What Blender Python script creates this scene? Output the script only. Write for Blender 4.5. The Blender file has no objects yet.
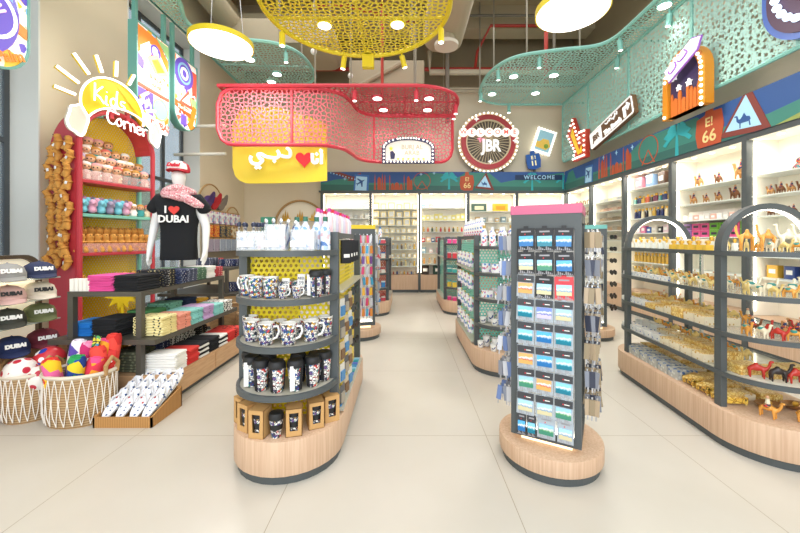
import bpy, bmesh, math, random
from math import sin, cos, pi, radians as R, sqrt, atan2
from mathutils import Vector, Matrix
random.seed(7)
SC = bpy.context.scene
COL = SC.collection

# ---------------------------------------------------------------- camera, world, lights, exposure
cam_d = bpy.data.cameras.new('camera'); cam_d.sensor_width = 36; cam_d.lens = 355 * 36 / 800
cam_d.shift_x = -5 / 800; cam_d.shift_y = -26.5 / 800; cam_d.clip_start = .02; cam_d.clip_end = 200
cam = bpy.data.objects.new('camera', cam_d); COL.objects.link(cam)
cam.location = (0, 0, 1.34); cam.rotation_euler = (pi / 2, 0, 0); SC.camera = cam
SC.view_settings.view_transform = 'Standard'; SC.view_settings.look = 'None'
SC.view_settings.gamma = 1; SC.view_settings.use_curve_mapping = False
SC.view_settings.exposure = 0.16
SC.cycles.transparent_max_bounces = 24
SC.cycles.max_bounces = 8
w = bpy.data.worlds.new('world'); SC.world = w; w.use_nodes = True
w.node_tree.nodes['Background'].inputs[0].default_value = (.66, .82, .96, 1)
w.node_tree.nodes['Background'].inputs[1].default_value = .78

def area(name, loc, size, power, color=(1, .95, .88), rot=(0, 0, 0), sy=None, spread=None):
    d = bpy.data.lights.new(name, 'AREA'); d.energy = power; d.color = color; d.size = size
    if sy: d.shape = 'RECTANGLE'; d.size_y = sy
    if spread: d.spread = spread
    o = bpy.data.objects.new(name, d); COL.objects.link(o); o.location = loc; o.rotation_euler = rot
    return o
area('overhead_fill_near', (0, .6, 5.6), 7, 135, (1, .985, .97), sy=3.4)  # added fill over the near half, no fixture behind it
area('overhead_fill_far', (0, 5.6, 5.9), 7, 170, (1, .98, .955), sy=5)  # same kind of added overhead fill for the far half, without a fitting
area('frontal_fill', (0, -2.2, 2.6), 7, 230, (1, .99, .98), (R(78), 0, 0), sy=3.2)  # unseen fill added behind the camera to lift shaded fronts

# ---------------------------------------------------------------- materials
def lin(c):
    c = c / 255
    return c / 12.92 if c <= .04045 else ((c + .055) / 1.055) ** 2.4
def rgb(h):
    if isinstance(h, tuple): return h
    h = h.lstrip('#'); return tuple(lin(int(h[i:i + 2], 16)) for i in (0, 2, 4))
_M = {}
def mat(name, color='#ffffff', rough=.5, metal=0, emit=0, alpha=1, trans=0, ecol=None, coat=0):
    if name in _M: return _M[name]
    m = bpy.data.materials.new(name); m.use_nodes = True; _M[name] = m
    p = m.node_tree.nodes['Principled BSDF']; c = (*rgb(color), 1)
    p.inputs['Base Color'].default_value = c; p.inputs['Roughness'].default_value = rough
    p.inputs['Metallic'].default_value = metal; p.inputs['Alpha'].default_value = alpha
    p.inputs['Transmission Weight'].default_value = trans
    if coat: p.inputs['Coat Weight'].default_value = coat
    if emit:
        p.inputs['Emission Color'].default_value = (*rgb(ecol or color), 1); p.inputs['Emission Strength'].default_value = emit
    return m
def nd(m, t, **k):
    n = m.node_tree.nodes.new(t)
    for a, v in k.items(): setattr(n, a, v)
    return n
def lk(m, a, b): m.node_tree.links.new(a, b)
def P_(m): return m.node_tree.nodes['Principled BSDF']
def coords(m, src='xz', scale=1.0):
    """2D coordinates in metres of the object's own space as a vector (u, v, 0)"""
    tc = nd(m, 'ShaderNodeTexCoord')
    if src == 'uv': out = tc.outputs['UV']
    elif src == 'xyz': out = tc.outputs['Object']
    else:
        s = nd(m, 'ShaderNodeSeparateXYZ'); lk(m, tc.outputs['Object'], s.inputs[0])
        c = nd(m, 'ShaderNodeCombineXYZ')
        lk(m, s.outputs['xyz'.index(src[0])], c.inputs[0]); lk(m, s.outputs['xyz'.index(src[1])], c.inputs[1]); out = c.outputs[0]
    v = nd(m, 'ShaderNodeVectorMath', operation='SCALE'); v.inputs['Scale'].default_value = scale; lk(m, out, v.inputs[0])
    return v.outputs[0]
def math_(m, op, a, b=None, clamp=False):
    n = nd(m, 'ShaderNodeMath', operation=op, use_clamp=clamp)
    for i, x in enumerate((a, b)):
        if x is None: continue
        if isinstance(x, (int, float)): n.inputs[i].default_value = x
        else: lk(m, x, n.inputs[i])
    return n.outputs[0]
def vmath(m, op, a, b=None):
    n = nd(m, 'ShaderNodeVectorMath', operation=op); lk(m, a, n.inputs[0])
    if b is not None:
        if isinstance(b, tuple): n.inputs[1].default_value = b
        else: lk(m, b, n.inputs[1])
    return n.outputs['Value'] if op == 'LENGTH' else n.outputs[0]
def perf_hex(name, color, src='xz', pitch=.03, r=.36, rough=.45):
    """sheet metal punched with staggered round holes"""
    if name in _M: return _M[name]
    m = mat(name, color, rough); c = coords(m, src, 1 / pitch)
    ds = []
    for off in ((0, 0, 0), (.5, .866, 0)):
        a = vmath(m, 'ADD', c, off); a = vmath(m, 'DIVIDE', a, (1, 1.732, 1)); a = vmath(m, 'FRACTION', a)
        a = vmath(m, 'SUBTRACT', a, (.5, .5, 0)); a = vmath(m, 'MULTIPLY', a, (1, 1.732, 0)); ds.append(vmath(m, 'LENGTH', a))
    d = math_(m, 'MINIMUM', *ds)
    lk(m, math_(m, 'GREATER_THAN', d, r), P_(m).inputs['Alpha'])
    return m
def perf_lace(name, color, src='xy', scale=9, thr=.09, rough=.45, round_=False, emit=0, mode=0):
    """laser-cut sheet with a lace of irregular openings"""
    if name in _M: return _M[name]
    m = mat(name, color, rough); c = coords(m, src, scale)
    if round_:
        v = nd(m, 'ShaderNodeTexVoronoi', voronoi_dimensions='2D', feature='F1'); v.inputs['Scale'].default_value = 1; v.inputs['Randomness'].default_value = .62
        v2 = nd(m, 'ShaderNodeTexVoronoi', voronoi_dimensions='2D', feature='F1'); v2.inputs['Scale'].default_value = 2.3; v2.inputs['Randomness'].default_value = .8
        lk(m, c, v.inputs['Vector']); lk(m, c, v2.inputs['Vector'])
        a = math_(m, 'GREATER_THAN', v.outputs['Distance'], thr * 3.1); b = math_(m, 'GREATER_THAN', v2.outputs['Distance'], thr * 2.6)
        k = math_(m, 'MULTIPLY', a, b)
    else:
        v = nd(m, 'ShaderNodeTexVoronoi', voronoi_dimensions='2D', feature='DISTANCE_TO_EDGE'); v.inputs['Scale'].default_value = 1; v.inputs['Randomness'].default_value = .75
        lk(m, c, v.inputs['Vector'])
        v2 = nd(m, 'ShaderNodeTexVoronoi', voronoi_dimensions='2D', feature='DISTANCE_TO_EDGE'); v2.inputs['Scale'].default_value = 2.1; v2.inputs['Randomness'].default_value = .9
        lk(m, c, v2.inputs['Vector'])
        a = math_(m, 'LESS_THAN', v.outputs['Distance'], thr); b = math_(m, 'LESS_THAN', v2.outputs['Distance'], thr * 1.5)
        k = a if mode else math_(m, 'MAXIMUM', a, b)
    lk(m, k, P_(m).inputs['Alpha'])
    return m
def doodle(name, base='#f2f0ec', scale=55, cols=('#2b62a8', '#d8413a', '#e8b23c', '#3b8f88', '#6a4b86'), amount=.55, rough=.3, line='#2a2a34', emit=0):
    """printed all-over pattern of small coloured patches with dark outlines"""
    if name in _M: return _M[name]
    m = mat(name, base, rough); c = coords(m, 'xyz', scale)
    v = nd(m, 'ShaderNodeTexVoronoi'); v.inputs['Scale'].default_value = 1; lk(m, c, v.inputs['Vector'])
    s = nd(m, 'ShaderNodeSeparateColor'); lk(m, v.outputs['Color'], s.inputs[0])
    r = nd(m, 'ShaderNodeValToRGB'); r.color_ramp.interpolation = 'CONSTANT'
    els = r.color_ramp.elements
    n = len(cols); els[0].position = 0; els[0].color = (*rgb(cols[0]), 1); els[1].position = 1 / n; els[1].color = (*rgb(cols[1 % n]), 1)
    for i in range(2, n):
        e = els.new(i / n); e.color = (*rgb(cols[i]), 1)
    lk(m, s.outputs[0], r.inputs[0])
    mx = nd(m, 'ShaderNodeMix', data_type='RGBA'); lk(m, math_(m, 'LESS_THAN', s.outputs[1], amount), mx.inputs[0])
    mx.inputs[6].default_value = (*rgb(base), 1); lk(m, r.outputs[0], mx.inputs[7])
    out = mx.outputs[2]
    if line:
        e = nd(m, 'ShaderNodeTexVoronoi', feature='DISTANCE_TO_EDGE'); e.inputs['Scale'].default_value = .8; lk(m, c, e.inputs['Vector'])
        m2 = nd(m, 'ShaderNodeMix', data_type='RGBA'); lk(m, math_(m, 'LESS_THAN', e.outputs['Distance'], .07), m2.inputs[0])
        lk(m, out, m2.inputs[6]); m2.inputs[7].default_value = (*rgb(line), 1); out = m2.outputs[2]
    lk(m, out, P_(m).inputs['Base Color'])
    if emit:
        lk(m, out, P_(m).inputs['Emission Color']); P_(m).inputs['Emission Strength'].default_value = emit
    return m
def stripes(name, cols, src='xz', freq=30, rough=.8, ang=0):
    if name in _M: return _M[name]
    m = mat(name, cols[0], rough); c = coords(m, src, freq)
    s = nd(m, 'ShaderNodeSeparateXYZ'); lk(m, c, s.inputs[0])
    f = math_(m, 'FRACT', s.outputs[ang])
    r = nd(m, 'ShaderNodeValToRGB'); r.color_ramp.interpolation = 'CONSTANT'; els = r.color_ramp.elements; n = len(cols)
    els[0].position = 0; els[0].color = (*rgb(cols[0]), 1); els[1].position = 1 / n; els[1].color = (*rgb(cols[1]), 1)
    for i in range(2, n): e = els.new(i / n); e.color = (*rgb(cols[i]), 1)
    lk(m, f, r.inputs[0]); lk(m, r.outputs[0], P_(m).inputs['Base Color'])
    return m
def dotted(name, base, cols, scale=60, thr=.32, rough=.8):
    """fabric or paper with scattered printed motifs"""
    if name in _M: return _M[name]
    m = mat(name, base, rough); c = coords(m, 'xyz', scale)
    v = nd(m, 'ShaderNodeTexVoronoi'); v.inputs['Scale'].default_value = 1; v.inputs['Randomness'].default_value = .7; lk(m, c, v.inputs['Vector'])
    s = nd(m, 'ShaderNodeSeparateColor'); lk(m, v.outputs['Color'], s.inputs[0])
    r = nd(m, 'ShaderNodeValToRGB'); r.color_ramp.interpolation = 'CONSTANT'; els = r.color_ramp.elements; n = max(2, len(cols)); cols = list(cols) * 2
    els[0].color = (*rgb(cols[0]), 1); els[1].position = 1 / n; els[1].color = (*rgb(cols[1]), 1)
    for i in range(2, n): e = els.new(i / n); e.color = (*rgb(cols[i]), 1)
    lk(m, s.outputs[0], r.inputs[0])
    mx = nd(m, 'ShaderNodeMix', data_type='RGBA'); lk(m, math_(m, 'LESS_THAN', v.outputs['Distance'], thr), mx.inputs[0])
    mx.inputs[6].default_value = (*rgb(base), 1); lk(m, r.outputs[0], mx.inputs[7]); lk(m, mx.outputs[2], P_(m).inputs['Base Color'])
    return m
def wood(name, c1, c2, src='xz', scale=(60, 2, 1), rough=.5):
    if name in _M: return _M[name]
    m = mat(name, c1, rough); c = coords(m, 'xyz', 1); c = vmath(m, 'MULTIPLY', c, scale)
    n = nd(m, 'ShaderNodeTexNoise'); n.inputs['Scale'].default_value = 1; n.inputs['Detail'].default_value = 4; lk(m, c, n.inputs['Vector'])
    mx = nd(m, 'ShaderNodeMix', data_type='RGBA'); r = nd(m, 'ShaderNodeMapRange'); r.inputs[1].default_value = .35; r.inputs[2].default_value = .65
    lk(m, n.outputs['Fac'], r.inputs[0]); lk(m, r.outputs[0], mx.inputs[0])
    mx.inputs[6].default_value = (*rgb(c1), 1); mx.inputs[7].default_value = (*rgb(c2), 1); lk(m, mx.outputs[2], P_(m).inputs['Base Color'])
    return m
def mottled(name, c1, c2, scale=8, rough=.7, bump=0, bscale=60):
    if name in _M: return _M[name]
    m = mat(name, c1, rough); c = coords(m, 'xyz', 1)
    n = nd(m, 'ShaderNodeTexNoise'); n.inputs['Scale'].default_value = scale; n.inputs['Detail'].default_value = 5; lk(m, c, n.inputs['Vector'])
    mx = nd(m, 'ShaderNodeMix', data_type='RGBA'); lk(m, n.outputs['Fac'], mx.inputs[0])
    mx.inputs[6].default_value = (*rgb(c1), 1); mx.inputs[7].default_value = (*rgb(c2), 1); lk(m, mx.outputs[2], P_(m).inputs['Base Color'])
    if bump:
        b = nd(m, 'ShaderNodeBump'); b.inputs['Strength'].default_value = bump; n2 = nd(m, 'ShaderNodeTexNoise'); n2.inputs['Scale'].default_value = bscale
        lk(m, c, n2.inputs['Vector']); lk(m, n2.outputs['Fac'], b.inputs['Height']); lk(m, b.outputs[0], P_(m).inputs['Normal'])
    return m

DARK = mat('dark_metal', '#4c5254', .45)
WOODM = wood('pale_oak', '#d3b599', '#c4a286', scale=(90, 90, 2.5))
WOODL = wood('light_maple', '#c9a37c', '#bb936c', scale=(6, 6, 60))
WHITE = mat('white', '#f3f2ee', .5)
BLACK = mat('black', '#17181b', .5)
CREAM = mat('cream', '#efe7d6', .6)
GLASS = mat('clear_glass', '#eef6f4', .08, alpha=.22)
ACRYL = mat('clear_acrylic', '#f4f8fa', .1, alpha=.25)
CHROME = mat('chrome', '#c9ccd0', .25, 1)
LED = mat('led_white', '#fff6e6', emit=6)
LAMPW = mat('lamp_diffuser', '#ffffff', emit=5, ecol='#fffaf0')
GOLD = mat('gold', '#e0b24a', .3, .6)
GOLDL = mat('pale_gold', '#e9cf88', .35, .4)
RED = mat('coral_red', '#d2454f', .45)
TEAL = mat('teal_paint', '#6fb3a6', .45)
YEL = mat('yellow_paint', '#e3c51c', .45)
PAPER = mat('paper_white', '#f7f6f2', .7)

# ---------------------------------------------------------------- mesh helpers
class MB:
    def __init__(s): s.v = []; s.f = []; s.m = []; s.uv = None
    def add(s, vs, fs, mi=0):
        b = len(s.v); s.v += [tuple(v) for v in vs]; s.f += [tuple(b + i for i in f) for f in fs]; s.m += [mi] * len(fs); return s
    def box(s, c, d, mi=0, rz=0, rx=0, ry=0):
        M = Matrix.Rotation(rz, 3, 'Z') @ Matrix.Rotation(ry, 3, 'Y') @ Matrix.Rotation(rx, 3, 'X')
        x, y, z = d[0] / 2, d[1] / 2, d[2] / 2; c = Vector(c)
        vs = [c + M @ Vector(p) for p in ((-x, -y, -z), (x, -y, -z), (x, y, -z), (-x, y, -z), (-x, -y, z), (x, -y, z), (x, y, z), (-x, y, z))]
        return s.add(vs, [(0, 3, 2, 1), (4, 5, 6, 7), (0, 1, 5, 4), (1, 2, 6, 5), (2, 3, 7, 6), (3, 0, 4, 7)], mi)
    def bx(s, x0, x1, y0, y1, z0, z1, mi=0): return s.box(((x0 + x1) / 2, (y0 + y1) / 2, (z0 + z1) / 2), (x1 - x0, y1 - y0, z1 - z0), mi)
    def prism(s, poly, a, b, axis='z', mi=0, side_mi=None):
        """polygon (u, v) pushed along axis from a to b; axis z: (x,y), axis y: (x,z), axis x: (y,z)"""
        n = len(poly)
        def q(u, v, t): return (u, v, t) if axis == 'z' else (u, t, v) if axis == 'y' else (t, u, v)
        vs = [q(u, v, a) for u, v in poly] + [q(u, v, b) for u, v in poly]
        ar = sum(poly[i][0] * poly[(i + 1) % n][1] - poly[(i + 1) % n][0] * poly[i][1] for i in range(n))
        if axis == 'y': ar = -ar
        if b < a: ar = -ar
        lo = tuple(range(n)); hi = tuple(range(n, 2 * n)); sd = [(i, (i + 1) % n, n + (i + 1) % n, n + i) for i in range(n)]
        if ar > 0: s.add(vs, [lo[::-1], hi], mi); k = len(s.v) - 2 * n; s.f += [tuple(k + i for i in f) for f in sd]
        else: s.add(vs, [lo, hi[::-1]], mi); k = len(s.v) - 2 * n; s.f += [tuple(k + i for i in f[::-1]) for f in sd]
        s.m += [mi if side_mi is None else side_mi] * n
        return s
    def band(s, outer, inner, a, b, axis='z', mi=0, closed=True):
        """frame between two outlines of equal point count"""
        n = len(outer)
        def q(u, v, t): return (u, v, t) if axis == 'z' else (u, t, v) if axis == 'y' else (t, u, v)
        vs = [q(u, v, a) for u, v in outer] + [q(u, v, a) for u, v in inner] + [q(u, v, b) for u, v in outer] + [q(u, v, b) for u, v in inner]
        fs = []
        for i in range(n if closed else n - 1):
            j = (i + 1) % n
            fs += [(i, j, n + j, n + i), (2 * n + i, 3 * n + i, 3 * n + j, 2 * n + j), (i, 2 * n + i, 2 * n + j, j), (n + i, n + j, 3 * n + j, 3 * n + i)]
        if not closed: fs += [(0, n, 3 * n, 2 * n), (n - 1, 3 * n - 1, 4 * n - 1, 2 * n - 1)]
        return s.add(vs, fs, mi)
    def tube(s, pts, r, n=8, mi=0, caps=True, closed=False):
        pts = [Vector(p) for p in pts]; N = len(pts); rs = r if isinstance(r, (list, tuple)) else [r] * N
        b = len(s.v); up = Vector((0, 0, 1)); prev = None
        for i, p in enumerate(pts):
            t = (pts[(i + 1) % N] - pts[i - 1]) if closed else (pts[min(i + 1, N - 1)] - pts[max(i - 1, 0)])
            if t.length < 1e-9: t = Vector((0, 0, 1))
            t.normalize()
            if prev is None:
                a = t.cross(up) if abs(t.z) < .95 else t.cross(Vector((1, 0, 0)))
            else: a = prev - t * prev.dot(t)
            if a.length < 1e-6: a = t.orthogonal()
            a.normalize(); prev = a; c = t.cross(a)
            for k in range(n):
                w_ = 2 * pi * k / n; s.v.append(tuple(p + (a * cos(w_) + c * sin(w_)) * rs[i]))
        cnt = 0
        for i in range(N if closed else N - 1):
            for k in range(n):
                j = (i + 1) % N; s.f.append((b + i * n + k, b + i * n + (k + 1) % n, b + j * n + (k + 1) % n, b + j * n + k)); cnt += 1
        if caps and not closed:
            s.f.append(tuple(b + k for k in range(n))[::-1]); s.f.append(tuple(b + (N - 1) * n + k for k in range(n))); cnt += 2
        s.m += [mi] * cnt; return s
    def lathe(s, prof, c=(0, 0, 0), n=20, mi=0, mis=None, sx=1, sy=1):
        b = len(s.v)
        for r, z in prof:
            for k in range(n): s.v.append((c[0] + sx * r * cos(2 * pi * k / n), c[1] + sy * r * sin(2 * pi * k / n), c[2] + z))
        for i in range(len(prof) - 1):
            for k in range(n):
                s.f.append((b + i * n + k, b + i * n + (k + 1) % n, b + (i + 1) * n + (k + 1) % n, b + (i + 1) * n + k)); s.m.append(mis[i] if mis else mi)
        s.f.append(tuple(b + k for k in range(n))[::-1]); s.m.append(mis[0] if mis else mi)
        s.f.append(tuple(b + (len(prof) - 1) * n + k for k in range(n))); s.m.append(mis[-1] if mis else mi)
        return s
    def ball(s, c, r, n=12, mi=0, rot=None):
        r = r if isinstance(r, (tuple, list)) else (r, r, r); b = len(s.v); c = Vector(c); k2 = max(4, n // 2); M = rot or Matrix.Identity(3)
        for i in range(1, k2):
            t = pi * i / k2
            for k in range(n): s.v.append(tuple(c + M @ Vector((r[0] * sin(t) * cos(2 * pi * k / n), r[1] * sin(t) * sin(2 * pi * k / n), -r[2] * cos(t)))))
        lo = len(s.v); s.v.append(tuple(c + M @ Vector((0, 0, -r[2])))); s.v.append(tuple(c + M @ Vector((0, 0, r[2])))); cnt = 0
        for i in range(k2 - 2):
            for k in range(n): s.f.append((b + i * n + k, b + i * n + (k + 1) % n, b + (i + 1) * n + (k + 1) % n, b + (i + 1) * n + k)); cnt += 1
        for k in range(n):
            s.f.append((lo, b + (k + 1) % n, b + k)); s.f.append((lo + 1, b + (k2 - 2) * n + k, b + (k2 - 2) * n + (k + 1) % n)); cnt += 2
        s.m += [mi] * cnt; return s
    def build(s, name, mats, parent=None, smooth=False, bevel=0, seg=2, angle=None):
        me = bpy.data.meshes.new(name); me.from_pydata(s.v, [], s.f)
        for m in (mats if isinstance(mats, (list, tuple)) else [mats]): me.materials.append(m)
        me.polygons.foreach_set('material_index', s.m)
        me.validate(); me.update()
        bm = bmesh.new(); bm.from_mesh(me); lv = [v for v in bm.verts if not v.link_faces]; lv and bmesh.ops.delete(bm, geom=lv, context='VERTS'); bmesh.ops.recalc_face_normals(bm, faces=bm.faces)
        if bevel:
            bmesh.ops.remove_doubles(bm, verts=bm.verts, dist=1e-6)
            es = [e for e in bm.edges if len(e.link_faces) == 2 and e.calc_face_angle(0) > R(40)]
            bmesh.ops.bevel(bm, geom=es, offset=bevel, segments=seg, affect='EDGES', profile=.5, clamp_overlap=True)
        bm.to_mesh(me); bm.free()
        if smooth:
            me.shade_smooth() if not angle else me.shade_smooth()
            try: me.set_sharp_from_angle(angle=R(angle or 40))
            except Exception: pass
        o = bpy.data.objects.new(name, me); COL.objects.link(o)
        if parent: o.parent = parent
        return o
def skin(pts, edges, rad, sub=1):
    """one continuous surface grown around a skeleton; rad: r or (rx, ry) per point"""
    me = bpy.data.meshes.new('tmp'); me.from_pydata(pts, edges, []); o = bpy.data.objects.new('tmp', me); COL.objects.link(o)
    o.modifiers.new('s', 'SKIN').use_smooth_shade = True
    for i, r in enumerate(rad):
        d = me.skin_vertices[0].data[i]; d.radius = r if isinstance(r, tuple) else (r, r); d.use_root = i == 0
    if sub: m = o.modifiers.new('u', 'SUBSURF'); m.levels = sub; m.render_levels = sub
    dg = bpy.context.evaluated_depsgraph_get(); dg.update(); ev = o.evaluated_get(dg); out = bpy.data.meshes.new_from_object(ev)
    bpy.data.objects.remove(o); return out
def mesh_obj(name, me, mats, parent=None, smooth=True):
    me.name = name; me.materials.clear()
    for m in (mats if isinstance(mats, (list, tuple)) else [mats]): me.materials.append(m)
    if smooth: me.shade_smooth()
    o = bpy.data.objects.new(name, me); COL.objects.link(o)
    if parent: o.parent = parent
    return o
def from_mesh(mb, me, mi=0):
    """pour a mesh into a builder"""
    return mb.add([v.co for v in me.vertices], [tuple(p.vertices) for p in me.polygons], mi)
def text_mesh(body, size, depth=.004, bold=0, align='CENTER', shear=0, sx=1, spacing=1):
    """lettering standing in the XZ plane and facing -Y"""
    c = bpy.data.curves.new('t', 'FONT'); c.body = body; c.size = size; c.extrude = depth; c.offset = bold; c.align_x = align; c.align_y = 'CENTER'
    c.shear = shear; c.resolution_u = 3; c.space_character = spacing
    o = bpy.data.objects.new('t', c); COL.objects.link(o); dg = bpy.context.evaluated_depsgraph_get(); dg.update()
    me = bpy.data.meshes.new_from_object(o.evaluated_get(dg)); bpy.data.objects.remove(o)
    me.transform(Matrix.Rotation(pi / 2, 4, 'X') @ Matrix.Scale(sx, 4, (1, 0, 0)))
    return me
def text(name, body, size, m, parent, loc=(0, 0, 0), rot=(0, 0, 0), **k):
    o = mesh_obj(name, text_mesh(body, size, **k), m, parent, False); o.location = loc; o.rotation_euler = rot; return o

# ---------------------------------------------------------------- scene-tree helpers
def tag(o, label=None, cat=None, group=None, kind=None):
    if label: o['label'] = label
    if cat: o['category'] = cat
    if group: o['group'] = group
    if kind: o['kind'] = kind
    return o
def thing(name, label, cat, loc=(0, 0, 0), rz=0, group=None):
    o = bpy.data.objects.new(name, None); COL.objects.link(o); o.location = loc; o.rotation_euler = (0, 0, rz); o.empty_display_size = .05
    return tag(o, label, cat, group)
def struct(mb, name, m, **k): return tag(mb.build(name, m, **k), kind='structure')
def dup(o, parent=None):
    c = o.copy(); COL.objects.link(c); c.parent = parent
    for ch in KIDS.get(o.name, ()) or list(o.children): dup(ch, c)
    return c
KIDS = {}
class Kind:
    """one kind of thing: built once, then copied part by part"""
    def __init__(s, builder, *a): s.b = builder; s.a = a; s.r = None; s.k = None
    def put(s, loc, rz=0, label=None, cat=None, group=None, scale=None, mats=None, rot=None):
        if s.r is None:
            s.r = o = s.b(*s.a); s.first = {c.name: c for c in o.children}
        else: o = dup(s.r)
        o.location = loc; o.rotation_euler = rot if rot else (0, 0, rz)
        o.scale = (scale,) * 3 if isinstance(scale, (int, float)) else (scale or (1, 1, 1))
        if 'group' in o.keys(): del o['group']
        tag(o, label, cat, group)
        if mats is not None:
            for x in [o, *o.children]:
                for key, m in mats.items():
                    part, idx = key if isinstance(key, tuple) else (key, 0)
                    if x.type == 'MESH' and x.name.split('.')[0] == part:
                        x.material_slots[idx].link = 'OBJECT'; x.material_slots[idx].material = m
        return o
ORD = ['first', 'second', 'third', 'fourth', 'fifth', 'sixth', 'seventh', 'eighth', 'ninth', 'tenth', 'eleventh', 'twelfth', 'thirteenth', 'fourteenth', 'fifteenth', 'sixteenth']
def nth(i, n):
    if n == 1: return 'middle'
    return 'leftmost' if i == 0 else 'rightmost' if i == n - 1 else ORD[i] + ' from left'
def near(i, n):
    return 'nearest' if i == 0 else 'farthest' if i == n - 1 else ORD[i] + ' nearest'
def up(i, n, what='stack'):
    return 'bottom' if i == 0 else 'topmost' if i == n - 1 else ORD[i] + ' from bottom'
def capsule(r, L, n=16, y0=0, cx=0):
    """stadium outline: near half circle about (cx, y0), far one about (cx, y0+L)"""
    p = [(cx + r * cos(pi + pi * i / n), y0 + r * sin(pi + pi * i / n)) for i in range(n + 1)]
    return p + [(cx + r * cos(pi * i / n), y0 + L + r * sin(pi * i / n)) for i in range(n + 1)]
def rrect(w_, h, r, n=5, cx=0, cy=0):
    o = []
    for sx, sy, a in ((1, -1, -pi / 2), (1, 1, 0), (-1, 1, pi / 2), (-1, -1, pi)):
        for i in range(n + 1):
            t = a + pi / 2 * i / n; o.append((cx + sx * (w_ / 2 - r) + r * cos(t), cy + sy * (h / 2 - r) + r * sin(t)))
    return o
def circ(r, n=32, cx=0, cy=0, a0=0, a1=2 * pi, closed=True):
    k = n if closed else n + 1
    return [(cx + r * cos(a0 + (a1 - a0) * i / n), cy + r * sin(a0 + (a1 - a0) * i / n)) for i in range(k)]
def smooth_path(pts, n=6):
    """Catmull-Rom through the points"""
    out = []; P = [Vector((*p, 0)[:3]) if len(p) == 2 else Vector(p) for p in pts]
    for i in range(len(P) - 1):
        a, b, c, d = P[max(i - 1, 0)], P[i], P[i + 1], P[min(i + 2, len(P) - 1)]
        for k in range(n):
            t = k / n; out.append(.5 * ((2 * b) + (c - a) * t + (2 * a - 5 * b + 4 * c - d) * t * t + (3 * b - a - 3 * c + d) * t ** 3))
    return out + [P[-1]]
def star(cx, cz, r, n=5, k=.45, a=pi / 2):
    return [(cx + (r if i % 2 == 0 else r * k) * cos(a + pi * i / n), cz + (r if i % 2 == 0 else r * k) * sin(a + pi * i / n)) for i in range(2 * n)]
def heart(cx, cz, s, n=28):
    return [(cx + s * 16 * sin(t) ** 3 / 17, cz + s * (13 * cos(t) - 5 * cos(2 * t) - 2 * cos(3 * t) - cos(4 * t)) / 17) for t in [2 * pi * i / n for i in range(n)]]
# ================================================================ STRUCTURE
# floor with 1.2 m tiles
fm = mottled('floor_tile', '#cbc6bc', '#c3bdb1', 3, .32)
c = coords(fm, 'xyz', 1); s_ = nd(fm, 'ShaderNodeSeparateXYZ'); lk(fm, c, s_.inputs[0])
ln = []
for ax, off in ((0, .645), (1, -2.432 + 4.8)):
    a = math_(fm, 'ADD', s_.outputs[ax], off + 24); a = math_(fm, 'DIVIDE', a, 1.2); a = math_(fm, 'FRACT', a)
    a = math_(fm, 'SUBTRACT', a, .5); a = math_(fm, 'ABSOLUTE', a); ln.append(math_(fm, 'GREATER_THAN', a, .4984))
j = math_(fm, 'MAXIMUM', *ln)
src = P_(fm).inputs['Base Color'].links[0].from_socket
mx = nd(fm, 'ShaderNodeMix', data_type='RGBA'); lk(fm, j, mx.inputs[0]); lk(fm, src, mx.inputs[6]); mx.inputs[7].default_value = (*rgb('#9d917d'), 1)
lk(fm, mx.outputs[2], P_(fm).inputs['Base Color'])
struct(MB().bx(-4.9, 4.9, -2.6, 9.8, -.1, 0), 'floor', fm)

WB = mottled('beige_wall_paint', '#e2d6bd', '#dccfb4', 1.5, .8)
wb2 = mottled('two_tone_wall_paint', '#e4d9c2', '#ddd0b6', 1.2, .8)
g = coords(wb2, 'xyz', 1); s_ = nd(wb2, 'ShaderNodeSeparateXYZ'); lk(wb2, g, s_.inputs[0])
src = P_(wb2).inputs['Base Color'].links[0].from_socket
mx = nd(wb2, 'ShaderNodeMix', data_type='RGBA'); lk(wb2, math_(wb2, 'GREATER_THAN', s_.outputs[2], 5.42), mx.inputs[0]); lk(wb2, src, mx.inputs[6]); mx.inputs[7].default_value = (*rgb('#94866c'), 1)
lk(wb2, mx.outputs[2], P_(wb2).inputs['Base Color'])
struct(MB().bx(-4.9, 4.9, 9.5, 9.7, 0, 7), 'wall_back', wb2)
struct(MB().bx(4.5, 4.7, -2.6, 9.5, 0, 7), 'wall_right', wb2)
wl = MB()
for y0, y1, z0, z1 in ((-2.6, 2.0, 0, 7), (4.18, 5.5, 0, 7), (7.44, 9.5, 0, 7), (2.0, 4.18, 5.35, 7), (5.5, 7.44, 5.35, 7), (2.0, 4.18, 0, .12), (5.5, 7.44, 0, .12)):
    wl.bx(-4.7, -4.3, y0, y1, z0, z1)
struct(wl, 'wall_left', WB)
jm = mat('window_jamb_paint', '#dfe0da', .7)
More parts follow.
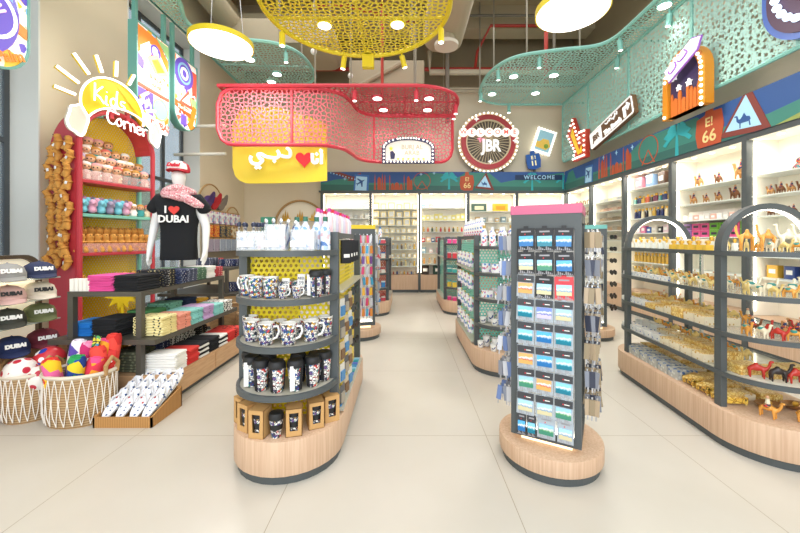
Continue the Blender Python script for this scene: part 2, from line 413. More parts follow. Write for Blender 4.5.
for i, (y0, y1) in enumerate(((2.0, 4.18), (5.5, 7.44))):
    jb = MB(); jb.bx(-4.66, -4.295, y1 - .02, y1 + .0, .12, 5.35); jb.bx(-4.66, -4.295, y0, y0 + .02, .12, 5.35); jb.bx(-4.66, -4.295, y0 + .02, y1 - .02, 5.33, 5.35); jb.bx(-4.66, -4.295, y0 + .02, y1 - .02, .12, .15)
    struct(jb, 'trim_%d' % (i + 1), jm)
    wn = bpy.data.objects.new('window_%d' % (i + 1), None); COL.objects.link(wn); wn.location = (-4.66, y0, 0); tag(wn, kind='structure')
    fr = MB(); W = y1 - y0
    for t in (.05, W * .36, W * .68, W - .05): fr.bx(-.03, .03, t - .028, t + .028, .15, 5.33)
    for z in (.18, 1.95 + .55, 4.1, 5.3): fr.bx(-.028, .028, .02, W - .02, z - .03, z + .03)
    f_ = fr.build('window_frame', mat('window_metal', '#4b5156', .4), wn)
    gl = MB().bx(-.008, .008, .03, W - .03, .16, 5.32).build('window_pane', mat('window_glass', '#cfe0ea', .05, alpha=.3), wn)
# outdoors seen through the windows
struct(MB().bx(-40, -4.9, -12, 30, -.15, -.1), 'ground', mat('pavement', '#b9b6ae', .9))
fac = thing('building', 'pale office facade with dark window bands beyond the shop windows', 'building', (-17, 12, -.1))
MB().bx(-2, 2, -9, 9, 0, 3.6).build('wall', mat('facade_paint', '#b9c4c8', .8), fac)
for k in range(6): MB().bx(1.98, 2.06, -8 + k * 2.8, -6.3 + k * 2.8, .8, 2.9).build('window', mat('facade_glass', '#7f98a8', .2), fac)
def tree(x, y, h):
    t = thing('tree', 'leafy green street tree outside the far window, %s trunk' % ('nearer' if y < 13 else 'farther'), 'tree', (x, y, -.1))
    MB().tube([(0, 0, 0), (.05, 0, h * .3), (0, .05, h * .6)], [.12, .09, .05], 8).build('trunk', mat('bark', '#6b5a48', .9), t, True)
    b = MB()
    for k in range(26):
        a = random.random() * 6.28; q = random.random() * h * .22
        b.ball((q * cos(a), q * sin(a), h * (.5 + .4 * random.random())), h * random.uniform(.08, .15), 7)
    b.build('foliage', mottled('leaf_green', '#8fae86', '#6b9068', 6, .9), t, True)
tree(-8.5, 11.6, 3.4); tree(-9.5, 14.5, 3.8)
# cloud-free ceiling void: slab, beams
CEIL = mat('ceiling_taupe', '#b5a486', .9)
struct(MB().bx(-4.9, 4.9, 0.2, 9.8, 6.9, 7.0), 'ceiling', CEIL)
bm_ = mat('beam_grey', '#b5a68a', .9)
b = MB()
for y in (4.6, 6.6, 8.4): b.bx(-4.3, 4.5, y, y + .45, 6.35, 6.9)
tag(b.build('ceiling_beams', bm_), kind='structure')

# ---------------------------------------------------------------- wall cabinets
CABW = mat('cabinet_white', '#f4efe2', .5)
def cabinet(x0, x1, zs, depth=.38, loc=(0, 9.08, 0), rz=0, label='', last=False, light=4.5):
    """one bay: local x along the wall, front at y=0, facing -y"""
    t = thing('wall_cabinet', label, 'cabinet', loc, rz)
    W = x1 - x0
    MB().bx(x0, x1, depth - .02, depth, .44, 2.56).build('back_panel', CABW, t)
    MB().bx(x0, x1, .0, depth - .02, 2.53, 2.56).build('top_panel', CABW, t)
    MB().bx(x0 + .0, x0 + .02, .02, depth - .02, .44, 2.53).build('side_panel', CABW, t)
    MB().bx(x1 - .02, x1, .02, depth - .02, .44, 2.53).build('side_panel', CABW, t)
    MB().bx(x0 - .035, x0 + .03, -.03, .05, .02, 2.56).build('post', DARK, t)
    if last: MB().bx(x1 - .03, x1 + .035, -.03, .05, .02, 2.56).build('post', DARK, t)
    MB().bx(x0 + .03, x1 - .03, -.01, depth, .07, .44).build('base_unit', WOODM, t)
    MB().bx(x0 + .03, x1 - .03, .0, depth, .0, .07).build('toe_kick', DARK, t)
    MB().bx(x0 + .03, x1 - .03, -.02, .02, 2.535, 2.56).build('head_rail', DARK, t)
    for z in zs:
        MB().bx(x0 + .025, x1 - .025, .03, depth - .025, z - .012, z).build('shelf', mat('frosted_shelf', '#e9efe9', .3), t)
    if light:
        for q in (x0 + .034, x1 - .044): MB().bx(q, q + .01, .055, .07, .5, 2.5).build('light_strip', mat('led_strip', '#fff2da', emit=9), t)
        for fx in (.25, .5, .75):
            MB().lathe([(.028, 0), (.028, .008)], (x0 + W * fx, .1, 2.524), 12).build('downlight', LED, t)
        M = Matrix.Translation(loc) @ Matrix.Rotation(rz, 4, 'Z')
        area('cabinet_light', M @ Vector(((x0 + x1) / 2, .10, 2.515)), W * .8, light, (1, .93, .8), (R(-14), 0, rz), sy=.12)
    return t
BX = [-2.12 + 1.245 * i for i in range(6)]          # posts of the back wall
BLAB = ['white-lit wall cabinet at the far end of the back wall, nearest the yellow sign', 'back wall cabinet filled with white and gold frames', 'back wall cabinet with yellow boxes, straight down the aisle', 'back wall cabinet behind the teal mesh display, with boxed clutches', 'back wall cabinet in the corner, under the word WELCOME']
BZ = [[2.14, 1.9, 1.66, 1.42, 1.18], [2.14, 1.93, 1.72, 1.53, 1.34, 1.1, .88, .66], [2.16, 1.84, 1.55, 1.28, 1.0, .72], [2.08, 1.8, 1.5, 1.2, .9, .66], [2.08, 1.8, 1.5, 1.2, .9]]
BCAB = [cabinet(BX[i] , BX[i + 1], BZ[i], label=BLAB[i], last=i == 4) for i in range(5)]
RY = [9.02 - 1.19 * i for i in range(7)]           # posts of the right wall (world Y), toward the camera
RLAB = ['right wall cabinet in the back corner, with coiled trinkets', 'right wall cabinet holding rows of tan pouches', 'right wall cabinet of dark perfume bottles', 'right wall cabinet with large camel figures over purple and green boxes', 'right wall cabinet closest to the camera, with painted trinkets', 'right wall cabinet partly cut by the picture edge']
RZ = [[2.16, 1.9, 1.62, 1.36, 1.1], [2.13, 1.93, 1.73, 1.53, 1.33, 1.1], [2.25, 1.98, 1.72, 1.46, 1.2, .95, .7], [2.1, 1.86, 1.62, 1.38, 1.15, .9], [2.1, 1.86, 1.62, 1.38, 1.15, .9], [2.1, 1.86, 1.62, 1.38]]
RCAB = [cabinet(0, 1.19, RZ[i], loc=(4.1, RY[i], 0), rz=-pi / 2, label=RLAB[i], last=i == 4) for i in range(5)]
# filler between cabinets and the walls
struct(MB().bx(-2.2, 4.5, 9.05, 9.5, 2.56, 2.6), 'trim_3', DARK)
struct(MB().bx(4.08, 4.5, 2.6, 9.05, 2.56, 2.6), 'trim_4', DARK)

# ---------------------------------------------------------------- mural fascia
BLU = mat('mural_blue', '#2f5590', .6); GRN = mat('mural_green', '#3c8074', .6); DGRN = mat('mural_dark_green', '#33655f', .6)
ORG = mat('mural_rust', '#b4502f', .6); CYN = mat('mural_cyan', '#2fa5ae', .6); LBL = mat('mural_sky', '#a9d6f0', .6); DRED = mat('mural_maroon', '#7c3a33', .6); OLV = mat('mural_olive', '#8f9b52', .6); SAND = mat('mural_sand', '#e8cf8e', .6)
def decal(par, name, polys, m, y=-.003):
    b = MB()
    for p in polys:
        for lim, sg in ((.48, 1), (0, -1)):
            q = []
            for i in range(len(p)):
                u, v = p[i], p[(i + 1) % len(p)]; iu, iv = sg * u[1] <= sg * lim, sg * v[1] <= sg * lim
                if iu: q.append(u)
                if iu != iv: k = (lim - u[1]) / (v[1] - u[1]); q.append((u[0] + k * (v[0] - u[0]), lim))
            p = q
            if len(p) < 3: break
        if len(p) > 2: b.prism(p, 0, y, 'y'); y -= .0003
    return b.build(name, m, par)
def palm(par, x, z, s):
    ps = [[(x - .03 * s, z - .26 * s), (x + .03 * s, z - .26 * s), (x + .015 * s, z + .08 * s), (x - .015 * s, z + .08 * s)]]
    for a in (-8, 22, 52, 80, 105, 132, 160, 190):
        c_, s_ = cos(R(a)), sin(R(a)); L = .25 * s; w_ = .055 * s
        tipx, tipz = x + c_ * L, z + .06 * s + s_ * L * .75 - .07 * s
        ps.append([(x, z + .05 * s), (x + c_ * L * .45, z + .1 * s + s_ * L * .6), (tipx, tipz), (tipx - c_ * .05 * s, tipz - .03 * s), (x + c_ * L * .55, z + .0 * s + s_ * L * .4)])
    return decal(par, 'palm_print', ps, CYN, -.006)
def skyline(par, x, z, s):
    T = lambda cx, w_, h, k=0: [(x + (cx - w_) * s, z), (x + (cx + w_) * s, z), (x + (cx + w_ * (1 - k)) * s, z + h * .8 * s), (x + cx * s, z + h * s), (x + (cx - w_ * (1 - k)) * s, z + h * .8 * s)]
    ps = [T(0, .03, .46, .7), T(.12, .05, .38), T(.21, .03, .48, .6), T(.28, .03, .44, .5), T(.42, .012, .44), T(.5, .05, .2, .3), T(.62, .07, .22, .2), T(.74, .05, .18, .3), T(.83, .012, .44), T(.95, .045, .4), T(1.03, .03, .3)]
    return decal(par, 'skyline_print', ps, ORG, -.005)
def wheel(par, x, z, r):
    b = MB(); b.band(circ(r, 32, x, z), circ(r * .93, 32, x, z), 0, -.006, 'y')
    for a in (-55, -125): b.prism([(x - .01, z), (x + .01, z), (x + r * 1.1 * cos(R(a)) + .015, z - r * .98), (x + r * 1.1 * cos(R(a)) - .015, z - r * .98)], 0, -.005, 'y')
    return b.build('wheel_print', ORG, par)
CAMP = [(-.5, 0), (-.44, .34), (-.5, .42), (-.42, .62), (-.2, .68), (-.05, .95), (.1, .72), (.22, .6), (.34, .62), (.44, .9), (.62, .92), (.66, .84), (.52, .8), (.48, .5), (.34, .36), (.28, .34), (.27, 0), (.21, 0), (.2, .32), (-.3, .3), (-.38, .3), (-.42, 0)]
def camelprint(par, x, z, s, m=BLU, y=-.012, flip=1):
    return decal(par, 'camel_print', [[(x + flip * u * s, z + v * s) for u, v in CAMP]], m, y)
def tri(cx, cz, s, a=0):
    return [(cx + s * cos(R(90 + a + 120 * k)), cz + s * sin(R(90 + a + 120 * k))) for k in range(3)]
def fascia(loc, rz, L, label):
    t = thing('mural_fascia', label, 'mural', loc, rz)
    MB().bx(0, L, 0, .38, 0, .48).build('board', BLU, t)
    return t
FZ = 2.60
# back
fb = fascia((-2.15, 9.07, FZ), 0, 6.22, 'blue and green painted fascia above the back wall cabinets')
X = lambda px: (px - 405) / 39.1 + 2.15      # only used to lay out the painting along the board
decal(fb, 'hill_print', [[(0, 0), (6.2, 0), (6.2, .2), (0, .2)], [(.05, .2), (1.2, .2), (.9, .34), (.35, .28)], [(2.2, .2), (3.5, .2), (3.3, .42), (2.8, .46), (2.4, .35)], [(3.3, .2), (4.6, .2), (4.3, .45), (3.7, .47)], [(4.6, .2), (6.2, .2), (6.2, .46), (5.4, .36)]], GRN, -.002)
decal(fb, 'ground_print', [[(0, 0), (6.2, 0), (6.2, .09), (0, .16)]], DGRN, -.003)
skyline(fb, X(375), .02, .9); wheel(fb, X(422), .25, .22)
palm(fb, X(449), .28, .95); palm(fb, X(532), .25, .95); palm(fb, X(563), .25, .8)
def tag66(par, x, z, s, txt='E!'):
    g_ = [(x - .17 * s, z - .2 * s), (x - .05 * s, z - .24 * s), (x + .15 * s, z - .22 * s), (x + .19 * s, z), (x + .16 * s, z + .18 * s), (x + .05 * s, z + .19 * s), (x + .04 * s, z + .27 * s), (x - .04 * s, z + .27 * s), (x - .06 * s, z + .17 * s), (x - .18 * s, z + .14 * s), (x - .2 * s, z - .05 * s)]
    decal(par, 'road_tag_print', [g_], ORG, -.009)
    text('tag_lettering', txt, .15 * s, SAND, par, (x, -.012, z + .07 * s), depth=.002, bold=.002); text('tag_lettering', '66', .2 * s, SAND, par, (x, -.012, z - .1 * s), depth=.002, bold=.003)
tag66(fb, X(467), .22, .95)
def camelsign(par, x, z, s):
    decal(par, 'triangle_border_print', [tri(x, z - .02, .36 * s, -6)], DRED, -.008); decal(par, 'triangle_print', [tri(x - .02, z - .01, .25 * s, -6)], LBL, -.011)
    camelprint(par, x - .02, z - .12 * s, .17 * s, BLU, -.014, -1)
camelsign(fb, X(485), .2, .8)
def planesign(par, x, z, s):
    decal(par, 'plane_sign_print', [[(x - .19 * s, z - .2 * s), (x + .19 * s, z - .22 * s), (x + .21 * s, z + .2 * s), (x - .16 * s, z + .22 * s)]], mat('mural_mid_blue', '#2d6bb3'), -.006)
    decal(par, 'plane_sign_print', [[(x - .15 * s, z - .19 * s), (x + .14 * s, z - .2 * s), (x + .16 * s, z + .15 * s), (x - .12 * s, z + .17 * s)]], LBL, -.009)
    q = [(0, .12), (.02, .04), (.12, -.02), (.12, -.05), (.02, -.02), (.015, -.1), (.05, -.13), (0, -.12), (-.05, -.13), (-.015, -.1), (-.02, -.02), (-.12, -.05), (-.12, -.02), (-.02, .04)]
    a = R(-60); decal(par, 'plane_print', [[(x + s * (u * cos(a) - v * sin(a)), z + .02 + s * (u * sin(a) + v * cos(a))) for u, v in q]], BLU, -.012)
planesign(fb, X(361), .2, 1)
decal(fb, 'arrow_print', [[(X(332), .46), (X(340), .47), (X(357), .32), (X(350), .28)], [(X(357), .42), (X(361), .46), (X(360), .24), (X(347), .25)]], DRED, -.004)
bb = MB()
for k in range(9): bb.ball((X(331 + 3 * k), -.012, .45 - .02 * k), .018, 6)
bb.build('bulb_dot_print', LBL, fb)
decal(fb, 'banner_print', [[(X(515), .27), (X(562), .27), (X(562), .4), (X(515), .4)]], mat('mural_navy', '#1c3358'), -.012)
text('welcome_lettering', 'WELCOME', .14, LBL, fb, (X(539), -.014, .335), depth=.002, bold=.002, spacing=1.25)
decal(fb, 'star_print', [star(X(421), .42, .05, 4, .3), star(X(434), .45, .05, 4, .3), star(X(345), .3, .05, 4, .3)], LBL, -.006)
# right
fr_ = fascia((4.07, 9.05, FZ), -pi / 2, 7.2, 'blue and green painted fascia along the right wall above the cabinets')
Y_ = lambda px: 9.05 - 1455 / (px - 405)
decal(fr_, 'hill_print', [[(0, 0), (7.2, 0), (7.2, .05), (4.2, .2), (0, .2)], [(.1, .2), (.6, .2), (.45, .44), (.2, .4)], [(2.5, .18), (4.4, .18), (4.1, .45), (3.0, .47), (2.7, .35)], [(4.8, .12), (5.9, .1), (6.6, .46), (5.6, .22)]], GRN, -.002)
decal(fr_, 'ground_print', [[(0, 0), (5.0, 0), (4.4, .13), (0, .16)]], DGRN, -.003)
decal(fr_, 'dune_print', [[(5.15, 0), (7.2, .0), (7.2, .35), (6.1, .22)]], OLV, -.004)
skyline(fr_, Y_(598) + .1, .02, 1.0); wheel(fr_, Y_(650), .25, .24)
palm(fr_, Y_(679), .26, 1.15); tag66(fr_, Y_(712) , .235, 1.12); camelsign(fr_, Y_(750) - .02, .22, 1.05)
planesign(fr_, Y_(590), .2, .9)
decal(fr_, 'star_print', [star(Y_(618), .42, .05, 4, .3), star(Y_(634), .4, .05, 4, .3), star(Y_(605), .43, .05, 4, .3)], LBL, -.006)
# ================================================================ DISPLAY FURNITURE
GZ = [1.28, 1.011, .754, .491]                      # shelf heights of every rounded gondola
SHT = mat('shelf_laminate', '#b9b5a6', .35)
def gondola(loc, rz, L, color, label, name='gondola'):
    """rounded island: local origin = centre of the near half circle, +y away from it"""
    t = thing(name, label, 'display stand', loc, rz)
    pm = perf_hex('perforated_%s' % color[1:], color, 'xz', .034, .31); pm2 = perf_hex('perforated_side_%s' % color[1:], color, 'yz', .034, .31)
    MB().prism(capsule(.33, L), .05, .243).build('base', WOODM, t, True, .006, 2, 30)
    MB().prism(capsule(.31, L), 0, .05).build('toe_kick', DARK, t)
    half = lambda r: [(r * cos(pi + pi * i / 20), -.03 + r * sin(pi + pi * i / 20)) for i in range(21)]
    for z in GZ:
        s = MB().band(half(.305), half(.285), z - .032, z, closed=False).build('shelf', DARK, t, True, angle=30)
        MB().prism(half(.286), z - .014, z - .004).build('shelf_top', SHT, s)
    for x in (-.28, .28):
        for y in (-.03, L): MB().bx(x - .025, x + .025, y - .028, y + .028, .243, 1.39).build('post', DARK, t)
    MB().bx(-.255, .255, -.01, -.006, .243, 1.33).build('back_panel', pm, t)
    MB().bx(-.255, .255, -.012, .012, 1.33, 1.39).build('top_rail', DARK, t)
    for x in (-.25, .25): MB().bx(x - .002, x + .002, .0, L - .028, .243, 1.34).build('side_panel', pm2, t)
    MB().bx(-.26, .26, .0, L + .02, 1.345, 1.39).build('top_board', DARK, t)
    for z in (.27, 1.02):
        for x in (-1, 1): MB().bx(min(x * .25, x * .33), max(x * .25, x * .33), .0, L - .03, z - .014, z).build('side_shelf', SHT, t)
    return t
GA = gondola((-.72, 2.25, 0), 0, 1.02, '#ffe81a', 'rounded island with yellow punched panels full of illustrated mugs and tumblers')
GT = gondola((1.03, 3.75, 0), 0, 1.15, '#8ae0d0', 'rounded island with teal punched panels holding white patterned mugs')
GRd = gondola((-.60, 6.5, 0), 0, 1.1, '#d5504d', 'rounded island with red punched panels beyond the yellow header stand')
GP = gondola((1.02, 6.6, 0), 0, 1.2, '#70c8ba', 'small teal island with pink goods, near the back wall')

def panel_stand(loc, rz, hcol, label):
    t = thing('panel_stand', label, 'display stand', loc, rz)
    MB().prism(circ(.30, 48), .05, .145).build('base', WOODM, t, True, .006, 2, 30)
    MB().prism(circ(.28, 48), 0, .05).build('toe_kick', DARK, t)
    MB().bx(-.14, .14, -.14, .14, .145, .185).build('foot', mat('lit_foot', '#ffe9c0', emit=1.2), t)
    MB().bx(-.162, .162, -.162, .162, .19, 1.49).build('core', mat('lit_panel', '#fdfbf4', .5, emit=.1), t)
    for y, k in ((-.19, -1), (.19, 1)):
        b = MB(); o = [(-.19, .185), (.19, .185), (.19, 1.49), (-.19, 1.49)]; i_ = [(-.155, .235), (.155, .235), (.155, 1.40), (-.155, 1.40)]
        b.band(o, i_, min(y, y - k * .028), max(y, y - k * .028), 'y'); b.build('frame', DARK, t)
    for x, k in ((-.19, -1), (.19, 1)):
        b = MB(); o = [(-.162, .185), (.162, .185), (.162, 1.49), (-.162, 1.49)]; i_ = [(-.15, .22), (.15, .22), (.15, 1.44), (-.15, 1.44)]
        b.band(o, i_, min(x, x - k * .028), max(x, x - k * .028), 'x'); b.build('frame', DARK, t)
    MB().bx(-.193, .193, -.193, .193, 1.49, 1.543).build('header', mat('header_' + hcol[1:], hcol, .5), t)
    for z in (1.44, .24): MB().bx(-.15, .15, -.178, -.166, z - .02, z).build('light_strip', LED, t)
    return t
SC_RZ = R(-29.3)
PSC = panel_stand((.896, 2.205, 0), SC_RZ, '#c46486', 'square magnet stand with a pink header on a round oak base')
PSE = panel_stand((2.59, 4.96, 0), R(-26), '#6fb6b0', 'keyring and sunglasses stand with a teal header on a round base')
PSF = panel_stand((-.636, 4.96, 0), R(14), '#e3c51c', 'keyring stand with a yellow header behind the yellow island')

# open shelving island on the right
def open_island():
    rz = -atan2(.09, 1.13); L = 1.13
    t = thing('open_shelving_island', 'rounded open shelving island with arched frames, loaded with gold camels and caskets', 'display stand', (2.38, 2.34, 0), rz)
    MB().prism(capsule(.335, L, 20), .05, .243).build('base', WOODM, t, True, .006, 2, 30)
    MB().prism(capsule(.315, L, 20), 0, .05).build('toe_kick', DARK, t)
    for z in GZ:
        zz = z - .012
        s = MB().band(capsule(.305, L, 20), capsule(.29, L, 20), zz - .03, zz).build('shelf', DARK, t, True, angle=30)
        MB().prism(capsule(.291, L, 20), zz - .012, zz - .004).build('shelf_glass', mat('shelf_glass', '#e9efe6', .08, alpha=.45), s)
    for y in (0, L):
        p = [(-.28, y, .243), (-.28, y, 1.28)] + [(-.28 * cos(pi * i / 20), y, 1.28 + .28 * sin(pi * i / 20)) for i in range(1, 20)] + [(.28, y, 1.28), (.28, y, .243)]
        b = MB(); q = len(p)
        for a, c_ in zip(p[:-1], p[1:]): pass
        o = [(-.3, .243)] + [(-.3 * cos(pi * i / 24), 1.28 + .3 * sin(pi * i / 24)) for i in range(25)] + [(.3, .243)]
        n = [(-.262, .243)] + [(-.262 * cos(pi * i / 24), 1.28 + .262 * sin(pi * i / 24)) for i in range(25)] + [(.262, .243)]
        b.band(o, n, y - .028, y + .028, 'y', closed=False); f = b.build('arch_frame', DARK, t, True, angle=30)
        o = [(-.261 * cos(pi * i / 24), 1.28 + .261 * sin(pi * i / 24)) for i in range(1, 24)]; n = [(-.256 * cos(pi * i / 24), 1.28 + .256 * sin(pi * i / 24)) for i in range(1, 24)]
        MB().band(o, n, y - .016, y + .016, 'y', closed=False).build('light_strip', LED, f)
    for y in (L * .5,):
        MB().bx(-.01, .01, y - .01, y + .01, .243, 1.27).build('inner_post', CHROME, t)
    return t
GR = open_island()

# ================================================================ CANOPIES AND CEILING
def rounded(pts, n=6): return [(p.x, p.y) for p in smooth_path(pts, n)]
def canopy(name, label, outline, z, m, rim_m, lights=(), spots=(), rods=(), ribs=(), light_power=22):
    cx = sum(p[0] for p in outline) / len(outline); cy = sum(p[1] for p in outline) / len(outline)
    t = thing(name, label, 'canopy', (cx, cy, z)); L_ = [(x - cx, y - cy) for x, y in outline]
    MB().prism(L_, .0, .006).build('mesh_panel', m, t)
    MB().tube([(x, y, .0) for x, y in L_], .032, 6, closed=True).build('rim', rim_m, t, True)
    for a, b in ribs: MB().tube([(a[0] - cx, a[1] - cy, .02), (b[0] - cx, b[1] - cy, .02)], .018, 6).build('rib', rim_m, t, True)
    for x, y in lights:
        f = MB().lathe([(.1, 0), (.1, .05), (.03, .06)], (x - cx, y - cy, -.012), 20).build('downlight', rim_m, t, True, angle=30)
        MB().lathe([(.085, 0), (.085, .004)], (x - cx, y - cy, -.018), 20).build('lens', LAMPW, f)
        d = bpy.data.lights.new('downlight_glow', 'SPOT'); d.energy = light_power; d.spot_size = R(110); d.spot_blend = .8; d.color = (1, .95, .86); d.shadow_soft_size = .08
        o = bpy.data.objects.new('downlight_glow', d); COL.objects.link(o); o.location = (x, y, z - .04)
    for x, y in rods: MB().tube([(x - cx, y - cy, .0), (x - cx, y - cy, 6.9 - z)], .016, 6).build('hanging_rod', mat('rod_grey', '#8d8778', .5), t, True)
    for x, y, dx, dy in spots: spot_can(t, (x - cx, y - cy, -.02), (dx, dy), rim_m)
    return t
def spot_can(par, at, d, m, L=.17, r=.04):
    a = Vector(at); v = Vector((d[0], d[1], -1)).normalized()
    MB().tube([a + Vector((0, 0, .04)), a - Vector((0, 0, .05))], .014, 6).build('spot_bracket', m, par, True)
    s = MB().tube([a - Vector((0, 0, .04)), a - Vector((0, 0, .04)) + v * L], r, 14).build('spotlight', m, par, True, angle=40)
    MB().tube([a - Vector((0, 0, .04)) + v * (L + .001), a - Vector((0, 0, .04)) + v * (L + .008)], r * .8, 14).build('lens', LAMPW, s, True, angle=40)
TMAT = perf_lace('teal_lace_sheet', '#b2ddd3', 'xy', 15, .15, mode=1); TV = perf_lace('teal_punched_sheet', '#b2ddd3', 'yz', 12, .085, round_=True)
YMAT = perf_lace('yellow_lace_sheet', '#ecd840', 'xy', 15, .17, mode=1); RMAT = perf_lace('red_lace_sheet', '#d85564', 'xy', 13, .16, mode=1); RV = perf_lace('red_lace_curtain', '#dc6672', 'uv', 13, .15, mode=1)
YRIM = mat('yellow_rim', '#e2cc1f', .45); TRIM = mat('teal_rim', '#8ccabf', .45); RRIM = mat('red_rim', '#d23c4c', .45)
# yellow disc
cir = circ(1.15, 56, -.6, 4.37)
canopy('yellow_canopy', 'round yellow laser-cut canopy hanging at the top centre', cir, 4.2, YMAT, YRIM,
       lights=[(-1.07, 4.72), (-.1, 4.7)], ribs=[((-.6, 3.22), (-.6, 5.52)), ((-1.72, 4.6), (.52, 4.6))],
       spots=[(-1.66, 4.8, .0, 0), (-.93, 5.44, -.15, .1), (-.05, 5.4, .3, .2), (.48, 4.72, .0, 0)], rods=[(-1.1, 5.2), (.1, 5.2)])
b = thing('yellow_clip', 'small yellow block clipped under the yellow canopy edge', 'bracket', (-.57, 5.5, 4.2))
MB().bx(-.09, .09, -.05, .05, -.2, .02).build('block', YRIM, b, bevel=.01)
MB().bx(-.05, .05, -.08, .08, .0, .05).build('clamp', YRIM, b)
# teal right
tr = rounded([(4.0, 9.0), (2.6, 9.0), (2.1, 8.88), (1.8, 8.5), (1.7, 7.8), (1.78, 7.15), (2.1, 6.66), (2.8, 6.42), (3.35, 6.3), (3.56, 6.05), (3.6, 5.5), (3.6, 4.5), (3.6, 1.5)], 5) + [(4.0, 1.5)]
canopy('teal_canopy', 'teal laser-cut canopy above the right wall, lobed over the back corner', tr, 4.78, TMAT, TRIM,
       lights=[(2.28, 7.45), (3.1, 7.4), (2.05, 8.35), (3.05, 8.3), (3.8, 5.2), (3.8, 3.6)], ribs=[((2.9, 9.0), (3.05, 6.38)), ((1.72, 7.9), (4.0, 7.9)), ((3.58, 5.8), (4.0, 5.8)), ((3.6, 4.4), (4.0, 4.4))],
       spots=[(1.76, 8.2, -.1, .1), (1.86, 7.1, .1, .2), (2.5, 6.6, .0, .1), (2.62, 8.95, 0, 0), (3.62, 6.0, .2, .1), (3.95, 6.6, 0, .2), (3.95, 5.3, 0, .2)], rods=[(1.9, 7.6), (2.3, 6.7), (3.2, 6.5), (1.75, 8.3)])
vp = thing('teal_screen', 'upright teal punched metal screen hanging along the right wall above the fascia', 'screen', (4.0, 9.0, 3.3), 0)
sy = rrect(7.4, 1.46, .12, 4, -3.7, .73)
MB().prism(sy, -.003, .003, 'x').build('mesh_panel', TV, vp)
MB().tube([(0, y, z) for y, z in sy], .025, 6, closed=True).build('rim', TRIM, vp, True)
for y in (-1.25, -2.65, -4.05, -5.4): MB().bx(-.015, .015, y - .02, y + .02, 0, 1.46).build('stiffener', TRIM, vp)
for y in (-.3, -3, -6): MB().tube([(0.0, y, 1.4), (.492, y, 1.4)], .02, 6).build('wall_bracket', TRIM, vp, True)
# teal left
tl = rounded([(-3.63, 8.02), (-2.9, 8.05), (-2.35, 7.95), (-1.95, 7.6), (-1.86, 7.1), (-1.95, 6.55), (-2.25, 6.22), (-2.75, 6.1), (-3.2, 6.05), (-3.42, 5.8), (-3.42, 5.5), (-3.25, 5.1), (-3.2, 4.6), (-3.2, 2.0)], 5) + [(-3.68, 2.0)]
canopy('teal_canopy', 'teal laser-cut canopy on the window side, lobed behind the lit disc lamp', tl, 4.78, TMAT, TRIM,
       lights=[(-2.95, 6.75), (-2.65, 7.35), (-2.9, 7.7)], ribs=[((-3.63, 7.0), (-1.88, 7.1)), ((-2.75, 6.1), (-2.75, 8.02)), ((-3.65, 4.6), (-3.2, 4.6))],
       spots=[(-2.15, 6.4, 0, .1)], rods=[(-2.3, 6.5), (-3.3, 5.0), (-2.05, 7.05)])
# red canopy with curved curtain
rc = [(-3.3, 6.25), (.2, 6.25)] + rounded([(.2, 6.25), (.6, 6.35), (.92, 6.62), (1.05, 7.05), (1.05, 7.7)], 5)[1:] + [(1.05, 7.72), (-.7, 7.74)] + rounded([(-.7, 7.74), (-.95, 7.55), (-1.05, 7.1), (-1.15, 6.7), (-1.4, 6.5), (-3.3, 6.5)], 5)[1:]
canopy('red_canopy', 'flat red laser-cut canopy roof over the red curved curtain', rc, 4.06, RMAT, RRIM,
       lights=[(-.53, 6.8), (.46, 6.8), (-.45, 7.4), (.47, 7.4)], ribs=[((-.9, 7.05), (1.02, 7.05)), ((0, 6.28), (0, 7.72))],
       spots=[(-.9, 6.35, 0, 0), (.2, 6.33, 0, 0), (1.0, 7.0, 0, 0), (1.0, 7.3, 0, 0)], rods=[(-1.05, 6.9), (.2, 6.6)])
path = [(-3.32, 6.3), (-2.4, 6.3), (-1.7, 6.31), (-1.4, 6.36), (-1.15, 6.6), (-1.05, 6.95), (-.98, 7.35), (-.8, 7.6), (-.5, 7.7), (0, 7.72), (.5, 7.72), (1.03, 7.72)]
sp = smooth_path(path, 8); acc = [0]
for a, c_ in zip(sp[:-1], sp[1:]): acc.append(acc[-1] + (c_ - a).length)
TOT = acc[-1]; rr = .28
def zspan(d):
    k = min(d, TOT - d)
    if k >= rr: return 0, 1
    q = rr - sqrt(max(0, rr * rr - (rr - k) ** 2)); return q, 1.0 - (q if d < rr else 0)
rt = thing('red_curtain', 'curved red laser-cut curtain panel sweeping from the yellow sign to the marquee sign', 'screen', (0, 0, 3.03))
me = bpy.data.meshes.new('mesh_panel'); vs = []; fs = []; uv = []; NZ = 6
dens = []
for i, p in enumerate(sp): dens.append((p, acc[i]))
for d_ in (.02, .06, .12, .2): pass
for p, d in dens:
    z0, z1 = zspan(d)
    for k in range(NZ + 1): z = (z0 + (z1 - z0) * k / NZ) * 1.0; vs.append((p.x, p.y, z)); uv.append((d, z))
for i in range(len(dens) - 1):
    for k in range(NZ): a = i * (NZ + 1) + k; fs.append((a, a + NZ + 1, a + NZ + 2, a + 1))
me.from_pydata(vs, [], fs); ul = me.uv_layers.new(name='UVMap')
for l in me.loops: ul.data[l.index].uv = uv[l.vertex_index]
mesh_obj('mesh_panel', me, RV, rt)
edge = [(p.x, p.y, zspan(d)[0]) for p, d in dens] + [(p.x, p.y, zspan(d)[1]) for p, d in dens[::-1]]
MB().tube(edge, .035, 6, closed=True).build('rim', RRIM, rt, True)
for i in (12, 60): MB().bx(sp[i].x - .02, sp[i].x + .02, sp[i].y - .02, sp[i].y + .02, 0, 1.0).build('stiffener', RRIM, rt)
for x, y in ((-1.6, 6.32), (.2, 7.72)): MB().tube([(x, y, 1.0), (x, y, 3.87)], .016, 6).build('hanging_rod', mat('rod_grey', '#8d8778', .5), rt, True)
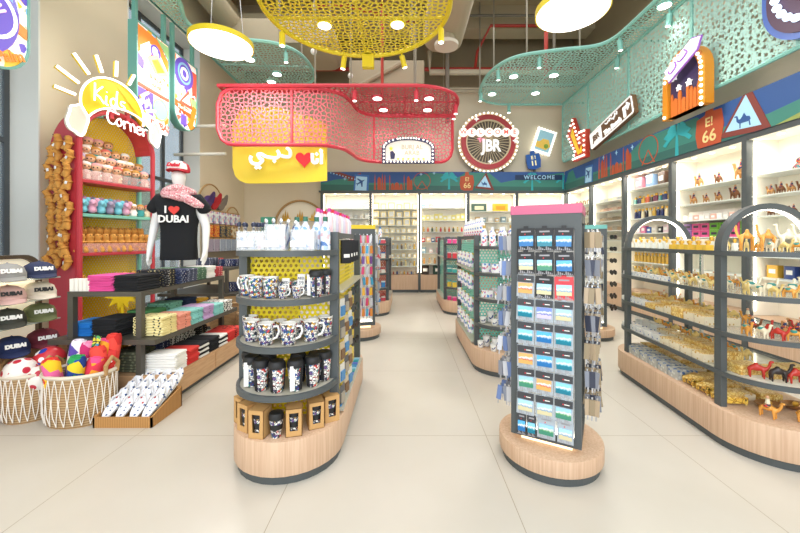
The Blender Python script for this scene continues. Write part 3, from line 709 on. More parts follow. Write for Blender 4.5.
for z in (.42, -.1): MB().tube([(-4.3, 6.62, z), (-3.3, 6.55, z)] , .03, 8).build('wall_tube', mat('tube_white', '#d9d5c8', .4), rt, True)
# disc lamps
def disc_lamp(label, loc):
    t = thing('disc_pendant_lamp', label, 'lamp', loc)
    MB().lathe([(.44, 0), (.44, .07), (.42, .075), (.05, .08)], n=48).build('housing', YRIM, t, True, angle=30)
    MB().lathe([(.415, -.012), (.425, .002)], n=48).build('diffuser', mat('big_diffuser', '#ffffff', emit=2.5, ecol='#fffaf2'), t, True, angle=30)
    for a in (30, 150, 270): MB().tube([(.3 * cos(R(a)), .3 * sin(R(a)), .07), (.3 * cos(R(a)) * .3, .3 * sin(R(a)) * .3, 6.9 - loc[2])], .005, 5).build('suspension_wire', CHROME, t)
    d = bpy.data.lights.new('disc_lamp_glow', 'AREA'); d.shape = 'DISK'; d.size = .8; d.energy = 55; d.color = (1, .97, .92)
    o = bpy.data.objects.new('disc_lamp_glow', d); COL.objects.link(o); o.location = (loc[0], loc[1], loc[2] - .03)
disc_lamp('round white disc lamp with a yellow rim on the window side', (-2.70, 5.23, 4.2))
disc_lamp('round white disc lamp with a yellow rim right of the yellow canopy', (2.1, 4.46, 4.2))

# ducts, pipes and services in the ceiling void
DUCT = mat('duct_paint', '#ada088', .7); PIPER = mat('red_pipe', '#b03326', .45); PIPEW = mat('pale_pipe', '#b5aa93', .5)
def single(mb, name, m, label, cat, **k): return tag(mb.build(name, m, **k), label, cat)
def pipe(pts, r, m, name, label): single(MB().tube([Vector(p) for p in pts], r, 8), name, m, label, 'pipe', smooth=True)
pipe([(-4.2, 8.9, 5.62), (1.4, 8.9, 5.62), (4.4, 8.9, 5.62)], .05, PIPER, 'sprinkler_pipe', 'long red sprinkler pipe running across the ceiling void')
pipe([(1.75, 8.85, 5.62), (1.75, 8.6, 5.9), (2.0, 8.3, 6.35), (4.2, 8.3, 6.35)], .035, PIPER, 'sprinkler_pipe', 'red sprinkler branch pipe stepping up above the teal canopy lobe')
pipe([(-.45, 7.0, 4.1), (-.45, 7.0, 6.8)], .03, PIPER, 'sprinkler_riser', 'upright red sprinkler pipe above the red canopy')
pipe([(3.1, 7.8, 4.8), (3.1, 7.8, 6.8)], .045, PIPER, 'sprinkler_riser', 'upright red sprinkler pipe above the teal canopy')
pipe([(-1.9, 7.1, 6.0), (-1.2, 7.2, 6.1), (.2, 7.5, 5.9)], .035, PIPER, 'sprinkler_pipe', 'slanted red pipe behind the yellow canopy')
pipe([(.6, 8.6, 5.9), (.6, 8.6, 5.4), (4.2, 8.6, 5.4)], .07, PIPEW, 'drain_pipe', 'thick pale pipe under the red sprinkler line')
pipe([(.2, 9.2, 5.7), (.2, 9.2, 5.2), (3.4, 9.2, 5.2)], .05, PIPEW, 'drain_pipe', 'thin pale pipe low on the back wall above the red canopy')
pipe([(.9, 8.0, 6.4), (4.2, 8.0, 6.4)], .03, mat('conduit', '#6f675a'), 'conduit', 'thin grey conduit across the ceiling above the teal canopy')
pipe([(1.0, 8.4, 4.1), (1.0, 8.4, 6.8)], .05, mat('conduit', '#6f675a'), 'conduit', 'upright grey conduit between the red and teal canopies')
pipe([(2.9, 6.9, 4.8), (2.9, 6.9, 6.8)], .03, mat('conduit', '#6f675a'), 'conduit', 'upright grey conduit above the teal lobe')
d = thing('air_duct', 'fat rounded ventilation duct beside the yellow canopy', 'duct', (.85, 7.0, 5.5))
MB().prism([(x, y) for x, y in rrect(.85, .8, .28, 5, 0, .42)], -2.2, .9, 'y').build('duct_body', DUCT, d, True, angle=30)
MB().tube([(0, .3, .2), (0, .3, -.12)], .17, 20).build('duct_neck', DUCT, d, True, angle=40)
MB().lathe([(.24, -.19), (.25, -.13), (.19, -.09)], (0, .3, 0), 24).build('diffuser_ring', mat('vent_white', '#d8d2c2', .5), d, True, angle=30)
d = thing('air_duct', 'rounded duct hanging behind the disc lamp on the window side', 'duct', (-2.75, 8.2, 5.7))
MB().prism(rrect(2.5, .6, .25, 5), -.9, .3, 'y').build('duct_body', DUCT, d, True, angle=30)
MB().tube([(-.9, -2.2, .25), (-.9, -.4, .25)], .26, 16).build('duct_branch', DUCT, d, True, angle=40)
d = thing('air_duct', 'long dark duct crossing above the red canopy', 'duct', (-.4, 8.5, 5.15))
MB().bx(-.9, .85, -.3, .3, -.2, .35).build('duct_body', DUCT, d, bevel=.03)
MB().tube([(-.8, -.35, -.35), (.3, -.35, .25)], .06, 8).build('duct_brace', DUCT, d)
d = thing('cable_tray', 'pale open cable tray near the back wall above the red canopy', 'tray', (.55, 9.0, 4.62))
b = MB(); b.bx(-1.4, .5, -.25, -.21, 0, .06).bx(-1.4, .5, .21, .25, 0, .06).bx(.46, .5, -.25, .25, 0, .06).bx(-1.4, -1.36, -.25, .25, 0, .06); b.build('tray_frame', PIPEW, d)
for x in (-.9, -.4, .1): MB().bx(x, x + .04, -.25, .25, .01, .05).build('rung', PIPEW, d)
for x in (-1.3, .4): MB().tube([(x, -.23, .03), (x, -.23, 2.27)], .008, 6).build('drop_rod', PIPEW, d)
MB().tube([(0, 0, .06), (0, .5, .06)], .01, 6).build('wall_stay', PIPEW, d)
for i, (x, y) in enumerate(((-1.75, 6.8), (-1.2, 7.8))):
    t = thing('smoke_detector', 'white ceiling sensor on a drop rod %s' % ('between the lamp and yellow canopy', 'above the red canopy roof')[i], 'sensor', (x, y, 4.95))
    MB().ball((0, 0, 0), .06, 12).build('sensor_head', WHITE, t, True); MB().tube([(0, 0, .05), (0, 0, 1.9)], .012, 6).build('drop_rod', PIPEW, t)
# ================================================================ SIGNS
BULB = mat('bulb_glow', '#fff8e8', emit=1.6)
NEON = mat('neon_white', '#fffdf6', emit=1.3)
SWH = mat('sign_white', '#ffffff', .5, emit=.35)
def bulbs(par, pts, y, r=.022, m=None):
    for u, v in pts: MB().ball((u, y, v), r, 8).build('bulb', m or BULB, par, True)
def along(poly, step, closed=True):
    out = []; P = [Vector(p) for p in poly] + ([Vector(poly[0])] if closed else [])
    for a, b in zip(P[:-1], P[1:]):
        n = max(1, round((b - a).length / step)); out += [tuple(a + (b - a) * i / n) for i in range(n)]
    return out
def arcpoly(w_, h, r=None, n=16):
    """rectangle with a low arched top"""
    rise = r if r is not None else w_ / 2
    return [(w_ / 2, 0)] + [(w_ / 2 * cos(pi * i / n), h - rise + rise * sin(pi * i / n)) for i in range(n + 1)] + [(-w_ / 2, 0)]
# yellow Arabic sign
t = thing('heart_city_sign', 'curved yellow sign with white Arabic letters and a red heart below the red curtain', 'sign', (-3.28, 6.72, 2.42))
N = 40; vs = []; fs = []; Ls = 1.86
for k, off in enumerate((0, .03)):
    for i in range(N + 1):
        u = Ls * i / N; y = .06 * sin(u / Ls * 2 * pi * .8 + .5) - .22 * max(0, (u - 1.25) / .61) ** 2 + off
        zb = .3 - sqrt(max(0, .09 - (.3 - u) ** 2)) if u < .3 else -.0
        zt = 1.15 + (.3 * sin(min(1, u / .25) * pi / 2)) - .42 * max(0, (u - .7) / 1.16) ** 1.6
        vs += [(u, y, zb), (u, y, zt)]
n2 = 2 * (N + 1)
for i in range(N):
    a = 2 * i; fs += [(a, a + 2, a + 3, a + 1), (n2 + a + 1, n2 + a + 3, n2 + a + 2, n2 + a), (a, n2 + a, n2 + a + 2, a + 2), (a + 1, a + 3, n2 + a + 3, n2 + a + 1)]
fs += [(0, 1, n2 + 1, n2), (2 * N, n2 + 2 * N, n2 + 2 * N + 1, 2 * N + 1)]
MB().add(vs, fs).build('sign_panel', mat('sign_yellow', '#ead040', .35, emit=.03), t, True, angle=40)
def stroke(par, name, strokes, m, s, loc, w_=.022, d=.02, closed=False):
    """brush letters: each stroke a smooth path in XZ given thickness"""
    b = MB()
    for st in strokes:
        if len(st) == 1: b.tube([(loc[0] + st[0][0] * s, loc[1], loc[2] + st[0][1] * s), (loc[0] + st[0][0] * s, loc[1] - d, loc[2] + st[0][1] * s)], w_ * 1.2, 4); continue
        b.tube([(loc[0] + p.x * s, loc[1] - d / 2, loc[2] + p.y * s) for p in smooth_path(st, 5)], w_, 8)
    return b.build(name, m, par, True)
# dal, ba+ya, alef-nun-alef drawn as brush strokes
stroke(t, 'arabic_lettering', [[(-.02, .42), (.1, .3), (.08, .12), (-.12, .12), (-.2, .16)]], SWH, .55, (1.07, -.05, .42), .033)
stroke(t, 'arabic_lettering', [[(.3, .36), (.36, .24), (.3, .12), (.1, .12), (-.1, .16), (-.24, .24), (-.36, .22), (-.3, .1), (-.2, .02), (-.36, -.1), (-.56, -.06), (-.62, .08), (-.58, .18)], [(.2, .0)], [(-.42, -.22)], [(-.3, -.22)]], SWH, .55, (.72, -.05, .4), .033)
stroke(t, 'arabic_lettering', [[(.16, .34), (.15, .0)], [(-.14, .34), (-.12, .08), (.0, .06), (.02, .18)], [(0, .32)], [(.16, .46), (.12, .42), (.2, .4)]], SWH, .58, (1.66, -.2, .31), .032)
MB().prism(heart(1.4, .43, .17), -.07, -.11, 'y').build('heart', mat('heart_red', '#e0232e', .35, emit=.25), t, bevel=.01)
for u in (.4, 1.4): MB().tube([(u, .0, .95), (u, -.1, 1.3), (u, -.32, 1.635)], .012, 6).build('hanging_rod', CHROME, t)

# marquee
t = thing('marquee_sign', 'small arched marquee with bulbs reading BURJ AL ARAB on the red curtain', 'sign', (.07, 7.62, 2.98))
o = arcpoly(1.12, .56, .22, 14); i_ = [(u * .87, .055 + v * .8) for u, v in o]
MB().band(o, i_, -.05, .03, 'y').build('frame', mat('marquee_navy', '#34345c'), t)
MB().prism(i_, .0, .02, 'y').build('face', mat('marquee_face', '#f6f0e6', emit=.25), t)
bulbs(t, along([(u * .93, .03 + v * .9) for u, v in o], .072), -.06, .02)
text('burj_lettering', 'BURJ AL', .13, mat('marquee_text', '#c8bfa6', emit=.1), t, (.08, -.005, .35), depth=.004)
text('arab_lettering', 'ARAB', .13, mat('marquee_text', '#c8bfa6'), t, (.08, -.005, .225), depth=.004)
MB().prism([(-.38, .1), (-.3, .1), (-.28, .2), (-.33, .27), (-.39, .25)], 0, -.02, 'y').build('bottle_mark', mat('marquee_navy', '#34345c'), t)
MB().prism(star(-.37, .32, .05, 5), 0, -.02, 'y').build('star_mark', mat('star_yellow', '#f0cc3c', emit=.8), t)
for k in range(6): MB().prism(star(-.22 + k * .11, .1, .03, 5), 0, -.015, 'y').build('star_mark', mat('star_yellow', '#f0cc3c'), t)

# JBR wheel
t = thing('welcome_wheel_sign', 'round red WELCOME TO JBR sign ringed with bulbs, standing on the back fascia', 'sign', (2.17, 9.27, 3.89))
MB().band(circ(.71, 48), circ(.585, 48), -.06, .02, 'y').build('ring', mat('wheel_red', '#b53c42', .4), t, True, angle=40)
MB().band(circ(.585, 48), circ(.55, 48), -.05, .02, 'y').build('trim_ring', mat('wheel_cream', '#d8c9a8'), t)
MB().prism(circ(.56, 48), .0, .02, 'y').build('disc', mat('wheel_brown', '#5d5348'), t)
for k in range(40):
    a = 2 * pi * k / 40; MB().tube([(.1 * cos(a), -.01, .1 * sin(a)), (.55 * cos(a), -.01, .55 * sin(a))], .009, 4).build('spoke', mat('wheel_cream', '#d8c9a8'), t)
bulbs(t, circ(.765, 44), -.02, .028)
MB().band(circ(.79, 48), circ(.70, 48), .0, .02, 'y').build('bulb_rail', mat('wheel_cream', '#d8c9a8'), t)
for k, ch in enumerate('WELCOME'):
    x = -.66 + .22 * k
    p = MB().prism(circ(.115, 20, x, .23), -.11, -.07, 'y').build('letter_disc', mat('lit_disc', '#fff6ee', emit=.6), t)
    text('letter', ch, .16, mat('salmon_letter', '#e8776c', emit=.3), p, (x, -.114, .235), depth=.003, bold=.003)
text('jbr_lettering', 'JBR', .42, SWH, t, (.05, -.12, -.13), depth=.02, bold=.012, sx=.8)
text('to_lettering', 'To', .15, mat('pink_letter', '#f08aa8', emit=.8), t, (-.2, -.12, .03), (0, R(-15), 0), depth=.01, bold=.006)
for x, z in ((-.32, .58), (.68, .02), (.04, -.52)): MB().prism(star(x, z, .07, 4, .45), -.1, -.07, 'y').build('sparkle', SWH, t)
for sx in (-1, 1): MB().tube([(sx * .22, .05, -.42), (sx * .42, .05, -.80)], .03, 6).build('leg', mat('leg_brown', '#4f463b'), t)
# stamp
t = thing('stamp_sign', 'tilted postage-stamp sign with a scalloped white edge on the back wall', 'sign', (3.68, 9.42, 3.95)); t.rotation_euler = (0, R(18), 0)
b = MB().bx(-.24, .24, -.03, .03, -.31, .31)
for q in along([(-.24, -.31), (.24, -.31), (.24, .31), (-.24, .31)], .08): b.tube([(q[0], -.03, q[1]), (q[0], .03, q[1])], .032, 8)
b.build('stamp_border', mat('stamp_white', '#fbfaf4', emit=.6), t)
MB().bx(-.03, .03, .03, .085, -.03, .03).build('mount_block', WHITE, t)
MB().bx(-.19, .19, -.045, -.03, -.26, .26).build('stamp_picture', mat('stamp_blue', '#9cc9d8', emit=.3), t)
MB().prism([(-.19, -.2), (.1, -.22), (.19, -.1), (.1, .06), (-.05, .05), (-.12, -.04), (-.19, -.05)], -.045, -.055, 'y').build('stamp_land', mat('stamp_yellow', '#e9c05a', emit=.3), t)
MB().prism(circ(.06, 14, .08, -.12), -.055, -.06, 'y').build('stamp_spot', mat('stamp_green', '#9cc04d'), t)
t = thing('road_tag_sign', 'small blue shield-shaped road tag reading E 11 under the stamp sign', 'sign', (3.36, 9.3, 3.42)); t.rotation_euler = (0, R(-8), 0)
MB().prism([(-.16, -.2), (0, -.24), (.16, -.2), (.19, 0), (.17, .17), (.06, .17), (.05, .25), (-.05, .25), (-.06, .17), (-.17, .17), (-.19, 0)], -.03, .03, 'y').build('plate', mat('tag_blue', '#2e62b4', .4), t)
text('plate_lettering', 'E !', .12, mat('tag_cream', '#f5e6a8', emit=.4), t, (0, -.035, .07), depth=.004, bold=.003); text('plate_lettering', '11', .17, mat('tag_cream', '#f5e6a8'), t, (0, -.035, -.08), depth=.004, bold=.006)
MB().bx(-.03, .03, 0, .03, -.34, -.2).build('leg', mat('leg_brown', '#4f463b'), t)
# right wall signs: local x toward the camera
def rsign(name, label, y, z, x=3.9): return thing(name, label, 'sign', (x, y, z), -pi / 2)
t = rsign('arrow_sign', 'red and yellow bulb-edged arrow sign pointing down beside the back corner', 8.5, 3.12)
ap = [(0, .72), (.28, 1.05), (.66, .36), (.66, .62), (.9, .6), (.9, -.0), (.32, .02), (.42, .2)]
MB().prism(ap, -.03, .06, 'y').build('arrow_body', mat('arrow_red', '#c8402f', .4), t)
cx_ = sum(p[0] for p in ap) / 8; cz_ = sum(p[1] for p in ap) / 8
MB().prism([(.22, .66), (.3, .8), (.62, .2), (.72, .3), (.74, .14), (.56, .13)], -.04, -.03, 'y').build('arrow_core', mat('arrow_yellow', '#eac22c', emit=.3), t)
bulbs(t, along([(cx_ + (u - cx_) * .86, cz_ + (v - cz_) * .88) for u, v in ap], .11), -.045, .026)
t = rsign('beach_sign', 'slanted brown street sign reading JBR The Beach with an arrow, on the teal screen', 7.36, 3.36, 3.88); t.rotation_euler = (0, R(-12), -pi / 2)
MB().prism([(x + .7, z) for x, z in rrect(1.42, .36, .04, 3)], -.03, .04, 'y').build('plate', mat('sign_brown', '#6e4f33', .5), t)
MB().band([(x + .7, z) for x, z in rrect(1.38, .33, .04, 3)], [(x + .7, z) for x, z in rrect(1.34, .29, .03, 3)], -.045, -.03, 'y').build('border', SWH, t)
MB().bx(.04, .42, -.04, -.03, -.13, .13).build('plate_block', SWH, t)
text('jbr_lettering', 'JBR', .17, mat('sign_brown', '#6e4f33'), t, (.23, -.045, 0), depth=.003, bold=.006)
text('beach_lettering', 'The Beach', .13, SWH, t, (.78, -.04, -.08), depth=.008, bold=.005)
stroke(t, 'arabic_lettering', [[(.2, .1), (.18, .0)], [(.1, .1), (.05, 0), (-.1, 0), (-.15, .06)], [(-.22, .1), (-.24, 0)], [(-.3, .06), (-.4, 0), (-.5, .06)], [(0, -.06)], [(-.1, .12)]], SWH, .55, (.86, -.04, .06), .012, .01)
b = MB(); b.bx(1.14, 1.19, -.05, -.03, -.12, .06).bx(1.14, 1.27, -.05, -.03, .02, .07); b.prism([(1.25, -.03), (1.33, .045), (1.25, .12)], -.05, -.03, 'y'); b.build('arrow_mark', SWH, t)
for x_ in (.3, 1.1): MB().bx(x_ - .03, x_ + .03, .03, .114, -.03, .03).build('mount_bracket', mat('sign_brown', '#6e4f33'), t)
t = rsign('arch_sign', 'orange bulb-lit arch sign with stars and an orange skyline, standing on the right fascia', 4.87, 3.085, 3.86)
o = arcpoly(.84, .92, .42, 20); i_ = arcpoly(.62, .81, .31, 20)
MB().band(o, i_, -.06, .06, 'y').build('arch_frame', mat('sign_orange', '#d98a20', .4), t, True, angle=30)
MB().prism(i_, -.01, .02, 'y').build('arch_back', mat('sign_purple', '#3b3157', .5), t)
bulbs(t, along(arcpoly(.73, .865, .365, 16)[0:-1], .085, False) + [(-.365, .04)], -.065, .026)
for x, z, r in ((-.2, .6, .07), (-.06, .72, .06), (.1, .4, .06), (-.1, .4, .05)): MB().prism(star(x, z, r), -.05, -.02, 'y').build('star', SWH, t)
b = MB()
for x, w_, h in ((-.26, .02, .36), (-.19, .05, .28), (-.1, .03, .38), (-.02, .04, .24), (.06, .025, .4), (.13, .03, .34), (.2, .03, .3), (.26, .02, .36)): b.prism([(x - w_, 0), (x + w_, 0), (x + w_, h * .85), (x, h), (x - w_, h * .85)], -.03, -.012, 'y')
b.build('skyline_cutout', mat('sky_orange', '#d8732c', .5), t)
t2 = thing('pointer_sign', 'tilted white and violet pointer board hung across the orange arch sign', 'sign', (3.74, 4.78, 3.77)); t2.rotation_euler = (0, R(-24), -pi / 2)
pp = [(-.3, -.11), (.24, -.11), (.36, 0), (.24, .11), (-.3, .11)]
MB().prism(pp, -.02, .0, 'y').build('board', mat('violet', '#9a63c4', emit=.1), t2); MB().prism([(u * .95, v * .86) for u, v in pp], -.03, -.02, 'y').build('board_face', SWH, t2)
stroke(t2, 'arabic_lettering', [[(.12, .06), (.14, -.02), (0, -.03), (-.04, .02)], [(-.08, .05), (-.1, -.03), (-.22, -.04), (-.24, .03)], [(0, .08)]], mat('violet', '#9a63c4'), .9, (0, -.04, 0), .01, .01)
MB().tube([(0, .0, 0), (0, .058, 0)], .03, 8).build('mount_arm', mat('sign_orange', '#d98a20'), t2)
t.scale = (.88, 1, .95)
for z in (.38, .62): MB().bx(-.05, .05, .02, .134, z - .03, z + .03).build('mount_bracket', mat('sign_orange', '#d98a20'), t)
t = rsign('palm_badge_sign', 'round maroon sign with a blue rim and lit palm fronds on the near teal screen', 3.28, 3.86, 3.88)
MB().prism([(u, v) for u, v in rrect(1.1, 1.14, .5, 10)], -.03, .07, 'y').build('rim_plate', mat('badge_blue', '#3f63b5', .4), t)
MB().prism([(u, v) for u, v in rrect(.98, 1.02, .44, 10)], -.045, -.03, 'y').build('face', mat('badge_maroon', '#4a2d48', .5), t)
BB = mat('badge_light', '#e8f4ff', emit=1.3, ecol='#cfe8ff')
for k in range(6): a = R(180 + 14 * k); MB().ball((.38 * cos(a + .1), -.07, .38 * sin(a + .1) - .02), .04, 8).build('lit_segment', BB, t, True)
for k in range(5): MB().tube([(-.2 + .09 * k, -.06, -.02 - .03 * k), (-.05 + .09 * k, -.06, .2)], .014, 6).build('lit_frond', BB, t, True)
for k in range(4): MB().tube([(-.34 + .02 * k, -.06, .1 + .1 * k), (-.32 + .02 * k, -.06, .16 + .1 * k)], .03, 6).build('lit_segment', BB, t, True)

# lit window panels
def lit_panel(label, y0, y1, z0, z1, seed):
    W = y1 - y0; H = z1 - z0; t = thing('lit_window_panel', label, 'sign', (-3.6, y0, z0), pi / 2)
    rb = .3; o = [(W, H), (0, H)] + [(rb - rb * cos(pi / 2 * i / 8), rb - rb * sin(pi / 2 * i / 8)) for i in range(9)] + [(W - rb + rb * sin(pi / 2 * i / 8), rb - rb * cos(pi / 2 * i / 8)) for i in range(9)]
    cx_, cz_ = W / 2, H / 2; i_ = [(cx_ + (u - cx_) * (1 - .04 / W), cz_ + (v - cz_) * (1 - .04 / H)) for u, v in o]
    MB().band(o, i_, -.012, .11, 'y').build('frame', mat('panel_teal', '#6aa79c', .45), t, True, angle=30)
    MB().prism(i_, -.0, .1, 'y').build('lit_face', doodle('panel_face', '#fbeedd', 7, ('#f08a2a', '#6a55c8', '#f3c63c', '#e8604a', '#8fc4e8'), .5, .5, '#ffffff', .28), t)
    for x in (.05, W - .05): MB().bx(x - .025, x + .025, .03, .08, H, 4.74 - z0).build('hanging_post', mat('panel_teal', '#6aa79c', .45), t)
    E = lambda n, c: mat('panel_' + n, c, .5, emit=.18)
    Pk = [E('orange', '#f08a2a'), E('violet', '#6a55c8'), E('coral', '#e8604a'), E('green', '#9fd08a'), E('yellow', '#f3c63c'), E('sky', '#8fc4e8'), E('plum', '#5b3f8f'), E('rust', '#c8642a')]
    rnd = random.Random(seed); A = lambda n, poly, m, y=-.006: MB().prism([(u * W, v * H) for u, v in poly], 0, y, 'y').build(n, m, t)
    def ring(cx, cz, r, m, y=-.008, k=.75): MB().band(circ(r, 24, cx * W, cz * H), circ(r * k, 24, cx * W, cz * H), 0, y, 'y').build('ring_print', m, t)
    if seed == 1:
        A('arc_print', [(.05, .97), (.05, .7), (.3, .86), (.6, .88), (.95, .7), (.95, .82), (.6, .96)], Pk[0]); A('patch_print', [(.55, .97), (.97, .84), (.97, .97)], Pk[3])
        ring(.55, .82, .1, Pk[1]); A('card_print', [(.1, .78), (.35, .88), (.4, .76), (.16, .66)], SWH, -.012); A('diamond_print', [(.3, .72), (.6, .8), (.95, .66), (.6, .58)], Pk[3], -.01); A('diamond_print', [(.42, .71), (.6, .76), (.82, .67), (.6, .62)], Pk[0], -.013)
        A('patch_print', [(.04, .7), (.2, .66), (.2, .56), (.04, .6)], Pk[1], -.009)
        MB().prism([(u * W * .8 + W * .5, v + H * .42) for u, v in arcpoly(1.0, .26, .1, 10)], 0, -.012, 'y').build('marquee_print', E('cream', '#fff1da'), t)
        text('marquee_lettering', 'BURJ AL', .08, Pk[7], t, (W * .56, -.015, H * .54), depth=.002); text('marquee_lettering', 'ARAB', .08, Pk[7], t, (W * .56, -.015, H * .47), depth=.002)
        A('border_print', [(.04, .42), (.96, .42), (.96, .39), (.04, .39)], Pk[2], -.013)
        A('patch_print', [(.04, .38), (.48, .38), (.48, .12), (.3, .12), (.04, .2)], Pk[1]); ring(.7, .26, .16, Pk[3], -.012, .85); MB().prism(circ(.13, 20, .7 * W, .26 * H), 0, -.01, 'y').build('wheel_print', Pk[5], t)
        for k in range(7): A('spark_print', [(u + .08 + .05 * k, v + .2 + .02 * (k % 3)) for u, v in ((0, 0), (.03, 0), (.03, .06), (0, .08))], SWH, -.011)
        A('ribbon_print', [(.2, .17), (.97, .1), (.9, .02), (.5, .01), (.25, .06)], SWH, -.014); text('city_lettering', 'DUBAI', .13, Pk[2], t, (W * .66, -.017, H * .085), depth=.002, bold=.004)
    elif seed == 2:
        MB().prism(circ(.24, 28, W * .42, H * .78), 0, -.008, 'y').build('badge_print', Pk[1], t); ring(.42, .78, .17, Pk[5], -.012, .8); ring(.42, .78, .1, SWH, -.012, .6)
        A('patch_print', [(.7, .9), (.97, .9), (.97, .55), (.78, .6)], Pk[2]); A('stamp_print', [(.62, .5), (.95, .5), (.95, .38), (.62, .38)], Pk[3]); A('tag_print', [(.05, .55), (.4, .6), (.38, .5), (.07, .47)], SWH, -.012)
        A('triangle_print', [(.2, .34), (.6, .58), (.78, .34)], Pk[2], -.01); A('triangle_print', [(.32, .38), (.6, .53), (.68, .38)], SWH, -.014)
        A('plate_print', [(.03, .36), (.7, .3), (.68, .2), (.03, .28)], Pk[7], -.015); text('plate_lettering', 'The Beach', .08, SWH, t, (W * .4, -.017, H * .285), depth=.002)
        A('arrow_print', [(.6, .12), (.8, .4), (.95, .38), (.8, .12), (.9, .1), (.7, .02), (.55, .1)], Pk[0], -.012); A('tag_print', [(.3, .2), (.5, .2), (.52, .06), (.28, .06)], Pk[1], -.014)
    else:
        A('patch_print', [(.4, .97), (.97, .97), (.97, .6), (.5, .75)], Pk[4]); A('star_print', [(u, v) for u, v in star(.55, .87, .16, 7, .6)], Pk[0], -.009)
        A('bus_print', [(.3, .72), (.86, .5), (.9, .4), (.3, .6)], SWH, -.012); A('bus_print', [(.36, .68), (.82, .49), (.83, .45), (.36, .64)], Pk[5], -.014)
        A('ribbon_print', [(.2, .5), (.97, .33), (.97, .26), (.2, .42)], Pk[0], -.01); MB().prism([(u * .8 + W * .52, v + .5) for u, v in circ(.42, 32)], 0, -.012, 'y').build('badge_print', Pk[1], t)
        ring(.62, .33, .23, SWH, -.016, .86)
        for k in range(7): a = R(40 + 18 * k); MB().tube([(W * .62, -.018, H * .3), (W * .62 + .16 * cos(a), -.018, H * .3 + .16 * sin(a))], .012, 5).build('frond_print', mat('panel_pink', '#f4d4e4', emit=.6), t)
        text('badge_lettering', 'Palm', .13, Pk[0], t, (W * .8, -.02, H * .1), (0, R(-25), 0), depth=.003, bold=.004)
lit_panel('lit picture panel with marquee, wheel and DUBAI ribbon in the far window', 4.75, 5.42, 2.88, 4.3, 1)
lit_panel('narrower lit picture panel with a warning triangle, farther along the window', 5.52, 6.14, 3.14, 4.3, 2)
lit_panel('lit picture panel with a bus and violet badge, nearest the camera', 2.5, 3.4, 2.86, 4.3, 3)

# ================================================================ KIDS CORNER
KRZ = R(75); KW = .89
KO = Vector((-3.80, 4.14, 0))
kc = thing('toy_display', 'red, yellow and teal arched toy shelving unit under the neon sun sign', 'display stand', KO, KRZ)
KRED = mat('kids_red', '#c03a45', .4); KTEAL = mat('kids_teal', '#7cc0ac', .4); KY = perf_hex('kids_pegboard', '#f0cc1c', 'xz', .035, .27)
bd = [(0, 0), (0, 2.72)] + [(.06 + .38 * sin(pi / 2 * i / 10), 2.3 + .5 * cos(pi / 2 * i / 10)) for i in range(11)] + [(.44, 0)]
MB().prism(bd, -.035, 0, 'x').build('side_board', KRED, kc, True, angle=30)
MB().bx(.0, KW, .28, .29, .3, 2.5).build('pegboard', KY, kc)
ar = [(KW / 2 + KW / 2 * cos(pi * i / 20), 2.50 + KW / 2 * sin(pi * i / 20)) for i in range(21)]
MB().prism(ar, .28, .29, 'y').build('pegboard_top', KY, kc)
MB().bx(0, KW, .02, .4, 0, .3).build('base_unit', KRED, kc)
for z, m in ((2.06, KRED), (1.655, KTEAL), (1.19, KRED), (.74, KTEAL)):
    s = MB().bx(0.0, KW, -.02, .28, z - .04, z).build('shelf', m, kc, bevel=.006)
    if m is KRED: MB().bx(.02, KW - .02, -.018, -.012, z, z + .11).build('acrylic_guard', mat('red_acrylic', '#e9b3ae', .1, alpha=.35), s)
def archtube(x0, x1, y, z, r, m, name, a0=0, a1=pi, legs=True):
    R_ = (x1 - x0) / 2; cx_ = (x0 + x1) / 2
    pts = ([(x1, y, .3)] if legs else []) + [(cx_ + R_ * cos(a0 + (a1 - a0) * i / 20), y, z + R_ * sin(a0 + (a1 - a0) * i / 20)) for i in range(21)] + ([(x0, y, .3)] if legs else [])
    MB().tube(pts, r, 8).build(name, m, kc, True)
archtube(-.01, KW, -.02, 2.50, .028, KRED, 'front_arch'); archtube(.02, KW + .02, .25, 2.50, .026, KTEAL, 'rear_arch')
b = MB(); nn = 10
o = [(KW / 2 + (KW / 2) * cos(pi * .5 * i / nn + .05), 2.50 + (KW / 2) * sin(pi * .5 * i / nn + .05)) for i in range(nn + 1)]; i_ = [(KW / 2 + (KW / 2 - .02) * cos(pi * .5 * i / nn + .05), 2.50 + (KW / 2 - .02) * sin(pi * .5 * i / nn + .05)) for i in range(nn + 1)]
b.band(o, i_, 0, .27, 'y', closed=False).build('roof_strip', KRED, kc)
# neon sun sign
ks = thing('neon_sun_sign', 'yellow half-sun neon sign reading Kids Corner with white rays and clouds', 'sign', KO + Matrix.Rotation(KRZ, 3, 'Z') @ Vector((.33, -.07, 2.96)), KRZ)
MB().prism([(.37 * cos(R(a)), .37 * sin(R(a))) for a in range(-14, 196, 6)] + [(.115 + .50 * cos(R(a)), -.46 + .50 * sin(R(a))) for a in range(140, 51, -8)], -.01, .02, 'y').build('sun_disc', mat('sun_yellow', '#dfb90c', .4), ks)
MB().tube([(.375 * cos(R(a)), -.02, .375 * sin(R(a))) for a in range(-14, 198, 6)], .012, 6).build('neon_outline', NEON, ks, True)
for k, (a, r0, r1) in enumerate(((176, .43, .62), (156, .43, .66), (132, .43, .66), (110, .43, .62), (88, .43, .62), (66, .43, .60), (42, .46, .58), (18, .43, .56))):
    p0 = (r0 * cos(R(a)), 0, r0 * sin(R(a))); p1 = (r1 * cos(R(a)), 0, r1 * sin(R(a))); 
    y_ = MB().tube([p0, p1], .022, 8).build('ray', mat('ray_yellow', '#e2c440', emit=.1), ks, True)
    MB().tube([(p0[0], -.025, p0[2]), (p1[0], -.025, p1[2])], .017, 8).build('neon_tube', NEON, y_, True)
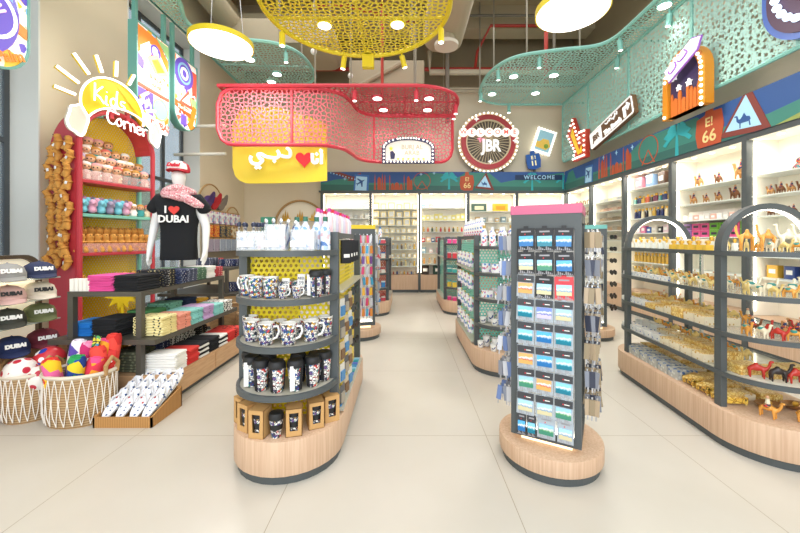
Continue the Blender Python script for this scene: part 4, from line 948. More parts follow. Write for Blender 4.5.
for sx in (-1, 1):
    cl = [((-.41 if sx < 0 else .53) + (.1 if sx < 0 else .075) * cos(t_) * (1 + .12 * sin(4 * t_)), -.2 + sx * .05 + .17 * sin(t_) * (1 + .1 * cos(5 * t_))) for t_ in [2 * pi * i / 30 for i in range(30)]]
    MB().prism(cl, -.03, .01, 'y').build('cloud', mat('cloud_cream', '#ddd3c2'), ks)
    MB().tube([(u, -.04, v) for u, v in cl], .011, 6, closed=True).build('neon_outline', NEON, ks, True)
MB().tube([(.115 + .5 * cos(R(a)), -.03, -.46 + .5 * sin(R(a))) for a in range(40, 146, 7)], .011, 6).build('neon_arc', NEON, ks, True)
LET = {'K': [[(0, 0), (.02, 1)], [(.42, .95), (.05, .45), (.25, .3), (.5, 0)]], 'i': [[(.1, .5), (.08, .05), (.2, 0)], [(.12, .72), (.13, .74)]],
       'd': [[(.35, .4), (.2, .5), (.05, .3), (.12, .03), (.3, .1), (.38, .45)], [(.42, 1), (.38, .3), (.5, 0)]], 's': [[(.35, .48), (.15, .48), (.12, .3), (.32, .2), (.28, .02), (.02, .04)]],
       'C': [[(.5, .75), (.4, .95), (.15, .85), (.02, .4), (.15, .05), (.4, .02), (.55, .2)]], 'o': [[(.2, .5), (.04, .3), (.15, .03), (.35, .2), (.3, .45), (.2, .5)]],
       'r': [[(.05, .5), (.1, 0)], [(.08, .3), (.2, .48), (.35, .46)]], 'n': [[(.05, .5), (.1, 0)], [(.08, .3), (.22, .5), (.34, .35), (.36, .0)]], 'e': [[(.05, .25), (.35, .32), (.25, .5), (.07, .4), (.06, .12), (.25, 0), (.42, .12)]]}
def neon(par, word, s, loc, r, adv, tilt=0, lname='neon_letter'):
    x = 0
    for ch, a in zip(word, adv):
        g_ = MB()
        for st in LET[ch]:
            pts = [(loc[0] + (x + p.x) * s, loc[1], loc[2] + p.y * s + (x * tilt)) for p in smooth_path(st, 4)]
            g_.tube(pts, r, 6)
        g_.build(lname, NEON, par, True); x += a
neon(ks, 'Kids', .21, (-.24, -.04, .03), .009, (.52, .28, .52, .4), .0)
neon(ks, 'Corner', .2, (-.14, -.09, -.2), .009, (.52, .42, .4, .42, .42, .4), -.02)
MB().tube([(-.12, -.04, -.02), (.04, -.04, -.04)], .008, 6).build('neon_underline', NEON, ks, True)
for x in (.0, .2): MB().bx(x - .02, x + .02, .02, .06, -.1, .15).build('mount_bracket', KRED, ks)
# ================================================================ LEFT SIDE: toys, table, mannequin, baskets, caps
KM = Matrix.Translation(KO) @ Matrix.Rotation(KRZ, 4, 'Z')
FUR = mottled('plush_ginger', '#e2a452', '#c88a3c', 40, .95, .5, 300); FURD = mat('plush_brown', '#6b4426', .9)
def plush_camel():
    r = thing('plush_camel', 'x', 'toy')
    pts = [(0, 0, .06), (0, 0, .10), (.0, -.005, .135), (0, -.03, .155), (0, -.05, .15), (.05, -.01, .10), (-.05, -.01, .10), (.035, -.02, .02), (-.035, -.02, .02), (.02, 0, .18), (-.02, 0, .18), (.04, -.045, .0), (-.04, -.045, .0)]
    me = skin(pts, [(0, 1), (1, 2), (2, 3), (3, 4), (1, 5), (1, 6), (0, 7), (0, 8), (2, 9), (2, 10), (7, 11), (8, 12)], [.044, .037, .03, .03, .022, .017, .017, .023, .023, .013, .013, .02, .02], 1)
    mesh_obj('body', me, FUR, r)
    MB().ball((.011, -.05, .165), .004, 6).ball((-.011, -.05, .165), .004, 6).build('eye', BLACK, r, True)
    return r
def plush_tagged():
    r = plush_camel(); MB().box((.02, -.05, .085), (.028, .002, .035), ry=.2).build('paper_tag', PAPER, r); return r
KC, KT = Kind(plush_camel), Kind(plush_tagged)
rows = 10
for i in range(rows):
    for j in range(3):
        p = KM @ Vector((-.075, -.0 + .07 + .12 * j, 2.37 - .152 * i + .02 * (j % 2)))
        tg = random.random() < .4
        lab = 'ginger plush camel%s, red side board, %s column, %s' % (' with white tag' if tg else '', ('right', 'middle', 'left')[j], 'top row' if i == 0 else 'bottom row' if i == rows - 1 else ORD[i] + ' row from top')
        (KT if tg else KC).put(p, 0, lab, 'toy', 'plush camels on the red side board', rot=(R(random.uniform(-8, 8)), R(random.uniform(-30, 30)), KRZ - pi / 2 + R(random.uniform(-20, 20))), scale=.98)
def doll(hat, dress):
    def f():
        r = thing('doll', 'x', 'doll')
        b = MB().lathe([(.03, 0), (.045, .01), (.042, .05), (.022, .095)], n=12); b.build('dress', dress, r, True)
        for s in (-1, 1): MB().tube([(s * .02, -.01, .085), (s * .037, -.025, .04)], [.012, .01], 6).build('arm', dress, r, True)
        MB().ball((0, -.004, .125), (.04, .037, .037), 14).build('head', mat('doll_skin', '#e6b48e', .7), r, True)
        MB().ball((0, .006, .142), (.046, .043, .032), 14).build('headscarf', hat, r, True)
        MB().ball((.014, -.039, .122), (.006, .003, .008), 8).build('eye', BLACK, r, True); MB().ball((-.014, -.039, .122), (.006, .003, .008), 8).build('eye', BLACK, r, True)
        MB().ball((.0, -.04, .107), (.005, .003, .003), 6).build('mouth', RED, r, True)
        return r
    return f
HW = mat('hat_white', '#f0ebe2', .9); HP = mat('hat_pink', '#e8a8a8', .9); HR = mat('hat_coral', '#d66a5c', .9); HB = mat('hat_blue', '#9fd0e0', .9); HBr = mat('hat_ginger', '#c08a40', .9)
DLs = [Kind(doll(HW, HW)), Kind(doll(HP, HW)), Kind(doll(HBr, mat('dress_teal', '#3f9a98', .9))), Kind(doll(HR, mat('dress_cream', '#efe0c0', .9))), Kind(doll(mat('hat_lilac', '#c8b8dc', .9), mat('dress_blue', '#79bcd8', .9)))]
DN = ['white-hatted', 'pink-hatted', 'ginger-hatted teal-robed', 'coral-hatted cream-robed', 'lilac-hatted blue-robed']
for tier, (n, y0, z0, x0) in enumerate(((7, .0, 2.06, .06), (7, .075, 2.17, .04), (6, .15, 2.29, .03), (4, .21, 2.41, .1))):
    if tier: 
        s = tag(MB().bx(0, n * .12 - .03, -.035, .035, 0, .008).build('riser_shelf', KRED), 'small riser under the dolls, %s tier of the red top shelf' % ORD[tier], 'riser'); s.location = KM @ Vector((x0, y0 + .02, z0 - .01)); s.rotation_euler = (0, 0, KRZ)
    for i in range(n):
        k = random.randrange(5)
        k = (0, 1, 0, 3, 2, 2, 1, 3)[i % 8] if tier == 0 else k
        DLs[k].put(KM @ Vector((x0 + .12 * i + .03, y0 + .04, z0 + .001)), KRZ + R(random.uniform(-45, -15)), '%s doll, %s in the %s tier, top toy shelf' % (DN[k], near(i, n), ('front', 'second', 'third', 'rear')[tier]), 'doll', 'dolls on the top toy shelf', scale=1.3)
PB = [Kind(lambda: plushie('#7cc8d8')), Kind(lambda: plushie('#e3a8c0')), Kind(lambda: plushie('#9a8fa8'))]
def plushie(c):
    r = thing('plush_elephant', 'x', 'toy'); m = mat('plush_' + c[1:], c, .95)
    me = skin([(0, 0, .04), (0, 0, .09), (0, -.02, .13), (0, -.06, .12), (0, -.075, .09), (.03, -.03, .02), (-.03, -.03, .02), (.045, -.02, .08), (-.045, -.02, .08)], [(0, 1), (1, 2), (2, 3), (3, 4), (0, 5), (0, 6), (1, 7), (1, 8)], [.042, .036, .038, .018, .012, .02, .02, .016, .016])
    mesh_obj('body', me, m, r)
    for s in (-1, 1): MB().ball((s * .042, 0, .14), (.022, .008, .026), 8).build('ear', m, r, True)
    return r
for i in range(9):
    k = (0, 1, 0, 2)[i % 4] if i < 6 else None
    if k is None: DLs[(0, 2, 3)[i - 6]].put(KM @ Vector((.06 + .1 * i, .04, 1.656)), KRZ - R(25), '%s doll on the teal shelf, %s of its three dolls' % (DN[(0, 2, 3)[i - 6]], near(i - 6, 3)), 'doll', 'dolls on the teal toy shelf')
    else:
        PB[k].put(KM @ Vector((.06 + .1 * i, .04, 1.656)), KRZ - R(25), '%s plush elephant, %s on the front of the teal shelf' % (('turquoise', 'pink', 'grey-violet')[k], near(i, 6)), 'toy', 'plush elephants on the teal shelf', scale=1.2)
        PB[(k + 1) % 3].put(KM @ Vector((.09 + .1 * i, .15, 1.656)), KRZ - R(10), '%s plush elephant, %s in the back row of the teal shelf' % (('turquoise', 'pink', 'grey-violet')[(k + 1) % 3], near(i, 6)), 'toy', 'plush elephants on the teal shelf', scale=1.35)
for tier in range(2):
    for i in range(10):
        KC.put(KM @ Vector((.04 + .09 * i, .04 + .12 * tier, 1.192 + .05 * tier)), KRZ - R(random.uniform(0, 50)), 'ginger plush camel sitting on the lower red shelf, %s of the %s row' % (near(i, 10), ('front', 'back')[tier]), 'toy', 'plush camels on the lower red shelf', scale=1.25 + .2 * tier)
for i in range(8):
    KC.put(KM @ Vector((.06 + .1 * i, .05, .742)), KRZ - R(random.uniform(0, 60)), 'ginger plush camel on the lowest teal shelf behind the clothes table, %s' % near(i, 8), 'toy', 'plush camels on the lowest shelf')
t = thing('burst_card', 'yellow star-burst card at the foot of the toy display', 'card', KM @ Vector((.45, -.06, .66)), KRZ)
MB().prism(star(0, .0, .22, 11, .6), -.006, .006, 'y').build('card', YEL, t); MB().bx(-.02, .02, .006, .03, -.66, .0).build('stay', YEL, t)

# ---- clothes tables
TG = mat('table_metal', '#4d4a42', .45)
def clothes_table(loc, rz, label, W=.6, L=1.25):
    """origin front left corner on the floor; x to the right, y away"""
    t = thing('clothes_table', label, 'display table', loc, rz)
    MB().bx(-.0, W, 0, L, .88, .92).build('tabletop', TG, t)
    MB().bx(-.12, W + .14, -.04, L + .03, .5, .54).build('middle_shelf', TG, t)
    for x in (0, W - .045):
        for y in (.0, L - .045): MB().bx(x, x + .045, y, y + .045, .234, .88).build('leg', TG, t)
    MB().bx(-.2, W + .24, .0, L, .05, .234).build('drawer_base', WOODL, t, bevel=.004)
    MB().bx(-.17, W + .2, .03, L - .03, 0, .05).build('toe_kick', DARK, t)
    for k in range(2): MB().bx(W + .24, W + .246, .02 + k * L / 2, L / 2 - .01 + k * L / 2, .06, .215).build('drawer_front', WOODL, t)
    return t
clothes_table((-2.74, 2.88, 0), 0, 'dark metal clothes table on a maple drawer base, under the T-shirt mannequin', L=1.32)
clothes_table((-3.55, 5.3, 0), 0, 'dark clothes table farther back beside the wicker basket', .9, 1.1)
def garment(): 
    b = MB()
    return tag(b.add(*fold_geo()).build('folded_shirt', [WHITE], None, True, 0), 'x', 'shirt')
def fold_geo(W=.20, D=.26, H=.021):
    """folded cloth: rounded front fold, two soft layers, slight sag"""
    vs = []; fs = []; prof = [(-D / 2, 0), (-D / 2 - .006, H * .25), (-D / 2, H * .48), (-D / 2 + .006, H * .5), (-D / 2, H * .55), (-D / 2 - .004, H * .78), (-D / 2 + .004, H), (0, H * 1.03), (D / 2 - .006, H * .95), (D / 2, H * .5), (D / 2 - .004, 0)]
    xs = [-W / 2, -W / 2 + .008, -W / 4, 0, W / 4, W / 2 - .008, W / 2]; n = len(prof)
    for i, x in enumerate(xs):
        e = 1 if 0 < i < len(xs) - 1 else .55
        for y, z in prof: vs.append((x, y * (1 if e == 1 else .96), H * .5 + (z - H * .5) * e))
    for i in range(len(xs) - 1):
        for j in range(n): fs.append((i * n + j, i * n + (j + 1) % n, (i + 1) * n + (j + 1) % n, (i + 1) * n + j))
    fs += [tuple(range(n))[::-1], tuple((len(xs) - 1) * n + j for j in range(n))]
    return vs, fs
SH = Kind(garment)
def cloth(n, c): return mat('cloth_' + n, c, .9)
CL = dict(pink=cloth('pink', '#e0559f'), black=cloth('black', '#1d1f24'), navy=cloth('navy', '#1f2c4c'), blue=cloth('blue', '#1e7fd0'), yellow=dotted('cloth_yellow', '#ecdfa4', ['#6b6040', '#3a3a30'], 24, .2), coral=dotted('cloth_coral', '#eaa08c', ['#7a5040', '#c87060'], 24, .2),
    aqua=dotted('cloth_aqua', '#8fd0cc', ['#4a8080', '#6aa8a8'], 24, .2), lilac=dotted('cloth_lilac', '#c6a6d0', ['#7a5a90', '#9a7ab0'], 24, .2), mint=dotted('cloth_mint', '#7fb8a0', ['#2f6050', '#4a8068'], 24, .25), white=cloth('white', '#efeeea'), red=cloth('red', '#d33a35'),
    olive=dotted('cloth_olive', '#5d6350', ['#2d3328', '#8a8f74'], 24, .3), blackp=dotted('cloth_black_print', '#23242a', ['#d8c890', '#e8e8e8'], 40, .28), navyp=dotted('cloth_navy_print', '#26335c', ['#e8e8f0', '#8fa0c8'], 40, .3), greyp=dotted('cloth_grey_print', '#5b6278', ['#e0e0e8', '#2a2f48'], 36, .3),
    greenp=dotted('cloth_green_print', '#5f8468', ['#d8e0d0', '#2f4a38'], 36, .28), redp=dotted('cloth_red_print', '#c04850', ['#f0e0e0', '#802028'], 40, .3), bw=dotted('cloth_black_white', '#e8e6e0', ['#22222a', '#33333a'], 34, .38), rb=dotted('cloth_red_black', '#d8423a', ['#1c1c20', '#2a1a1a'], 30, .36), mustard=cloth('mustard', '#d9a52c'), green=cloth('green', '#4f8f58'))
WORD = {'blackp': 'black patterned', 'navyp': 'navy patterned', 'greyp': 'grey patterned', 'greenp': 'green patterned', 'redp': 'red patterned', 'bw': 'black and white printed', 'rb': 'red and black printed'}
def stack(loc, rz, cols, where, n=None, sc=(1, 1, 1), same=None):
    cols = cols if isinstance(cols, list) else [cols] * n; N = len(cols); z = 0
    for i, c_ in enumerate(cols):
        a = rz + R(random.uniform(-4, 4)); w_ = WORD.get(c_, c_)
        lab = '%s shirt, %s, %s' % (w_, up(i, N), where)
        SH.put((loc[0] + random.uniform(-.006, .006), loc[1] + random.uniform(-.006, .006), loc[2] + z + .001), a, lab, 'shirt', 'shirts: ' + where, mats={'folded_shirt': CL[c_]}, scale=sc)
        z += .0216 * sc[2]
E_ = pi / 2
TX0, TX1, TZ = -2.74, -2.14, .921
stack((-2.48, 3.02, TZ), 0, 'pink', 'at the table front, beside the white bottles', 6)
stack((-2.27, 3.02, TZ), 0, 'black', 'at the front right corner of the tabletop', 6)
for i, (c_, n, y) in enumerate((('blackp', 7, 3.25), ('navyp', 6, 3.43), ('greyp', 6, 3.61), ('greenp', 6, 3.78), ('white', 6, 3.95), ('redp', 5, 4.12))):
    stack((-2.28, y, TZ), E_, c_, '%s tabletop edge stack behind the black corner' % ORD[i], n, sc=(.82, .95, 1))
stack((-2.56, 3.35, TZ), E_, ['white', 'blue', 'blue'], 'under the mannequin'); stack((-2.62, 3.98, TZ), E_, 'greenp', 'behind the mannequin pole', 5)
M2 = .541
stack((-2.70, 3.07, M2), 0, 'blue', 'at the left end of the middle shelf', 5); stack((-2.45, 3.02, M2), 0, 'black', 'in the middle of the middle shelf front', 7)
for i, (c_, n, y) in enumerate((('yellow', 7, 3.03), ('coral', 6, 3.23), ('aqua', 6, 3.43), ('lilac', 6, 3.63), ('aqua', 5, 3.83), ('bw', 5, 4.03))):
    stack((-2.13, y, M2), E_, c_, 'on the middle shelf edge, %s' % near(i, 6), n, sc=(.95, .95, 1.05))
for i, (c_, n, y) in enumerate((('green', 7, 3.3), ('mint', 8, 3.55), ('navy', 8, 3.8), ('mustard', 6, 4.02))): stack((-2.4, y, M2), E_, c_, 'in the inner row of the middle shelf, %s' % near(i, 4), n, sc=(.95, .9, 1.05))
B2 = .236
for i, (c_, n, y) in enumerate((('white', 7, 3.03), ('red', 6, 3.21), ('white', 6, 3.39), ('black', 6, 3.57), ('white', 5, 3.74), ('red', 5, 3.91), ('rb', 5, 4.08))):
    cs = [c_ if k % 2 == 0 or c_ != 'white' else 'black' if i > 1 else 'white' for k in range(n)]
    stack((-2.04, y, B2), E_, cs, 'on the drawer base edge, %s' % near(i, 7), sc=(.8, 1, 1.0))
for i, (c_, n, y) in enumerate((('olive', 7, 3.05), ('navyp', 8, 3.25), ('bw', 8, 3.45), ('bw', 8, 3.65), ('blackp', 7, 3.87))): stack((-2.33, y, B2), E_, c_, 'drawer base inner row, %s' % near(i, 5), n, sc=(.95, .9, 1.1))
stack((-2.585, 3.07, B2), 0, ['navy', 'white', 'navy', 'white', 'navy', 'mustard', 'mustard', 'mustard', 'mustard'], 'at the left end of the drawer base')
# small bottles and jars at the back left of the tabletop
def bottle_(capc, body='#f3f1ea', h=.085, r=.021):
    def f():
        t = thing('pump_bottle', 'x', 'bottle'); MB().lathe([(r, 0), (r, h * .72), (r * .5, h * .82), (r * .5, h * .86)], n=12).build('bottle_body', mat('bottle_' + body[1:], body, .3), t, True, angle=40)
        MB().lathe([(r * .75, h * .84), (r * .75, h * 1.1)], n=12).build('cap', mat('cap_' + capc[1:], capc, .4), t, True, angle=40); return t
    return f
WB_ = Kind(bottle_('#2f6fa8')); BX_ = Kind(lambda: tag(MB().bx(-.02, .02, -.03, .03, 0, .1).build('soap_box', mat('soap_white', '#f0ece2')), 'x', 'box'))
for i in range(5): BX_.put((-2.72 + .034 * i, 2.93, TZ), 0, 'narrow white carton at the front left table corner, %s' % nth(i, 5), 'box', 'narrow cartons on the clothes table')
for r_ in range(2):
    for i in range(9): WB_.put((-2.71 + .06 * i, 3.16 + .1 * r_, TZ), 0, 'white blue-capped bottle on the clothes table, %s, %s row' % (nth(i, 9), ('front', 'back')[r_]), 'bottle', 'blue-capped bottles on the clothes table')

# ---- mannequin
SKINW = mat('mannequin_white', '#eeeeec', .35)
def mannequin(name, label, loc, rz, shirt=None, bend=False):
    t = thing(name, label, 'mannequin', loc, rz)
    hz = .27
    P = [(0, 0, hz + .02), (0, 0, hz + .18), (0, 0, hz + .42), (0, .01, hz + .6), (0, .0, hz + .69), (0, -.02, hz + .78), (0, -.005, hz + .88)]
    Rr = [(.15, .11), (.13, .1), (.15, .115), (.075, .06), (.042, .045), (.064, .082), (.082, .1)]
    Eg = [(0, 1), (1, 2), (2, 3), (3, 4), (4, 5), (5, 6)]
    for s in (-1, 1):
        b = len(P)
        if bend: P += [(s * .17, 0, hz + .56), (s * .30, .02, hz + .33), (s * .17, -.1, hz + .24), (s * .12, -.13, hz + .2)]
        else: P += [(s * .17, 0, hz + .56), (s * .255, .03, hz + .30), (s * .27, -.03, hz + .06), (s * .27, -.05, hz - .02)]
        Rr += [.062, .045, .03, (.028, .022)]; Eg += [(2, b), (b, b + 1), (b + 1, b + 2), (b + 2, b + 3)]
        w_ = Vector(P[b + 3])
        for k, (dx, L) in enumerate(((-.022, .06), (-.007, .07), (.008, .065), (.021, .05))):
            c_ = len(P); P += [tuple(w_ + Vector((dx * .3, dx, -.03))), tuple(w_ + Vector((-s * .012, dx * 1.2 - .01, -.03 - L)))]; Rr += [.010, .008]; Eg += [(b + 3, c_), (c_, c_ + 1)]
        c_ = len(P); P += [tuple(w_ + Vector((-s * .01, -.03, -.015))), tuple(w_ + Vector((-s * .02, -.05, -.05)))]; Rr += [.010, .009]; Eg += [(b + 3, c_), (c_, c_ + 1)]
    mesh_obj('body', skin(P, Eg, Rr, 2), SKINW, t)
    MB().lathe([(.085, 0), (.085, .008), (.02, .014), (.014, .02), (.014, hz + .05)], n=20).build('stand', CHROME, t, True, angle=30)
    # shirt
    S = [(0, 0, hz - .2), (0, 0, hz), (0, 0, hz + .22), (0, 0, hz + .44), (0, .0, hz + .60), (.19, 0, hz + .57), (-.19, 0, hz + .57), (.275, .01, hz + .43), (-.275, .01, hz + .43)]
    sm = skin(S, [(0, 1), (1, 2), (2, 3), (3, 4), (3, 5), (3, 6), (5, 7), (6, 8)], [(.205, .15), (.195, .14), (.175, .125), (.185, .135), (.10, .085), (.085, .085), (.085, .085), (.078, .072), (.078, .072)], 2)
    bm2 = bmesh.new(); bm2.from_mesh(sm); bmesh.ops.bisect_plane(bm2, geom=bm2.verts[:] + bm2.edges[:] + bm2.faces[:], plane_co=(0, 0, hz - .06), plane_no=(0, 0, -1), clear_outer=True); bm2.to_mesh(sm); bm2.free()
    so = mesh_obj('shirt', sm, shirt, t)
    return t, so, hz
mn, so, hz = mannequin('shirt_mannequin', 'white mannequin in a black I love DUBAI T-shirt and pink scarf', (-2.39, 3.76, .921), R(8), mat('tee_black', '#15171b', .9))
mn.scale = (1, 1, 1)
text('shirt_lettering', 'I', .1, WHITE, so, (-.06, -.156, hz + .455), depth=.003, bold=.003); text('shirt_lettering', 'DUBAI', .1, WHITE, so, (.015, -.156, hz + .36), depth=.003, bold=.003)
MB().prism(heart(.02, hz + .455, .055), -.152, -.16, 'y').build('heart_print', mat('heart_red2', '#dd4038', .7), so)
sc = dotted('scarf_check', '#dfa3a8', ['#f2e3e2', '#c76a75'], 60, .42); b = MB()
for k in range(3): b.tube([((.12 + .014 * sin(5 * a + k)) * cos(a) * (1.1 - .08 * k), (.11 + .01 * cos(3 * a)) * sin(a) - .01, hz + .6 + .035 * k + .02 * sin(2 * a + k * 2)) for a in [2 * pi * i / 28 for i in range(28)]], .036, 8, closed=True)
b.tube([(.06, -.1, hz + .63), (.14, -.13, hz + .57), (.22, -.11, hz + .52), (.27, -.08, hz + .5)], [.04, .05, .045, .02], 8)
b.build('scarf', sc, mn, True)
def cap_geo(par, z, fc, bc, yb=0, s=1):
    c1 = MB().lathe([(.098 * s, 0), (.1 * s, .03 * s), (.085 * s, .075 * s), (.05 * s, .1 * s), (.01, .108 * s)], (0, yb, z), 20, sy=1.15).build('crown', bc, par, True)
    n = 12; o = [(.1 * s * cos(pi + pi * i / n), yb + .1 * s * 1.1 * sin(pi + pi * i / n)) for i in range(n + 1)]; o2 = [(.092 * s * cos(pi + pi * i / n), yb - .0 + (.2 * s) * sin(pi + pi * i / n) ** 1) for i in range(n + 1)]
    b = MB(); vs = [(x, y, z + .012) for x, y in o] + [(x * 1.02, y, z - .008 - .012 * (1 - abs(x) / (.1 * s)) * 0) for x, y in o2] + [(x, y, z + .006) for x, y in o] + [(x * 1.02, y, z - .014) for x, y in o2]
    m_ = n + 1; fs = []
    for i in range(n): fs += [(i, i + 1, m_ + i + 1, m_ + i), (2 * m_ + i, 3 * m_ + i, 3 * m_ + i + 1, 2 * m_ + i + 1), (m_ + i, m_ + i + 1, 3 * m_ + i + 1, 3 * m_ + i)]
    b.add(vs, fs).build('brim', fc, par, True)
    return c1
hat = thing('baseball_cap', 'red and white cap with red lettering on the mannequin head', 'cap', mn.location + Vector((0, -.0, hz + .875)), R(8))
cap_geo(hat, 0, mat('cap_red', '#cf3040', .8), mat('cap_red', '#cf3040', .8), s=1.0)
p_ = MB().lathe([(.1015, .012), (.1025, .033), (.088, .075), (.056, .1)], (0, -.006, 0), 20, sy=1.15); p_.f = [f for f in p_.f if len(f) == 4 and all(p_.v[i][1] < -.03 for i in f)]; p_.m = [0] * len(p_.f)
p_.build('front_panel', WHITE, hat, True)
text('cap_lettering', 'Dubai', .05, mat('cap_red', '#cf3040'), hat, (0, -.135, .045), (R(-12), 0, 0), depth=.003, bold=.003, shear=.3)
mm, so2, _ = mannequin('hand_on_hip_mannequin', 'white mannequin with a bent arm and navy shirt behind the caps', (-3.86, 2.98, 1.02), R(70), mat('tee_navy', '#232a44', .9), True)
t = thing('plinth', 'plain white plinth under the mannequin with the bent arm', 'plinth', (-3.86, 2.98, 0)); MB().bx(-.18, .18, -.2, .2, 0, 1.0).build('plinth_body', CREAM, t); MB().bx(-.19, .19, -.21, .21, 1.0, 1.02).build('plinth_top', WHITE, t)

# ---- baskets
WICK = stripes('wicker', ['#b0906a', '#8a6b45', '#bfa47c'], 'xz', 55, .85, 1)
def macrame_basket(label, loc, rx, ry, h):
    t = thing('macrame_basket', label, 'basket', loc)
    b = MB(); n = 32
    prof = [(.88, 0), (.94, .06), (1.0, h * .5), (1.0, h)]; outer = [(k * rx, z) for k, z in prof]
    b.lathe([(k, z) for k, z in prof] + [(.95, h), (.93, h * .5), (.85, .02)], n=n, sx=rx, sy=ry); b.build('wicker_body', WICK, t, True, angle=40)
    MB().tube([(rx * cos(a), ry * sin(a), h) for a in [2 * pi * i / 40 for i in range(40)]], .014, 6, closed=True).build('rim', mat('rope_cream', '#d9cfbd', .9), t, True)
    N = 26; zs = [h - .01, h * .78, h * .5, h * .24, .02]
    for k in range(N):
        for dirn in (1, -1):
            pts = []
            for i, z in enumerate(zs):
                off = (0, .5, .94, .5, 0)[i] * dirn * .5; a = 2 * pi * (k + off) / N; q = 1.015 if z > .07 else .95
                pts.append((rx * q * cos(a), ry * q * sin(a), z))
            MB().tube(pts, .0036, 4, caps=False).build('net_cord', mat('rope_white', '#efe9df', .9), t)
    for a in (0, pi):
        x = rx * cos(a); MB().tube([(x * .98, -.05, h - .02), (x * 1.0, -.055, h + .05), (x * 1.0, 0, h + .1), (x * 1.0, .055, h + .05), (x * .98, .05, h - .02)], .014, 8).build('rope_handle', mat('rope_tan', '#b08a5a', .9), t, True)
    return t
macrame_basket('macrame-netted wicker basket full of rolled beach towels, next to the slippers', (-2.43, 2.66, 0), .235, .17, .365)
macrame_basket('macrame-netted wicker basket of footballs, under the cap shelves', (-2.85, 2.72, 0), .183, .17, .345)
def football(m): return lambda: tag(MB().ball((0, 0, 0), .1, 20).build('football', m, None, True), 'x', 'ball')
F1 = dotted('ball_white_red', '#ece8e2', ['#c02840', '#c02840'], 14, .36, .35); F2 = dotted('ball_red', '#c8303a', ['#2040a0', '#f0f0f0', '#208050'], 14, .38, .35)
for i, (x, y, z, m, l) in enumerate(((-2.86, 2.64, .36, F1, 'white and red football on top at the basket front'), (-2.80, 2.80, .40, F2, 'red football with blue patches at the back of the ball basket'), (-2.74, 2.68, .30, F1, 'white and red football low beside the towel basket'), (-2.96, 2.78, .32, F2, 'red football low at the left rear of the ball basket'))):
    o = football(m)(); tag(o, l, 'ball', 'footballs in the basket'); o.location = (x, y, z); o.rotation_euler = (i, i * 2, 0)
def towel(cs, nm):
    def f():
        t = thing('rolled_towel', 'x', 'towel'); m = doodle('towel_' + nm, cs[0], 16, cs[1:], .8, .95, None)
        pr = [(.0, .0), (.04, .01), (.046, .05), (.046, .26), (.04, .3), (.0, .302)]
        b = MB(); b.tube([(0, 0, 0), (0, 0, .03), (.004, 0, .15), (0, 0, .27), (0, 0, .30)], [.036, .046, .044, .047, .038], 14); b.build('towel_roll', m, t, True)
        MB().tube([(.02 * k / 14 * cos(k * .9) * 1.6, .02 * k / 14 * sin(k * .9) * 1.6, .303) for k in range(15)], .005, 4).build('spiral_edge', m, t, True)
        MB().box((0, -.046, .14), (.045, .002, .09)).build('paper_band', doodle('band_' + nm, cs[1], 30, (cs[0], '#f4e04a', '#ffffff'), .6, .6, None), t)
        return t
    return f
TW = [('yellow and red', ('#f2c52a', '#d83a30', '#f2c52a', '#e86aa0')), ('violet and white', ('#7a58b8', '#efe8f4', '#5a4aa8', '#f4f4f8')), ('blue and green', ('#2050a8', '#2a9a58', '#1c3f90', '#e8d030')), ('red', ('#d8322e', '#e04038', '#c82a28', '#e84a40')), ('orange and pink', ('#ee8a28', '#e8508a', '#f2a030', '#e03a50')), ('pink and magenta', ('#e4488c', '#f090b8', '#c83070', '#ffffff'))]
for i, (x, y, z, k, rx_, ry_) in enumerate(((-2.52, 2.58, .19, 0, 8, -4), (-2.42, 2.58, .20, 2, 8, 4), (-2.33, 2.60, .17, 4, 8, 10), (-2.28, 2.66, .24, 3, 6, 12), (-2.53, 2.70, .27, 1, 0, -8), (-2.44, 2.73, .25, 5, 0, -2), (-2.36, 2.75, .27, 4, 0, 5), (-2.31, 2.76, .30, 3, -4, 8))):
    TWK = Kind(towel(TW[k][1], TW[k][0].replace(' ', '_'))); TWK.put((x, y, z), 0, '%s rolled beach towel standing in the basket, %s' % (TW[k][0], ('front left', 'front middle', 'front right', 'at the right handle', 'back left', 'back middle', 'back right of middle', 'back right corner')[i]), 'towel', 'rolled towels in the basket', scale=(1.12, 1.12, 1), rot=(R(rx_), R(ry_), i))
t = thing('towel_label_card', 'small blue and yellow swing card sticking up from the towel basket', 'card', (-2.33, 2.68, .5)); MB().box((0, 0, .07), (.055, .003, .1), ry=R(14)).build('card', doodle('swing_card', '#4a9ac8', 30, ('#e8d84a', '#5ab060'), .6), t); MB().tube([(0, 0, -.02), (.0, 0, .03)], .003, 5).build('card_string', WHITE, t)
